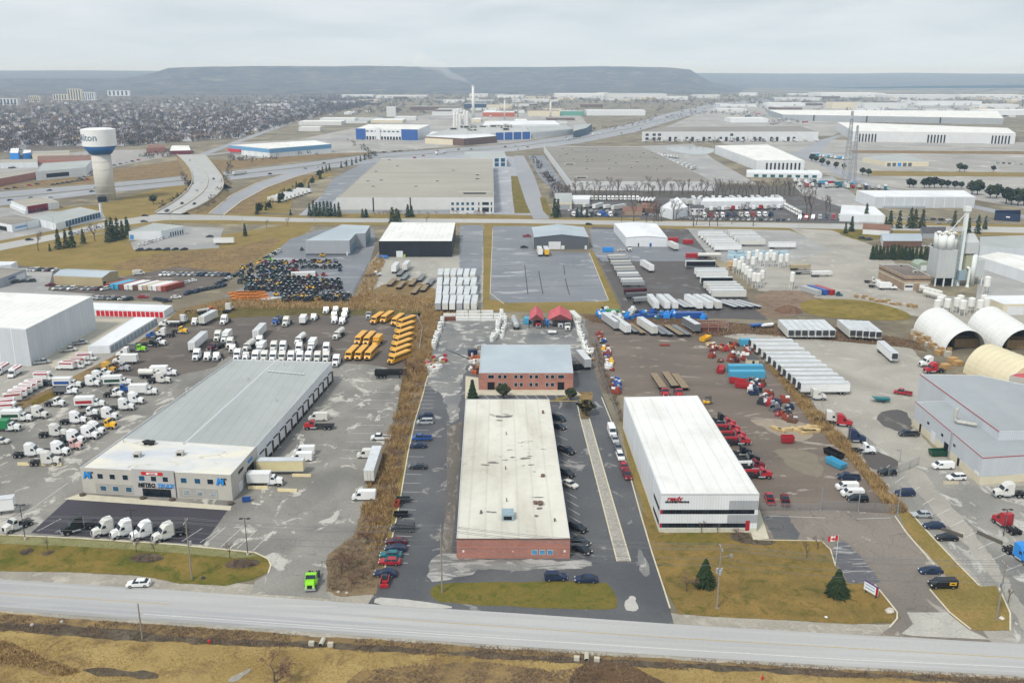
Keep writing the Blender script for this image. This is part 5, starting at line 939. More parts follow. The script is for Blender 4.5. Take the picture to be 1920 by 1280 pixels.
B = gable('gable_hall', 'dark grey metal hall with pale grey gable roof', [(1001, 445), (1104, 445), (1095, 426), (997, 426)], 7.2, 9.0, W_dgrey, R_metal, 0); B.wall(0, .27, .49, 0, 4.6, 'overhead_door', M_door); B.wall(0, .5, .56, 0, 2.2, 'door', M_door); B.wall(0, .93, .97, 0, 2.2, 'door', M_door); B.wall(3, 0, 1, 0, 7.1, 'side_cladding', W_grey, .03); B.wall(1, 0, .02, 0, 7.2, 'corner_trim', M_door, .05)
B = gable('gable_hall', 'white metal hall with white gable roof and three bay doors', [(1174, 445), (1252, 446), (1231, 420), (1151, 419)], 5.6, 6.6, W_white, R_wm, 0)
for u in (.1, .36, .7): B.wall(0, u, u+.2, 0, 4.2, 'overhead_door', M_door, .06)
B.wall(0, .29, .32, 0, 2.2, 'door', M_dark); B.wall(0, .57, .62, 0, 2.2, 'door', paint('blue'))
B = gable('tan_shed', 'tan metal shed with pale ridged roof by parked cars', [(100, 517), (191, 520.5), (221, 508), (128, 504)], 4.6, 5.8, W_tan, R_metal, 1); B.wall(1, .05, .2, 0, 2.2, 'door', M_dark)
B = building('repair_garage', 'white auto garage with arched windows and blue mural end', [(241, 434), (302, 433), (347, 424), (287, 418)], hgt(241, 450, 434), W_white, R_grey, .2)
for k in range(6): B.wall(1, .35+k*.1, .4+k*.1, .6, 3.4, 'window', M_glass, .06)
B.wall(0, .02, .14, .4, 3.2, 'mural', plain('blue_mural', '#4d94cf', .5, .3, 1.5), .06)
for k in range(4): B.wall(0, .22+k*.17, .34+k*.17, 0, 3.2, 'overhead_door', M_door)
B = building('grey_shop', 'grey flat-roofed shop with blue name board', [(-60, 535), (0, 522), (48, 504), (-10, 500)], 4.6, W_grey, R_dark, .2); B.wall(1, .3, .55, 2.4, 3.2, 'name_board', paint('blue'), .07); B.wall(1, .6, .95, 0, 3, 'overhead_door', M_door)
B = building('low_shop', 'small white flat-roofed shop at the edge of the car yard', [(-20, 500), (20, 496), (32, 490), (-10, 490)], 4, W_white, R_wm, .2)
B = building('restaurant', 'white restaurant with red front and striped awnings', [(20, 376), (48, 388), (110, 378), (78, 368)], 5.5, W_white, R_tan, .3); B.wall(0, 0, 1, 0, 2.6, 'awning', M_door, 1.2); B.wall(1, .05, .65, .3, 5.7, 'red_front', plain('dark_red_wall', '#7d2430', .7), .3)
for k in range(5): B.wall(1, .08+k*.11, .15+k*.11, 1, 2.6, 'window', M_glass, .34)
B = building('car_dealership', 'glass-roofed car dealership with blue tinted side', [(58, 407), (104, 419), (190, 397), (150, 388)], 5, W_white, R_grey, .2)
for k in range(12): B.wall(1, .2+k*.065, .255+k*.065, 1.0, 4.9, 'window', M_wblue, .08)
B.wall(1, .96, 1, 0, 11, 'sign_pylon', M_door, 1.0); B = building('car_showroom', 'white showroom with blue lettering strip by the street', [(-30, 412), (22, 422), (75, 411), (30, 402)], 5, W_white, R_dark, .2); B.wall(1, .1, .5, 2.2, 3.2, 'name_board', plain('blue_mural', '#4d94cf', .5, .3, 1.5), .08); B.wall(0, .2, .8, .2, 3, 'window', M_dark, .08)
# ---- warehouses beyond the cross street
h_ = hgt(635, 401, 371); B = building('distribution_warehouse', 'huge pale warehouse with tan gravel roof and glazed office corner', [(630, 371), (926, 370), (924, 297), (714, 297)], h_, W_pale, R_tan, .5)
for k in range(6): B.wall(0, k*.12+.0012, (k+1)*.12-.0012, 3.2, h_-.6, 'wall_panel', W_pale, .12)
for u in (.23, .465): B.wall(0, u, u+.007, 1.5, h_, 'dark_fin', M_blk, .3)
B.wall(0, 0, .72, 0, 2.8, 'grey_plinth', W_grey, .15)
for k in range(5): B.window(0, .728+k*.032, .746+k*.032, 6.2, 8.4, M_wblue); B.window(0, .728+k*.032, .746+k*.032, 2.2, 4.4, M_wblue)
for a, b in ((.9, .908), (.925, .968), (.98, .988)): B.window(0, a, b, 6.2, 8.4, M_glass, False); B.window(0, a, b, 1.0, 4.4, M_glass, False)
B.rooftop(890, 364, 25, 3, 1.6); B.rooftop(895, 329, 4, 3, 1.2); B.rooftop(895, 336, 4, 3, 1.2)
for x, y in ((690, 340), (700, 350), (715, 338), (705, 322), (820, 340), (850, 320), (745, 312), (730, 300), (780, 350)): B.rooftop(x, y, 3, 2, .8)
h_ = hgt(1068, 357, 340); B = building('distribution_warehouse', 'wide warehouse with dark gravel roof dotted with vents', [(1070, 340), (1342, 341), (1207, 275), (1020, 274)], h_, W_pale, R_dark, .5)
for k in range(10): B.wall(3, k/10+.002, (k+1)/10-.002, .4, h_-.4, 'wall_panel', W_pale, .15)
for k in range(9): B.wall(0, k/9+.0012, (k+1)/9-.0012, .4, h_-.4, 'wall_panel', W_pale, .12)
for i in range(36): B.rooftop(rnd.uniform(1050, 1250), rnd.uniform(278, 318), rnd.uniform(2, 5), 2.2, .9)
B.rooftop(1090, 334, 12, 4, 1.5); B.rooftop(1068, 309, 12, 4, 1.5)
h_ = hgt(1204, 265, 247); B = building('long_warehouse', 'long low warehouse with white walls and dark grey roof beyond the pond', [(1204, 247), (1535, 247), (1500, 236), (1240, 238)], h_, W_pale, R_dark, .4)
for k in range(24): B.wall(0, .12+k*.032, .135+k*.032, 0, h_*.45, 'dock_door', M_dark if k % 3 else M_door, .2)
for a in (.02, .06, .09, .5): B.window(0, a, a+.018, h_*.55, h_*.8, M_glass, False); B.window(0, a, a+.018, h_*.12, h_*.4, M_glass, False)
h_ = hgt(1419, 320, 301); B = building('white_warehouse', 'white warehouse with tall dark window piers and white roof', [(1419, 301), (1509, 301), (1440, 271), (1341, 273)], h_, W_white, R_white, .3)
for k in range(9): B.wall(0, .2+k*.085, .235+k*.085, .5, h_*.75, 'window', M_dark, .2)
for k in range(12): B.wall(3, k/12+.005, (k+1)/12-.005, .5, h_-.5, 'wall_panel', W_white, .15)
B = building('green_roof_shop', 'long white shop with green lower wall beside the windowed warehouse', [(1400, 324), (1542, 326), (1535, 319), (1400, 318)], 4.5, W_white, R_wm, .2)
for k in range(8): B.wall(0, .1+k*.11, .16+k*.11, .3, 3, 'window', plain('teal_glass', '#1d5a5c', .3), .1)
h_ = hgt(1640, 390, 369); B = building('white_warehouse', 'plain white steel warehouse behind the truck yard', [(1640, 369), (1829, 369), (1808, 357), (1606, 357)], h_, W_white, R_wm, .2)
for k in range(10): B.wall(0, k/10+.004, (k+1)/10-.004, .5, h_-.4, 'wall_panel', W_blue, .1)
B.wall(0, .1, .5, 0, 1.6, 'dock_canopy', W_grey, 3)
B = building('truck_depot', 'white roofed L-shaped depot at the truck yard gate', [(1575, 402), (1660, 404), (1640, 387), (1578, 384)], 5, W_white, R_wm, .2)
B = building('trucking_office', 'small white house with dark roof among parked trucks', [(1292, 391), (1322, 391), (1320, 384), (1293, 384)], 5, W_white, R_shingle, .1)
for k in range(3): B.window(0, .15+k*.3, .28+k*.3, 2.6, 4, M_glass, False)
building('truck_shop', 'white workshop with long white roof behind the small white house', [(1238, 388), (1262, 394), (1290, 388), (1270, 369)], 7, W_white, R_wm, .2); building('truck_shop', 'yellow and grey truck wash with open bays', [(1042, 380), (1072, 380), (1072, 362), (1040, 362)], 5.5, W_cream, R_grey, .3).wall(0, .1, .9, 0, 4, 'bay_door', W_grey, .1)
building('low_shop', 'low white shop beside the truck wash', [(1072, 374), (1105, 374), (1108, 366), (1072, 366)], 4, W_white, R_wm, .2)
building('truck_shed', 'long low white shed behind the far trailer line', [(1316, 378), (1470, 377), (1468, 370), (1318, 371)], 5, W_white, R_wm, .2)
B = gable('bungalow', 'brown-roofed brick bungalow behind bare roadside trees', [(1168, 396), (1204, 396), (1204, 388), (1168, 388)], 3.2, 5.2, W_palebrick, R_brown, 1); gable('bungalow', 'larger brown-roofed bungalow joined beside bare roadside trees', [(1203, 390), (1232, 392), (1232, 383), (1203, 382)], 3.4, 6, W_brown, R_brown, 1)
# houses and sheds by the concrete plant
gable('bungalow', 'white bungalow with dark brown roof on green lawn', [(1618, 430), (1668, 433), (1672, 423), (1620, 420)], 3.2, 5.4, W_white, R_brown, 1)
B = gable('brick_garage', 'long brown brick garage with pale roof', [(1656, 452), (1728, 452), (1726, 438), (1652, 438)], 4.2, 5.2, W_brown, R_metal, 1); B.wall(3, 0, 1, 0, 4.1, 'white_end', M_door, .05)
gable('bungalow', 'grey-green bungalow with dark roof behind silos', [(1730, 438), (1772, 438), (1772, 427), (1726, 427)], 3.2, 5.6, W_grey, R_shingle, 1)
h_ = hgt(1696, 545, 517); B = building('plant_office', 'tan brick plant office with dark band and flat brown roof', [(1697, 517), (1746, 517), (1702, 495), (1649, 495)], h_, W_palebrick, roofing('brown_gravel_roof', '#6f655c', '#8a8077', .6, .1), .5)
for i in (0, 3): B.wall(i, 0, 1, h_*.72, h_*.78, 'dark_band', M_blk, .06); B.wall(i, 0, 1, h_*.5, h_*.55, 'pale_band', W_cream, .06)
for u in (.03, .6): d_ = B.wall(0, u, u+.33, 0, h_*.45, 'bay_door', M_door, .1); B.wall(0, u+.02, u+.31, h_*.22, h_*.34, 'bay_window', M_dark, .14, d_)
B.rooftop(1688, 499, 2, 2, .9); B.rooftop(1715, 511, 2, 2, .9)
B = building('tan_shed', 'cream gabled shed behind the arched fabric huts', [(1882, 570), (1960, 570), (1930, 553), (1841, 554)], 5, W_cream, R_wm, .15); B.wall(0, .1, .5, 0, 3.8, 'overhead_door', M_door)
B = building('long_white_hall', 'long white flat hall behind the concrete plant', [(1832, 480), (1960, 520), (2000, 490), (1870, 472)], 6, W_white, R_white, .2)
B = building('grey_flat_hall', 'wide grey flat-roofed hall right of the silos', [(1838, 462), (1990, 470), (1960, 440), (1838, 444)], 7, W_blue, R_grey, .3)
B = building('blue_bin_shed', 'dark blue open-topped steel enclosure', [(1866, 399), (1914, 402), (1914, 394), (1866, 394)], 5.5, paint('dark blue', .6), M_dark, 2.5, coping=paint('dark blue', .6)); B.wall(0, .45, .6, 2.6, 3.4, 'name_board', M_wl, .08)
# ---- left: mall and town buildings by the water tower
B = building('shopping_mall', 'long brown-fronted shopping mall with pale flat roof', [(-200, 372), (70, 322), (70, 316), (-200, 348)], 7, W_brick, R_tan, .4)
B = building('department_store', 'white department store with dark name panel', [(66, 322), (160, 314), (172, 300), (80, 306)], 9, W_white, R_grey, .4); B.wall(0, .2, .65, 2, 6, 'name_panel', M_blk, .1)
for i, (x0, x1, y0, y1, w_, lab) in enumerate(((0, 70, 300, 306, W_white, 'low white strip mall beside the grey parking'), (70, 185, 292, 300, W_brick, 'red-roofed strip of shops near the water tower'), (60, 130, 284, 290, W_cream, 'cream shop block behind the strip of shops'))):
  building('strip_mall', lab, [(x0, y1), (x1, y1-2), (x1, y0-2), (x0, y0)], 6, w_, R_tan if i != 1 else R_brown, .3)
building('corner_store', 'red brick corner store by the curved road', [(274, 278), (310, 276), (310, 270), (276, 271)], 7, W_brick, R_brown, .3); building('corner_store', 'red-fronted fast food store with cars in front', [(318, 283), (358, 282), (354, 273), (322, 273)], 5, paint('dark red', .7), R_white, .3)
building('blue_store', 'bright blue furniture store front', [(18, 287), (34, 287), (36, 278), (20, 278)], 9, paint('bright blue', .6), R_white, .3); building('blue_store', 'small bright blue store sign block', [(42, 288), (58, 286), (58, 281), (44, 281)], 8, paint('bright blue', .6), R_white, .3)
# ---- beyond the highway
h_ = hgt(505, 296, 279); B = building('blue_band_warehouse', 'white warehouse with broad blue band above', [(505, 279), (621, 270), (590, 263), (430, 272)], h_, W_white, R_white, .3); B.wall(0, 0, 1, h_*.5, h_*.97, 'blue_band', plain('sky_blue_band', '#6b9cc4', .5), .15); B.wall(3, 0, 1, h_*.55, h_*.97, 'blue_band', plain('sky_blue_band', '#6b9cc4', .5), .15); B.wall(3, 0, .3, h_*.3, h_*.6, 'red_canopy', M_sgn, 3)
h_ = hgt(667, 260, 240); B = building('blue_ended_factory', 'white factory with two bright blue end blocks', [(667, 241), (783, 243), (806, 234), (690, 233)], h_, W_white, R_white, .3); B.wall(0, 0, .16, 0, h_, 'blue_panel', paint('blue', .6), .5); B.wall(0, .74, 1, 0, h_, 'blue_panel', paint('blue', .6), .5); B.wall(0, .33, .4, 0, h_+2, 'tower_panel', M_door, 1.5)
for k in range(12): B.wall(0, .17+k*.048, .2+k*.048, 0, h_*.3, 'dock_door', M_dark, .3)
for k in range(8): B.wall(0, .17+k*.07, .21+k*.07, h_*.72, h_*.82, 'window', M_dark, .3)
h_ = hgt(798, 268, 255); B = building('brown_factory', 'low factory with cream wall and brown brick end', [(797, 256), (870, 260), (932, 255), (900, 246), (810, 247)], h_, W_brown, R_wm, .3); B.wall(0, 0, .72, 0, h_*.8, 'cream_wall', W_cream, .3)
h_ = hgt(935, 262, 248); B = building('glass_factory', 'wide grey-roofed factory with blue end wall below tall chimney', [(800, 254), (928, 249), (996, 247), (976, 236), (860, 236)], h_, W_white, roofing('old_grey_roof', '#b3b5b3', '#9fa19f', .55, .02), .3)
for k in range(4): B.wall(1, .02+k*.245, .23+k*.245, 0, h_, 'blue_panel', paint('blue', .6), .5)
for k in range(10): B.wall(0, .05+k*.09, .1+k*.09, h_*.6, h_*.8, 'window', M_dark, .3)
for i in range(22): B.rooftop(rnd.uniform(850, 960), rnd.uniform(237, 246), rnd.uniform(4, 16), 6, rnd.uniform(2, 5))
building('works_hall', 'pale grey works hall east of the blue end wall', [(998, 249), (1074, 242), (1060, 234), (985, 236)], h_*.8, W_pale, R_grey, .3); building('works_hall', 'white roofed works hall behind the blue end wall', [(905, 235), (1050, 233), (1040, 226), (910, 227)], h_, W_white, R_wm, .3)
building('blue_grey_hall', 'dark blue-grey hall below the grey-roofed factory', [(1075, 246), (1100, 240), (1110, 232), (1076, 234)], 12, plain('slate_blue', '#47596b', .6), R_grey, .3)
B = building('office_block', 'blue glazed office block at the back of the big warehouse', [(866, 297), (950, 295), (945, 284), (872, 285)], 11, W_pale, R_grey, .4)
for k in range(7): B.wall(0, .03+k*.14, .12+k*.14, 1, 5, 'window', M_wblue, .2); B.wall(0, .03+k*.14, .12+k*.14, 6, 10, 'window', M_wblue, .2)
h_ = hgt(1580, 262, 243); B = building('piered_warehouse', 'long white warehouse with clusters of dark piers', [(1600, 246), (1905, 250), (1890, 240), (1570, 229)], h_, W_pale, R_white, .4)
for s_ in (.04, .47, .86):
  for k in range(6): B.wall(0, s_+k*.02, s_+k*.02+.009, 0, h_*.75, 'window', M_dark, .4)
h_ = hgt(1470, 227, 216); B = building('long_grey_warehouse', 'very long grey-walled warehouse with white roof', [(1468, 215), (1882, 222), (1870, 208), (1440, 206)], h_, W_grey, R_white, .4)
for u in (.15, .4, .73): B.wall(0, u, u+.006, 0, h_, 'dark_fin', M_dark, .6)
B = building('grey_service_shop', 'grey service shop with coloured bay doors on open paving', [(1618, 295), (1660, 303), (1742, 303), (1690, 288)], 5.5, W_cream, R_grey, .3)
for k in range(5): B.wall(1, .05+k*.12, .13+k*.12, 0, 4, 'bay_door', paint('bright blue') if k == 2 else W_dgrey, .15)
# distant sheds: (x0, x1, top, base, depth m, wall, roof, label)
FAR = [(640, 700, 178, 183, 90, W_white, R_white), (705, 800, 179, 184, 90, W_pale, R_white), (830, 870, 188, 193, 70, W_white, R_white), (880, 915, 176, 182, 60, W_pale, R_white), (770, 860, 200, 207, 60, W_brown, R_tan), (910, 960, 197, 204, 60, W_cream, R_tan), (870, 912, 195, 204, 50, paint('dark blue', .7), R_grey),
(905, 965, 211, 219, 70, paint('orange', .8), R_wm), (990, 1050, 208, 218, 60, W_cream, R_brown), (1050, 1095, 209, 217, 60, plain('green_band_wall', '#5f9a86', .7), R_grey), (1100, 1210, 207, 217, 60, W_white, R_wm), (1042, 1140, 176, 184, 160, W_white, R_white), (1140, 1250, 176, 186, 160, W_pale, R_grey), (1250, 1290, 181, 188, 60, W_white, R_white), (1300, 1350, 178, 184, 60, W_pale, R_white), (1390, 1420, 174, 180, 50, W_white, R_white),
(1345, 1400, 204, 210, 60, W_pale, R_white), (1440, 1510, 193, 199, 60, W_white, R_white), (1540, 1660, 175, 183, 200, W_white, R_white), (1560, 1620, 192, 204, 60, W_cream, R_tan), (1620, 1700, 193, 206, 70, W_pale, R_tan), (1660, 1790, 178, 187, 120, W_pale, R_white), (1720, 1840, 190, 198, 90, W_white, R_grey), (1800, 1920, 178, 184, 120, W_white, R_white), (1840, 1910, 196, 204, 60, W_pale, R_white), (1850, 1960, 207, 216, 90, W_white, R_white), (1370, 1440, 222, 230, 60, W_white, R_white),
(560, 640, 228, 235, 60, W_pale, R_white), (600, 665, 222, 231, 50, W_white, R_white), (725, 742, 200, 219, 15, W_pale, R_white), (740, 780, 219, 226, 40, W_pale, R_white), (560, 600, 238, 246, 30, W_pale, R_white), (480, 540, 196, 199, 60, W_white, R_white), (330, 400, 158, 162, 80, W_white, R_white), (620, 665, 190, 194, 50, W_pale, R_tan), (1090, 1130, 196, 202, 40, W_brown, R_brown), (960, 1030, 186, 192, 50, W_pale, R_white), (810, 850, 210, 217, 40, W_pale, R_grey), (850, 880, 222, 229, 40, W_pale, R_wm), (1460, 1540, 183, 189, 80, W_pale, R_grey), (1700, 1760, 209, 214, 50, W_pale, R_wm)]
qf = random.Random(21)
for i in range(95):
  py = qf.choice([qf.uniform(178, 196), qf.uniform(196, 214), qf.uniform(214, 232)]); px = qf.uniform(640, 1940)
  if py > 196 and 1070 < px < 1330 or py > 213 and px > 1180: continue
  FAR.append((px, px+qf.uniform(14, 60), py-qf.uniform(3, 6), py, qf.uniform(25, 90), qf.choice([W_white, W_pale, W_pale, W_grey, W_cream, W_brown]), qf.choice([R_white, R_grey, R_tan, R_wm, R_dark])))
CN = {id(W_white): 'white', id(W_pale): 'pale grey', id(W_brown): 'brown', id(W_cream): 'cream', id(W_grey): 'grey'}
for x0, x1, yt, yb, dep, w_, r_ in FAR:
  a, b = Vector(G(x0, yb)), Vector(G(x1, yb)); h_ = hgt(x0, yb, yt); h_ = max(5, min(h_, 26)); d_ = Vector((0, dep)); side = 'west of the chimney' if x1 < 887 else ('beside the chimney works' if x1 < 1110 else 'along the far highway')
  nm = CN.get(id(w_), 'coloured'); b_ = Bld('distant_shed', f'{nm} walled shed far {side}', [tuple(a), tuple(b), tuple(b+d_), tuple(a+d_)], h_, w_, r_, .3, 'building', f'{nm} distant sheds {side}')
# apartment towers in the town
for i, (x0, x1, yt, yb, w_, lab) in enumerate(((128, 154, 167, 188, W_cream, 'tan apartment slab rising above the town trees'), (156, 178, 173, 188, W_white, 'white striped apartment block beside the tan slab'), (100, 127, 177, 188, W_cream, 'low wide apartment block left of the tan slab'), (55, 75, 180, 192, W_cream, 'cream apartment block among the trees'), (0, 34, 185, 198, W_pale, 'grey apartment pair at the edge of the town'), (202, 243, 170, 180, W_white, 'long pale apartment block far beyond the towers'))):
  a, b = Vector(G(x0, yb)), Vector(G(x1, yb)); h_ = hgt(x0, yb, yt); B = Bld('apartment_block', lab, [tuple(a), tuple(b), tuple(b+Vector((0, 20))), tuple(a+Vector((0, 20)))], h_, w_, R_grey, .5)
  for k in range(5): B.wall(0, .06+k*.19, .15+k*.19, 3, h_-2, 'window_column', M_glass, .3)
# ================================================================== TOWERS, PLANT, POLES
def pxm(px, py, z=0):                    # pixels per metre there
  x, y = G(px, py, z); d = Vector((x, y, z-H)); return FPX/d.dot(_F3)
# ---- water tower
bx_, by_ = G(200, 376); s_ = pxm(200, 376); o = thing('water_tower', 'white and blue water tower with concrete stem and town lettering', 'water tower', (bx_, by_, 0))
zt, z1, z2 = hgt(200, 376, 242), hgt(200, 376, 273), hgt(200, 376, 288); rt, rs = 29.6/s_, 17.0/s_; d0 = math.hypot(bx_, by_)
rt *= (d0**2+(H-zt)**2)**.5/(d0**2+H**2)**.5; M_stem = paved('tower_concrete', '#c4c2bb', '#cbc9c2', '#d0cec8', .6, .12, (1, 1, .2), .1, (.9, .95), 0)
MB().cyl((0, 0, 0), (0, 0, z2+1), rs, rs, 32).build('stem', M_stem, o, True); MB().cyl((0, 0, z2), (0, 0, z1), rs*1.12, rt*.99, 40).build('blue_bowl', plain('tower_blue', '#23598f', .5, .04), o, True)
M_tank = plain('tower_white', '#e4e6e6', .5, .03, .2); MB().cyl((0, 0, z1), (0, 0, zt), rt, rt*1.02, 40, 0, False).build('tank', M_tank, o, True); MB().cyl((0, 0, zt), (0, 0, zt+.9), rt*1.02, rt*.7, 40).build('tank_roof', M_tank, o)
for k in range(6): MB().cyl((0, 0, z2*k/6-.15+.2), (0, 0, z2*k/6+.15+.2), rs*1.015, rs*1.015, 32).build('stem_band', M_stem, o)
for a in (-.5, .9, 2.2): MB().cyl((math.cos(a)*rt*.85, math.sin(a)*rt*.85, zt+.3), (math.cos(a)*rt*.85, math.sin(a)*rt*.85, zt+4), .2, .2, 5).build('antenna', M_chr, o)
vs_, fs = text_data('Milton', 7.6, .08, 0, .05); view = math.atan2(-by_, -bx_); mb = MB()
mb.add([(math.cos(view - R(49) + x/rt)*(rt*1.012+zz), math.sin(view - R(49) + x/rt)*(rt*1.012+zz), lerp(z1, zt, .52)+y) for x, y, zz in vs_], fs); mb.build('lettering', plain('slate_lettering', '#4b6379', .6), o)
MB().box(-3, 3, -rs*1.05-2, -rs*.9, 0, 4).build('service_door', M_dark, o)
# ---- chimneys of the glass works
def chimney(px, yb, yt, w, lab, mat):
  x, y = G(px, yb); r = w/2/pxm(px, yb); h_ = hgt(px, yb, yt); o = thing('chimney', lab, 'chimney', (x, y, 0)); MB().cyl((0, 0, 0), (0, 0, h_), r*1.1, r*.85, 14).build('shaft', mat, o, True); MB().cyl((0, 0, h_-3), (0, 0, h_), r*1.02, r*1.02, 14).build('rim', M_coping, o); return x, y, h_
M_chim = plain('chimney_white', '#d8d9d6', .7, .05, .05)
cxx, cyy, chh = chimney(887.5, 226, 160, 5, 'tall white chimney with drifting smoke', M_chim); chimney(946, 224, 187, 2.4, 'thin white chimney beside the orange shed', M_chim); chimney(971, 220, 188, 1.8, 'thin brown chimney behind the works', plain('chim_brown', '#9a8672', .8)); chimney(1032, 224, 188, 3.2, 'white stack at the right of the factory roof', M_chim)
for i in range(12):
  x, y = G(850+rnd.uniform(0, 28), 240-rnd.uniform(0, 6)); h_ = rnd.uniform(18, 34); o = thing('process_silo', 'slim pale process silo clustered at foot of the tall chimney', 'silo', (x, y, 0), 0, 'process silos by the chimney'); MB().cyl((0, 0, 0), (0, 0, h_), 3, 3, 10).cyl((0, 0, h_), (0, 0, h_+2), 3, .6, 10).build('tank', M_chim, o); MB().cyl((3, 0, h_), (10, 0, h_*.3), .5, .5, 6).build('pipe', M_chim, o)
# smoke
sm = bpy.data.materials.new('smoke'); sm.use_nodes = True; t_ = sm.node_tree; t_.nodes.clear(); so = t_.nodes.new('ShaderNodeOutputMaterial'); sv = t_.nodes.new('ShaderNodeVolumePrincipled'); sv.inputs['Color'].default_value = (.9, .93, 1, 1); sv.inputs['Density'].default_value = .016; sv.inputs['Absorption Color'].default_value = (1, 1, 1, 1); t_.links.new(sv.outputs[0], so.inputs['Volume'])
mb = MB(); pts = []
for i in range(15):
  t = i/14; pts.append((Vector((cxx-2-t*130+math.sin(i*1.1)*6*t, cyy-t*10, chh+2+t*62+math.sin(i*.9)*6*t)), 2.5+t*16+rnd.uniform(-2, 3)*t))
n = 12
for i, (p, r) in enumerate(pts):
  a_ = Vector((0, 1, 0)); b_ = Vector((.5, 0, .87))
  mb.v += [tuple(p+a_*math.cos(2*math.pi*k/n)*r*(1+.25*math.sin(k*2.3+i)) + b_*math.sin(2*math.pi*k/n)*r*(1+.25*math.sin(k*3.1+i*1.7))) for k in range(n)]
for i in range(len(pts)-1):
  for k in range(n): mb.f.append((i*n+k, i*n+(k+1) % n, (i+1)*n+(k+1) % n, (i+1)*n+k)); mb.m.append(0)
mb.f.append(tuple(range(n-1, -1, -1))); mb.m.append(0); mb.f.append(tuple(range((len(pts)-1)*n, len(pts)*n))); mb.m.append(0)
sk_ = mb.build('smoke', sm, None, True); bm_ = bmesh.new(); bm_.from_mesh(sk_.data); bmesh.ops.recalc_face_normals(bm_, faces=bm_.faces); bm_.to_mesh(sk_.data); bm_.free(); tag(sk_, 'pale smoke drifting left from the tall chimney', 'smoke', None, 'stuff')
# ---- concrete batching plant
def silo_legs(px, py, lab, h=7.0, r=1.35, grp=None, col=None):
  h *= 1.12; r *= .92
  x, y = G(px, py); o = thing('storage_silo', lab, 'silo', (x, y, .04), rnd.uniform(0, 1), grp); m_ = col or plain('silo_white', '#e0e1dd', .5, .06, .8)
  MB().cyl((0, 0, h*.46), (0, 0, h*.95), r, r, 14).cyl((0, 0, h*.95), (0, 0, h), r, r*.3, 14).build('tank', m_, o); MB().cyl((0, 0, h*.24), (0, 0, h*.46), .2, r, 14).build('hopper', m_, o)
  for a in range(4): c_, s2 = math.cos(a*1.571+.78)*r*.9, math.sin(a*1.571+.78)*r*.9; MB().cyl((c_*1.1, s2*1.1, 0), (c_, s2, h*.6), .09, .09, 5).build('leg', m_, o)
  MB().box(r+.02, r+.1, -.25, .25, .5, h*.95).build('ladder', M_chr, o); return o
for x, y in ((1755, 592), (1760, 586), (1774, 590), (1792, 588), (1803, 593), (1798, 583), (1819, 588), (1835, 592), (1847, 588), (1842, 583)): silo_legs(x, y, 'white storage silo on legs in row behind the fabric huts', 6.6, 1.6, 'silos behind the fabric huts')
for x, y in ((1377, 512), (1385, 516), (1393, 522), (1399, 527), (1405, 533), (1413, 540), (1421, 541), (1428, 535), (1403, 497), (1411, 508), (1425, 500), (1437, 500), (1450, 500), (1444, 494), (1418, 494), (1390, 508), (1463, 503), (1474, 502)): silo_legs(x, y, 'white storage silo on legs clustered beside the black-sided trailers', 7, 1.35, 'silos clustered beside the trailer yard')
silo_legs(1369, 508, 'tan spherical-topped silo at end of the white silo cluster', 5, 1.6, None, plain('silo_tan', '#c9a878', .6)); silo_legs(1484, 543, 'lone white storage silo on legs in plant yard', 8, 1.3); silo_legs(1848, 552, 'lone white storage silo on legs right of the batching plant', 8, 1.6)
W_plant = metalclad('plant_cladding', '#bcc1c1', 2.0); M_pw = plain('plant_white', '#dbe0de', .55, .06, .3)
x0, y0 = G(1768, 537); o = thing('batching_plant', 'tall grey concrete batching plant with silos and bucket elevator', 'concrete plant', (x0, y0, 0)); zb, zt_ = hgt(1768, 537, 521), hgt(1768, 537, 468); zs = hgt(1768, 537, 439); ze = hgt(1800, 537, 396)
MB().box(-4.5, 4.8, -.5, 9.5, zb, zt_).build('batch_house', W_plant, o)
for k in range(5): MB().box(-4.5+k*1.86+.03, -4.5+(k+1)*1.86-.03, -.56, -.5, zb+.3, zt_-.3).build('wall_panel', W_plant, o)
for sx in (-4.2, 0, 4.4):
  for sy in (0, 9): MB().box(sx-.3, sx+.3, sy-.3, sy+.3, 0, zb).build('leg', M_pw, o)
for k, (sx, sy) in enumerate(((-2.4, 1.6), (1.2, 1.6), (-2.4, 6), (1.2, 6), (4.0, 3.5))): MB().cyl((sx, sy, zt_), (sx, sy, zs), 2.15, 2.15, 16).cyl((sx, sy, zs), (sx, sy, zs+.8), 1.9, .6, 16).build('silo', M_pw, o, True)
f = MB()
for sx in range(-4, 6): f.cyl((sx, -.3, zs), (sx, -.3, zs+1.1), .05, .05, 4)
f.box(-4.3, 5, -.35, -.25, zs+1.05, zs+1.15); f.box(-4.3, 5.2, -.3, 8, zs-.1, zs); f.build('catwalk', plain('tan_steel', '#b39a66', .7), o)
MB().box(7.0, 8.6, 1.0, 2.6, 0, ze).box(6.4, 9.2, .5, 3.1, ze, ze+2.4).build('bucket_elevator', M_pw, o); MB().tube([(7.2, 1.5, ze-1), (.8, 2.5, zs+1)], .2, 6).build('chute', M_pw, o)
f = MB()
for k in range(14):
  z = k*2.0; f.cyl((5.6, .6, z), (6.8, .6, z+2), .07, .07, 4); f.cyl((6.8, .6, z), (5.6, .6, z+2), .07, .07, 4)
for sx in (5.6, 6.8): f.cyl((sx, .6, 0), (sx, .6, 28), .12, .12, 5)
f.build('stair_tower', M_hvac2, o)
MB().box(9.4, 15.5, .5, 6, 16.5, 22).frus((9.4, 15.5, .5, 6), (11, 13.5, 2.5, 4), 22, 26).build('head_house', W_plant, o); MB().box(10.2, 13.2, 1, 5, 3, 15.5).build('aggregate_bin', plain('olive_steel', '#a3a68e', .6), o); MB().cyl((14.8, 2.2, 0), (14.8, 2.2, 17), 1.5, 1.5, 14).build('cement_silo', M_pw, o, True)
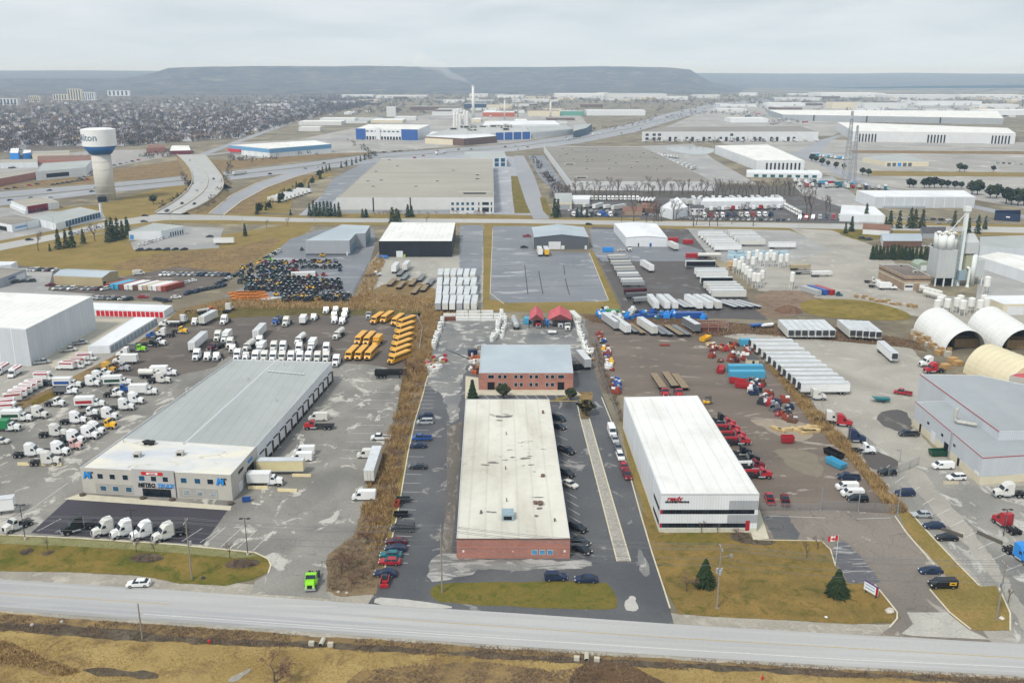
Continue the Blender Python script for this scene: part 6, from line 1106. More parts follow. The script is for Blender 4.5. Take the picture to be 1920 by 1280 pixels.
MB().box(13.2, 20.5, 2.0, 9, 4.5, 13).build('mixer_house', W_plant, o)
for sx in (13.6, 20.2): MB().box(sx-.25, sx+.25, 2.2, 2.7, 0, 4.5).build('leg', M_pw, o)
MB().cyl((11.5, -1.2, 0), (11.8, -1.0, 9), .6, .6, 8).cyl((11.5, -1.2, 0), (11.5, -1.2, 1.5), 1.0, .6, 8).cyl((11.8, -1, 9), (11.2, .6, 9.6), .6, .6, 8).build('dust_duct', M_pw, o); MB().box(7.0, 10.5, -.5, 2.2, 3.2, 8).build('control_cabin', M_hvac2, o)
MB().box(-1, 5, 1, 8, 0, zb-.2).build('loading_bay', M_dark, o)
x0, y0 = G(1725, 505); o = thing('arched_shed', 'small green-grey arched shed between hedge and batching plant', 'shed', (x0, y0, 0)); MB().extr([(-3.2, 0), (-3.2, 3.2), (-1.8, 4.8), (1.8, 4.8), (3.2, 3.2), (3.2, 0)], 4.0, 0, .1, 1.0).build('shell', plain('sage', '#9aa898', .7), o); MB().box(-1.6, 1.6, -4.06, -4.0, 0, 3).build('door', M_door, o)
# ---- lattice radio mast
def mast(px, yb, yt, w, lab):
  x, y = G(px, yb); h_ = hgt(px, yb, yt); o = thing('lattice_mast', lab, 'mast', (x, y, 0)); n = 16; mb = MB(); m_ = plain('mast_steel', '#8f9499', .6, .1)
  for i in range(n):
    z0_, z1_ = h_*i/n, h_*(i+1)/n; r0, r1 = w*(1-.8*i/n), w*(1-.8*(i+1)/n); c0 = [(r0*a, r0*b, z0_) for a, b in ((1, 1), (-1, 1), (-1, -1), (1, -1))]; c1 = [(r1*a, r1*b, z1_) for a, b in ((1, 1), (-1, 1), (-1, -1), (1, -1))]
    for k in range(4): mb.cyl(c0[k], c1[k], .22, .22, 4); mb.cyl(c0[k], c1[(k+1) % 4], .12, .12, 3); mb.cyl(c0[(k+1) % 4], c1[k], .12, .12, 3)
  mb.build('lattice', m_, o); d = MB()
  for k in range(6): d.cyl((1.2*math.cos(k), 1.2*math.sin(k), h_*.9), (1.2*math.cos(k), 1.2*math.sin(k), h_*.9+2.5), .25, .25, 6)
  d.build('antennas', M_door, o)
mast(1584, 352, 208, 3.2, 'grey lattice radio mast above the truck yards'); mast(1597, 345, 235, 2.8, 'second lattice radio mast beside the taller one')
# ---- poles
M_pole = plain('weathered_pole', '#8d857a', .9, .15, 1.5); M_steel = plain('galvanised', '#8c8f92', .5, .1); M_dpole = plain('dark_pole', '#3a3a3d', .6, .1)
POLES = []
def upole(px, yb, yt, lab, trans=0, arm=True, lamp=False):
  x, y = G(px, yb); h_ = hgt(px, yb, yt); o = thing('utility_pole', lab, 'utility pole', (x, y, 0)); MB().cyl((0, 0, 0), (0, 0, h_), .19, .12, 8).build('pole', M_pole, o); dirx, diry = .998, -.06
  if arm:
    MB().box(-.07, .07, -1.3, 1.3, h_-1.0, h_-.86).build('crossarm', M_pole, o)
    for k in (-1.2, -.6, .6, 1.2): MB().cyl((0, k, h_-.86), (0, k, h_-.6), .06, .04, 6).build('insulator', M_door, o)
  for k in range(trans): MB().cyl((.45*math.cos(k*2.1+.5), .45*math.sin(k*2.1+.5), h_*.55), (.45*math.cos(k*2.1+.5), .45*math.sin(k*2.1+.5), h_*.55+1.0), .28, .28, 10).build('transformer', M_chr, o)
  if lamp: MB().tube([(0, 0, h_*.8), (1.6, -.9, h_*.86)], .05, 5).box(1.5, 2.1, -1.1, -.8, h_*.84, h_*.88).build('street_lamp', M_steel, o)
  return (x, y, h_)
A0 = upole(-330, 1052, 932, 'weathered utility pole beyond the dealership lawn'); A1 = upole(360, 1086, 968, 'weathered utility pole on lawn before the truck dealership', 1); A2 = upole(829, 1111, 983, 'weathered utility pole at the corner of the island lawn', 0); A3 = upole(1344, 1141, 1018, 'utility pole with transformers on lawn beside the spruces', 3, True, True); A4 = upole(1868, 1162, 1046, 'utility pole with transformers near the right driveway', 3, True, True); A5 = upole(2500, 1190, 1075, 'weathered utility pole beyond the right driveway')
upole(267, 1197, 1129, 'short bare pole in field south of the road', 0, False)
M_wire = plain('wire', '#6f7274', .6, .05)
for k, (a, b) in enumerate(((A0, A1), (A1, A2), (A2, A3), (A3, A4), (A4, A5))):
  for dy_, dz in ((-1.2, -.6), (-.6, -.6), (.6, -.6), (1.2, -.6), (0, -3.2), (0, -4.6)):
    pts = [(lerp(a[0], b[0], t), lerp(a[1], b[1], t)+dy_, lerp(a[2], b[2], t)+dz-1.1*4*t*(1-t)) for t in [i/12 for i in range(13)]]
    mb = MB().tube(pts, .038, 3); tag(mb.build('power_line', M_wire), 'thin overhead power line strung between roadside poles', 'power line', 'overhead lines along the road')
def lamp_post(px, yb, yt, lab, mat=None, arms=2, grp=None, head=.5):
  x, y = G(px, yb); h_ = hgt(px, yb, yt); o = thing('lamp_post', lab, 'lamp post', (x, y, 0), 0, grp); MB().cyl((0, 0, .6), (0, 0, h_), .1, .07, 8).build('post', mat or M_dpole, o); MB().cyl((0, 0, 0), (0, 0, .7), .32, .32, 10).build('footing', M_conc, o)
  for k in range(arms): s = 1 if k else -1; MB().box(min(0, s*head*2), max(0, s*head*2), -.06, .06, h_-.12, h_-.04).box(s*head*1.6-.35, s*head*1.6+.35, -.25, .25, h_-.2, h_).build('lamp_head', mat or M_dpole, o)
for x, yb, yt, l_ in ((48, 1012, 943, 'twin-headed dark lamp post beside the small white day-cab truck'), (253, 1021, 953, 'twin-headed dark lamp post behind row of white tractors'), (465, 1041, 970, 'twin-headed dark lamp post near the dealership driveway kerb'), (1880, 1010, 952, 'dark lamp post beside the red and white tractor')): lamp_post(x, yb, yt, l_)
for x, yb, yt in ((1540, 765, 738), (1686, 872, 842), (707, 568, 520)): lamp_post(x, yb, yt, 'slim grey lamp post at a yard edge', M_steel, 1, 'yard edge lamp posts')
for x, yb, yt in ((228, 343, 300), (503, 315, 277), (542, 308, 272), (708, 292, 255), (773, 284, 256), (877, 278, 250), (1007, 272, 245), (1101, 252, 234), (1293, 206, 186)): lamp_post(x, yb, yt, 'tall highway lamp mast', M_steel, 2, 'highway lamp masts', 1.2)
for x, yb, yt in ((590, 418, 385), (870, 420, 395), (105, 455, 405), (320, 418, 390), (415, 408, 375), (455, 420, 400), (52, 430, 395), (1497, 432, 395)): lamp_post(x, yb, yt, 'grey street lamp along the cross street', M_steel, 1, 'street lamps along the cross street', 1.0)
# ---- flagpole
x, y = G(1566, 1060); h_ = hgt(1566, 1060, 1001); o = thing('flagpole', 'white flagpole flying a red and white maple leaf flag', 'flagpole', (x, y, 0)); MB().cyl((0, 0, 0), (0, 0, h_), .07, .05, 8).build('pole', M_door, o)
fl = link('flag', None, o, (0, 0, h_-1.35)); M_fr = plain('flag_red', '#c62a33', .7, .05); M_fw = plain('flag_white', '#e6e2df', .7, .04); fl.empty_display_size = .1
def wave(u): return .12*math.sin(u*4.2)
def flagpiece(u0, u1, m_):
  mb = MB(); n = 5
  for i in range(n): a, b = lerp(u0, u1, i/n), lerp(u0, u1, (i+1)/n); mb.add([(-a, wave(a)-.01, 0-.12*a), (-b, wave(b)-.01, 0-.12*b), (-b, wave(b)-.01, 1.2-.12*b), (-a, wave(a)-.01, 1.2-.12*a), (-a, wave(a)+.01, 0-.12*a), (-b, wave(b)+.01, 0-.12*b), (-b, wave(b)+.01, 1.2-.12*b), (-a, wave(a)+.01, 1.2-.12*a)], [(0, 1, 2, 3), (7, 6, 5, 4), (0, 4, 5, 1), (3, 2, 6, 7)])
  mb.build('flag_panel', m_, fl)
flagpiece(.07, .6, M_fr); flagpiece(.6, 1.6, M_fw); flagpiece(1.6, 2.15, M_fr)
leaf = [(0, .42), (.1, .22), (.2, .26), (.16, .06), (.36, .16), (.42, .02), (.5, .04), (.36, -.16), (.4, -.22), (.06, -.24), (.05, -.42), (-.05, -.42), (-.06, -.24), (-.4, -.22), (-.36, -.16), (-.5, .04), (-.42, .02), (-.36, .16), (-.16, .06), (-.2, .26), (-.1, .22)]
for sgn in (-1, 1): MB().poly([(-1.1+lx*.9, wave(1.1)+sgn*.04, .47+lz) for lx, lz in leaf]).build('maple_leaf', M_fr, fl)
# ---- roadside sign, hydrants, culverts, boulders
x, y = G(1632, 1116); o = thing('monument_sign', 'white roadside sign board with purple edge on posts', 'sign', (x, y, 0), R(-62)); MB().box(-1.7, 1.7, -.1, .1, .7, 2.5).build('board', M_wl, o); MB().box(-1.7, 1.7, -.12, .12, 2.5, 2.7).build('purple_edge', plain('purple', '#5a3a78', .6), o); MB().box(1.2, 1.7, -.12, .12, .7, 2.5).build('red_block', M_redl, o)
for k in (-1.2, 1.2): MB().box(k-.1, k+.1, -.08, .08, 0, .7).build('post', M_dpole, o)
for q in (-.3, .35): MB().box(-1.4, .9, -.115, -.105, 1.6+q, 1.75+q).build('lettering_strip', M_bluel, o)
for px, py in ((393, 1206), (1429, 1274)):
  x, y = G(px, py); o = thing('fire_hydrant', 'red fire hydrant in dry grass, ' + ('near the short bare pole' if px < 900 else 'far along the ditch from the culvert'), 'hydrant', (x, y, 0)); MB().cyl((0, 0, 0), (0, 0, .75), .14, .14, 10).cyl((0, 0, .75), (0, 0, .95), .17, .06, 10).build('barrel', M_sgn, o)
  for a, b in (((-.28, 0, .55), (.28, 0, .55)), ((0, -.26, .5), (0, 0, .5))): MB().cyl(a, b, .08, .08, 8).build('outlet', M_sgn, o)
  MB().cyl((0, 0, .93), (0, 0, 1.0), .06, .05, 6).build('bonnet_nut', M_bluel, o)
for px, py, l_ in ((602, 1210, 'broken concrete culvert headwall in ditch below the dealership drive'), (1100, 1238, 'pale concrete culvert headwall with round pipe in roadside ditch')):
  x, y = G(px, py); o = thing('culvert', l_, 'culvert', (x, y, 0), R(-6)); MB().box(-2.3, -1.3, -.35, .35, 0, .8).build('headwall', M_conc, o); MB().box(1.3, 2.3, -.35, .35, 0, .8).build('headwall', M_conc, o); MB().cyl((0, -.4, .3), (0, 1.6, .3), .45, .45, 14, 0, False).build('pipe', M_conc, o); MB().cyl((0, .2, .3), (0, .3, .3), .42, .42, 14).build('pipe_mouth', M_dark, o)
def rock(px, py, s, lab, col='#b9b4aa', grp=None):
  x, y = G(px, py); mb = MB(); n = 7; q = random.Random(int(px*7+py)); rows = [(0, 1.0), (.45, 1.05), (.8, .65)]; vs_ = []
  for z, r in rows: vs_ += [(math.cos(2*math.pi*k/n)*r*s*q.uniform(.75, 1.15), math.sin(2*math.pi*k/n)*r*s*q.uniform(.75, 1.15), z*s*q.uniform(.85, 1.1)) for k in range(n)]
  fs = [(i*n+k, i*n+(k+1) % n, (i+1)*n+(k+1) % n, (i+1)*n+k) for i in range(2) for k in range(n)] + [tuple(range(2*n, 3*n))]
  return tag(mb.add(vs_, fs).build('boulder', plain('boulder_'+col[1:], col, .95, .2, 1), None, False, (x, y, .03)), lab, 'boulder', grp)
rock(1668, 1147, .9, 'pale rounded boulder on lawn corner by driveway'); rock(381, 1084, .5, 'small dark object on lawn beside utility pole', '#3c3c3c'); rock(1549, 1157, .3, 'small white stone in lawn ditch', '#d8d8d4'); rock(1600, 1090, .3, 'small grey stone by spruce', '#8c8880'); rock(1878, 1160, .5, 'pale stone at foot of the right utility pole', '#d8d4cc'); rock(1344, 1140, .3, 'white stone at foot of the transformer pole', '#d8d4cc')
for px, py in ((650, 1112), (635, 1110), (1905, 1170), (116, 1166), (60, 1172)): rock(px, py, .4, 'broken pale concrete lump on the road verge', '#aaa69c', 'concrete lumps along the road verge')
# ---- fences
def fence(path, lab, h=1.9, step=3.0, mesh=True, mat=None, top=True):
  pts = [Vector(G(*p)) for p in path]; c = pts[0]; o = thing('chain_link_fence', lab, 'fence', (c.x, c.y, 0)); m_ = mat or M_steel
  for a, b in zip(pts[:-1], pts[1:]):
    L = (b-a).length; n = max(1, round(L/step))
    for i in range(n+1):
      q = a.lerp(b, i/n)-c; MB().cyl((q.x, q.y, 0), (q.x, q.y, h+.1), .05, .05, 5).build('post', m_, o)
    a2, b2 = a-c, b-c
    if top: MB().cyl((a2.x, a2.y, h), (b2.x, b2.y, h), .035, .035, 4).build('top_rail', m_, o)
    if mesh: MB().poly([(a2.x, a2.y, .05), (b2.x, b2.y, .05), (b2.x, b2.y, h), (a2.x, a2.y, h)]).build('wire_mesh', M_mesh, o)
  return o
t = NT('chain_link'); w1 = t.n('ShaderNodeTexWave', wave_type='BANDS', bands_direction='DIAGONAL'); w1.inputs['Scale'].default_value = 4; t.l(t.pos((1, -1, 1)), w1.inputs['Vector']); w2 = t.n('ShaderNodeTexWave', wave_type='BANDS', bands_direction='DIAGONAL'); w2.inputs['Scale'].default_value = 4; t.l(t.pos((1, 1, -1)), w2.inputs['Vector'])
mxx = t.n('ShaderNodeMath', operation='MAXIMUM'); t.l(w1.outputs[1], mxx.inputs[0]); t.l(w2.outputs[1], mxx.inputs[1]); al = t.ramp(mxx.outputs[0], [(.86, 0.), (.9, .75)]); t.done(lin('#8e9194'), .5, .3); t.l(al, t.b.inputs['Alpha']); M_mesh = t.m
fence([(1426, 957), (1538, 957)], 'grey chain link fence right of the white building'); fence([(1538, 957), (1607, 958)], 'tall framed chain link yard gate', 2.6, 8); fence([(1607, 958), (1640, 957), (1688, 961)], 'chain link fence by the parked vans', 2.0)
for px, py, yt in ((1538, 958, 913), (1609, 958, 922), (1683, 962, 910)):
  x, y = G(px, py); o = thing('gate_post', 'tall grey steel gate post at the mover yard gate', 'post', (x, y, 0), 0, 'tall posts of the yard gate'); MB().cyl((0, 0, 0), (0, 0, hgt(px, py, yt)), .13, .13, 8).cyl((0, 0, 0), (0, 0, .3), .3, .3, 8).build('post', M_steel, o)
fence([(1112, 640), (1122, 690), (1140, 735), (1160, 790)], 'chain link fence along brick office drive', 2.2); fence([(1665, 895), (1705, 880), (1722, 872)], 'chain link gate beside the pale blue workshop', 2.4, 5); fence([(782, 595), (792, 620), (786, 660)], 'white panel fence curving behind the school buses', 1.6, 3, True, M_door); fence([(757, 700), (742, 790), (722, 850)], 'chain link fence along reed strip', 1.8, 5)
fence([(690, 500), (668, 540), (655, 565)], 'chain link fence beside the tractor yard', 2.0, 4); fence([(1115, 480), (1140, 530), (1165, 580)], 'chain link fence beside stacked dump trailers', 2.0, 4); fence([(604, 1060), (655, 1050)], 'short dark gate rail beside the dealership drive', 1.0, 2, False, M_dpole)
fence([(190, 700), (262, 655), (322, 612)], 'chain link fence along the storage row grass strip', 1.8, 5)
# ================================================================== VEGETATION
M_needle = turf('spruce_needles', '#2b3a26', '#37452c', '#202c20', .6, 3); M_needle2 = turf('pine_needles', '#3a422d', '#484f35', '#2b3224', .6, 3); M_bark = plain('bark', '#5c5148', .95, .2, 2); M_twig = plain('twigs', '#6f6259', .95, .15, 1); M_twig2 = plain('reddish_twigs', '#7a5f52', .95, .15, 1)
M_reed = turf('dry_reeds', '#b39768', '#8f7350', '#cdb383', .45, 2); M_reed2 = turf('brown_brush', '#827060', '#957f6a', '#6d5e52', .45, 2); M_tuft = turf('grass_tufts', '#ab9460', '#957d4c', '#bda876', .3, 2); M_gtuft = turf('green_tufts', '#5d5a24', '#736532', '#4a4d1e', .3, 2)
_tm = {}
def conifer_mesh(seed, lod=0, slim=1.0):
  k = (seed, lod, slim)
  if k in _tm: return _tm[k]
  q = random.Random(seed); tr = MB().cyl((0, 0, 0), (0, 0, .95), .022, .004, 6); cr_ = MB(); nl = (22, 9)[lod]
  for i in range(nl):
    z = .08+.9*i/nl; R_ = .24*slim*(1-(z-.08)/.94)**.8*q.uniform(.88, 1.12); nb = max(5, int((19, 8)[lod]*(1-.5*i/nl)))
    for j in range(nb):
      a = 2*math.pi*(j+q.random())/nb; r = R_*q.uniform(.75, 1.12); zz = z+q.uniform(-.02, .02); w = (.036, .08)[lod]*q.uniform(.7, 1.3); ca, sa = math.cos(a), math.sin(a); dz = -.05*q.uniform(.4, 1.6)
      b0 = (ca*r*.12, sa*r*.12, zz+.045); tip = (ca*r, sa*r, zz+dz); m1 = (ca*r*.62-sa*w, sa*r*.62+ca*w, zz+dz*.3+.005); m2 = (ca*r*.62+sa*w, sa*r*.62-ca*w, zz+dz*.3+.005); up_ = (ca*r*.55, sa*r*.55, zz+.045)
      cr_.add([b0, m1, tip, m2, up_], [(0, 1, 4), (1, 2, 4), (2, 3, 4), (3, 0, 4)])
  cr_.add([(0, 0, 1.02), (.02, 0, .93), (-.01, .018, .93), (-.01, -.018, .93)], [(0, 1, 2), (0, 2, 3), (0, 3, 1)])
  _tm[k] = (tr.mesh('trunk', M_bark), cr_.mesh('crown', M_needle if seed % 3 else M_needle2)); return _tm[k]
def round_mesh(seed):
  k = ('r', seed)
  if k in _tm: return _tm[k]
  q = random.Random(seed); tr = MB().cyl((0, 0, 0), (0, 0, .5), .03, .018, 6); cr_ = MB()
  for i in range(360):
    a = q.uniform(0, 6.28); u = q.uniform(-1, 1); rr = q.uniform(.55, 1)**.5*(.8+.3*math.sin(a*3+seed)*math.sin(u*4)); s = math.sqrt(1-u*u); c = Vector((math.cos(a)*s*.36*rr, math.sin(a)*s*.36*rr, .6+u*.38*rr)); d = Vector((q.uniform(-1, 1), q.uniform(-1, 1), q.uniform(-.4, 1))).normalized()*.075; e = d.orthogonal().normalized()*.06
    cr_.add([tuple(c-d), tuple(c+e), tuple(c+d), tuple(c-e)], [(0, 1, 2, 3)])
  _tm[k] = (tr.mesh('trunk', M_bark), cr_.mesh('crown', M_needle2)); return _tm[k]
def bare_mesh(seed, depth=4, spread=.55, tw=None):
  k = ('b', seed, depth, spread, tw)
  if k in _tm: return _tm[k]
  q = random.Random(seed); tr = MB(); cr_ = MB()
  def grow(p, d, L, r, n):
    e = p+d*L; (tr if n >= depth-1 else cr_).cyl(tuple(p), tuple(e), r, r*.62, 4 if n < depth-1 else 6, 0, False)
    if n == 0: return
    for i in range(3 if n > 1 else 4):
      a = q.uniform(0, 6.28); o_ = d.orthogonal().normalized(); o2 = d.cross(o_); nd = (d + (o_*math.cos(a)+o2*math.sin(a))*q.uniform(.35, 1)*spread*1.3 + Vector((0, 0, .14))).normalized(); grow(p+d*L*q.uniform(.62, 1), nd, L*q.uniform(.58, .82), max(.0035, r*.6), n-1)
  grow(Vector((0, 0, 0)), Vector((0, 0, 1)), .34, .022, depth); mz = max(v[2] for v in cr_.v)
  for m_ in (tr, cr_): m_.v = [(x/mz, y/mz, z/mz) for x, y, z in m_.v]
  _tm[k] = (tr.mesh('trunk', M_bark), cr_.mesh('crown', tw or M_twig)); return _tm[k]
def T(kind, px, yb, h, lab, grp=None, seed=None, name=None, wid=1.0):
  x, y = G(px, yb); seed = seed if seed is not None else rnd.randrange(5)
  me = {'spruce': lambda: conifer_mesh(seed, 0), 'spruce2': lambda: conifer_mesh(seed, 1), 'cedar': lambda: conifer_mesh(seed, 0, .62), 'cedar2': lambda: conifer_mesh(seed, 1, .7), 'pine': lambda: round_mesh(seed), 'bare': lambda: bare_mesh(seed), 'shrub': lambda: bare_mesh(seed+20, 5, .95, M_twig2)}[kind]()
  o = thing(name or {'spruce': 'spruce_tree', 'spruce2': 'spruce_tree', 'cedar': 'cedar_tree', 'cedar2': 'cedar_tree', 'pine': 'pine_tree', 'bare': 'bare_tree', 'shrub': 'bare_shrub'}[kind], lab, 'shrub' if kind == 'shrub' else 'tree', (x, y, 0), rnd.uniform(0, 6.28), grp); o.scale = (h*wid, h*wid, h)
  for nm, m_ in zip(('trunk', 'crown'), me): link(nm, m_, o)
T('spruce', 1321, 1098, 6.4, 'dark spruce on lawn left of the transformer pole', None, 1, None, 1.7); T('spruce', 1569, 1114, 5.8, 'dark spruce on lawn below the flagpole', None, 2, None, 2.0); T('cedar', 886, 748, 6.8, 'tall narrow cedar at the corner of the brick office', None, 4, None, 2.1); T('pine', 944, 747, 5.2, 'rounded pine before the brick office front', None, 1, None, 1.4); T('pine', 1070, 750, 4.4, 'small dark pine at the east end of brick office', None, 2, None, 1.3); T('pine', 1099, 778, 5.2, 'spreading pine at head of the stone bed', None, 3, None, 1.7)
T('shrub', 1287, 1108, 4.4, 'grey bare bush left of the spruce on lawn', None, 1, None, 1.1); T('shrub', 1388, 1012, 2.4, 'dense brown bush beside the visitor walkway', None, 2, None, 1.9); T('bare', 1315, 1000, 3.2, 'small bare tree before the black window bands', None, 3); T('bare', 1345, 1000, 2.6, 'smaller bare tree before black window bands', None, 4); T('bare', 1512, 1046, 4.6, 'bare young tree on lawn near the parking kerb', None, 2); T('bare', 1533, 1030, 3.6, 'slim bare tree at the parking kerb', None, 1)
T('shrub', 515, 1278, 5.0, 'big grey bare bush in the field south of road', None, 3, None, 1.4); T('shrub', 520, 1285, 3.5, 'low brown brush beside the big bare bush', None, 4, None, 1.6)
for px, py, h in ((50, 1038, 1.2), (90, 1040, 1.2), (262, 1050, 1.4), (280, 1052, 1.3), (300, 1048, 1.2), (440, 1063, 1.5), (458, 1062, 1.4), (475, 1060, 1.5)): T('shrub', px, py, h, 'low bare shrub in a dark planting bed on dealership lawn', 'shrubs in the dealership planting beds', None, None, 2.4)
for px, py, h in ((256, 1035, 3.4), (431, 1046, 4.0), (90, 1030, 3.0), (290, 1035, 2.6), (1890, 1130, 3.4)): T('bare', px, py, h, 'thin leafless young tree on a roadside lawn', 'young bare lawn trees')
for px, py, h in ((640, 1075, 4.5), (655, 1060, 4), (660, 1095, 3), (680, 1085, 3), (690, 1020, 4), (705, 990, 3.5), (765, 715, 5), (775, 700, 5.5), (762, 690, 4), (782, 730, 3.5), (742, 860, 3), (735, 930, 3)): T('shrub', px, py, h, 'bare brushwood in the reed strip beside the car park', 'brushwood in the reed strip', None, None, 1.3)
for px, py, h in ((111, 467, 13), (125, 465, 12), (136, 464, 14), (157, 457, 10), (204, 454, 15), (212, 452, 16), (222, 449, 15), (240, 441, 13), (231, 446, 12)): T('spruce2', px, py, h, 'tall dark spruce beside the white auto garage', 'spruces beside the auto garage')
T('spruce2', 94, 471, 5, 'small lone spruce on tan grass near the cross street'); T('spruce2', 460, 443, 9, 'lone spruce on the brown field edge'); T('pine', 288, 383, 8, 'round evergreen on grass beside the curved road', None, None, None, 1.2); T('bare', 72, 470, 12, 'bare tree on tan grass near the small lone spruce', None, 2); T('bare', 178, 452, 12, 'bare tree between spruces by garage', None, 1)
for i in range(9): T('spruce2', 581+i*6.8+rnd.uniform(-1, 1), 406+rnd.uniform(-1, 1), rnd.uniform(10, 13), 'dark spruce in row at the west corner of the big warehouse', 'spruces at the big warehouse corner')
for px, py, h in ((680, 408, 7), (686, 408, 7), (688, 407, 6), (736, 418, 12), (744, 418, 11), (748, 416, 9), (765, 407, 10), (772, 407, 9), (545, 404, 5)): T('spruce2', px, py, h, 'evergreen on the verge before the big warehouse', 'evergreens before the big warehouse', None, None, 1.3)
for i in range(26):
  t = i/25; T(('spruce2', 'pine', 'spruce2', 'shrub')[i % 4], lerp(478, 604, t)+rnd.uniform(-5, 5), lerp(404, 336, t)+rnd.uniform(-4, 4), rnd.uniform(6, 10), 'evergreen or brush on berm above the trailer row', 'trees on the berm above the trailer row')
for px, py in ((605, 325), (612, 322), (618, 320), (640, 315), (650, 312), (660, 310), (668, 306), (676, 303), (684, 300), (692, 297)): T('spruce2', px, py, 8, 'dark evergreen along highway side of the warehouse yard', 'evergreens along the highway fence')
for px, py, h in ((1705, 352, 9), (1712, 352, 8), (1733, 353, 10), (1742, 353, 11), (1752, 353, 11), (1765, 353, 9), (1776, 353, 8), (1790, 354, 8), (1802, 354, 7), (1822, 365, 13), (1832, 366, 14), (1856, 372, 12), (1868, 372, 13), (1886, 382, 14), (1896, 385, 14), (1908, 386, 15), (1919, 386, 14), (1617, 328, 8), (1628, 330, 8), (1522, 303, 10), (1530, 305, 8), (1541, 310, 9), (1552, 312, 7), (1567, 316, 8), (1582, 318, 7), (1799, 322, 10), (1808, 322, 8), (1862, 322, 7)): T('pine', px, py, h, 'dark round pine along the far paved lots', 'pines along the far paved lots', None, None, 1.15)
for px, py, h in ((1623, 413, 13), (1596, 434, 11), (1585, 438, 8), (1668, 428, 13), (1685, 428, 13), (1706, 428, 15), (1714, 428, 14), (1728, 428, 14), (1815, 437, 11), (1832, 438, 13), (1846, 430, 10), (1660, 428, 8), (1788, 425, 12), (1040, 408, 15), (1046, 406, 14), (1090, 408, 9), (1100, 408, 8), (1082, 408, 8)): T('spruce2', px, py, h, 'dark spruce near the roadside houses and yards', 'spruces near the roadside houses')
for i in range(34): T('cedar2', 1634+(i % 17)*7+rnd.uniform(-2, 2), 487-(i//17)*5+rnd.uniform(-1, 1), rnd.uniform(6.5, 8), 'dark clipped cedar in the dense hedge before the brick garage', 'cedars of the dense hedge', None, 'cedar_tree', 1.5)
for i in range(70): T('bare', lerp(1030, 1530, (i+rnd.random())/70), 366+rnd.uniform(-4, 5), rnd.uniform(9, 16), 'leafless tree in the long grey row above the far truck yards', 'bare trees behind the truck yards')
for px, py, h in ((1188, 416, 17), (1212, 416, 16), (1226, 416, 16), (1230, 414, 15), (1234, 416, 13), (1262, 412, 15), (1268, 413, 14), (1300, 424, 13), (1306, 422, 13), (1330, 424, 13), (1345, 424, 12), (1388, 415, 15), (1412, 424, 12), (1512, 400, 18), (1520, 404, 17), (1548, 404, 15), (1556, 398, 14), (1372, 420, 10), (540, 425, 7), (500, 428, 6), (800, 420, 6), (1240, 416, 9), (1165, 416, 8)): T('bare', px, py, h, 'leafless roadside tree along the cross street yards', 'bare trees along the cross street')
for i in range(26): T('shrub', rnd.uniform(700, 925), 404+rnd.uniform(-2, 2), rnd.uniform(2.5, 5), 'small bare verge tree before the big warehouse wall', 'bare verge trees before the big warehouse')
def scatter(name, poly, n, h0, h1, mat, lab, cat, w=.16, blades=3, lean=.25, clump=0):
  """many upright blades or twigs inside a pixel polygon"""
  pts = [G(*p) for p in poly]; xs = [p[0] for p in pts]; ys = [p[1] for p in pts]; mb = MB(); V_, F_ = mb.v, mb.f; got = 0; q = random.Random(len(poly)*31+n); tries = 0; m = len(pts)
  while got < n and tries < n*12:
    tries += 1; x, y = q.uniform(min(xs), max(xs)), q.uniform(min(ys), max(ys)); ins = False; j = m-1
    for i in range(m):
      if (pts[i][1] > y) != (pts[j][1] > y) and x < (pts[j][0]-pts[i][0])*(y-pts[i][1])/(pts[j][1]-pts[i][1])+pts[i][0]: ins = not ins
      j = i
    if not ins: continue
    if clump and mnoise.noise((x*clump, y*clump, 1.7)) < q.uniform(-.3, .25): continue
    got += 1; hh = q.uniform(h0, h1)*(1+.35*mnoise.noise((x*.12, y*.12, 5)))
    for b in range(blades):
      a = q.uniform(0, 6.28); dx_, dy_ = q.uniform(-.5, .5)*w*6, q.uniform(-.5, .5)*w*6; l1, l2 = q.uniform(-lean, lean)*hh, q.uniform(-lean, lean)*hh; c_, s_ = math.cos(a)*w, math.sin(a)*w; o_ = len(V_); k = q.uniform(.6, 1.1)
      V_ += [(x+dx_-c_, y+dy_-s_, 0), (x+dx_+c_, y+dy_+s_, 0), (x+dx_+l1+c_*.35, y+dy_+l2+s_*.35, hh*k), (x+dx_+l1-c_*.35, y+dy_+l2-s_*.35, hh*k*.97)]; F_.append((o_, o_+1, o_+2, o_+3)); mb.m.append(0)
  return tag(mb.build(name, mat), lab, cat, None, 'stuff')
scatter('dry_reeds', [(792, 588), (826, 586), (815, 640), (800, 700), (790, 740), (770, 800), (757, 860), (742, 930), (728, 990), (712, 1030), (690, 1035), (668, 1010), (690, 905), (722, 830), (748, 760), (757, 700), (772, 640)], 8500, .5, 2.0, M_reed, 'tall dry reeds in strip between truck yard and car park', 'reeds', .07, 4, .55, .2)
scatter('brown_brush', [(790, 740), (770, 800), (757, 860), (742, 930), (728, 990), (705, 1100), (640, 1110), (615, 1105), (622, 1045), (672, 1005), (720, 880), (760, 760)], 3000, .25, 1.0, M_reed2, 'tangled brown brush at the foot of the reed strip', 'brush', .05, 4, .9)
sheet('reed_bed', [(790, 586), (826, 586), (812, 650), (800, 705), (790, 742), (770, 802), (757, 862), (742, 932), (728, 992), (705, 1112), (640, 1118), (610, 1108), (616, 1042), (668, 1000), (690, 905), (722, 830), (748, 760), (757, 700), (772, 640)], turf('reed_litter', '#75664e', '#85735a', '#5f5343', .15, 2), 9)
sheet('grass_strip', [(808, 690), (802, 705), (793, 740), (778, 790), (765, 850), (748, 950), (735, 1010), (722, 1066), (712, 1062), (726, 1000), (742, 930), (757, 860), (772, 800), (790, 735)], M_lawn2, 10)
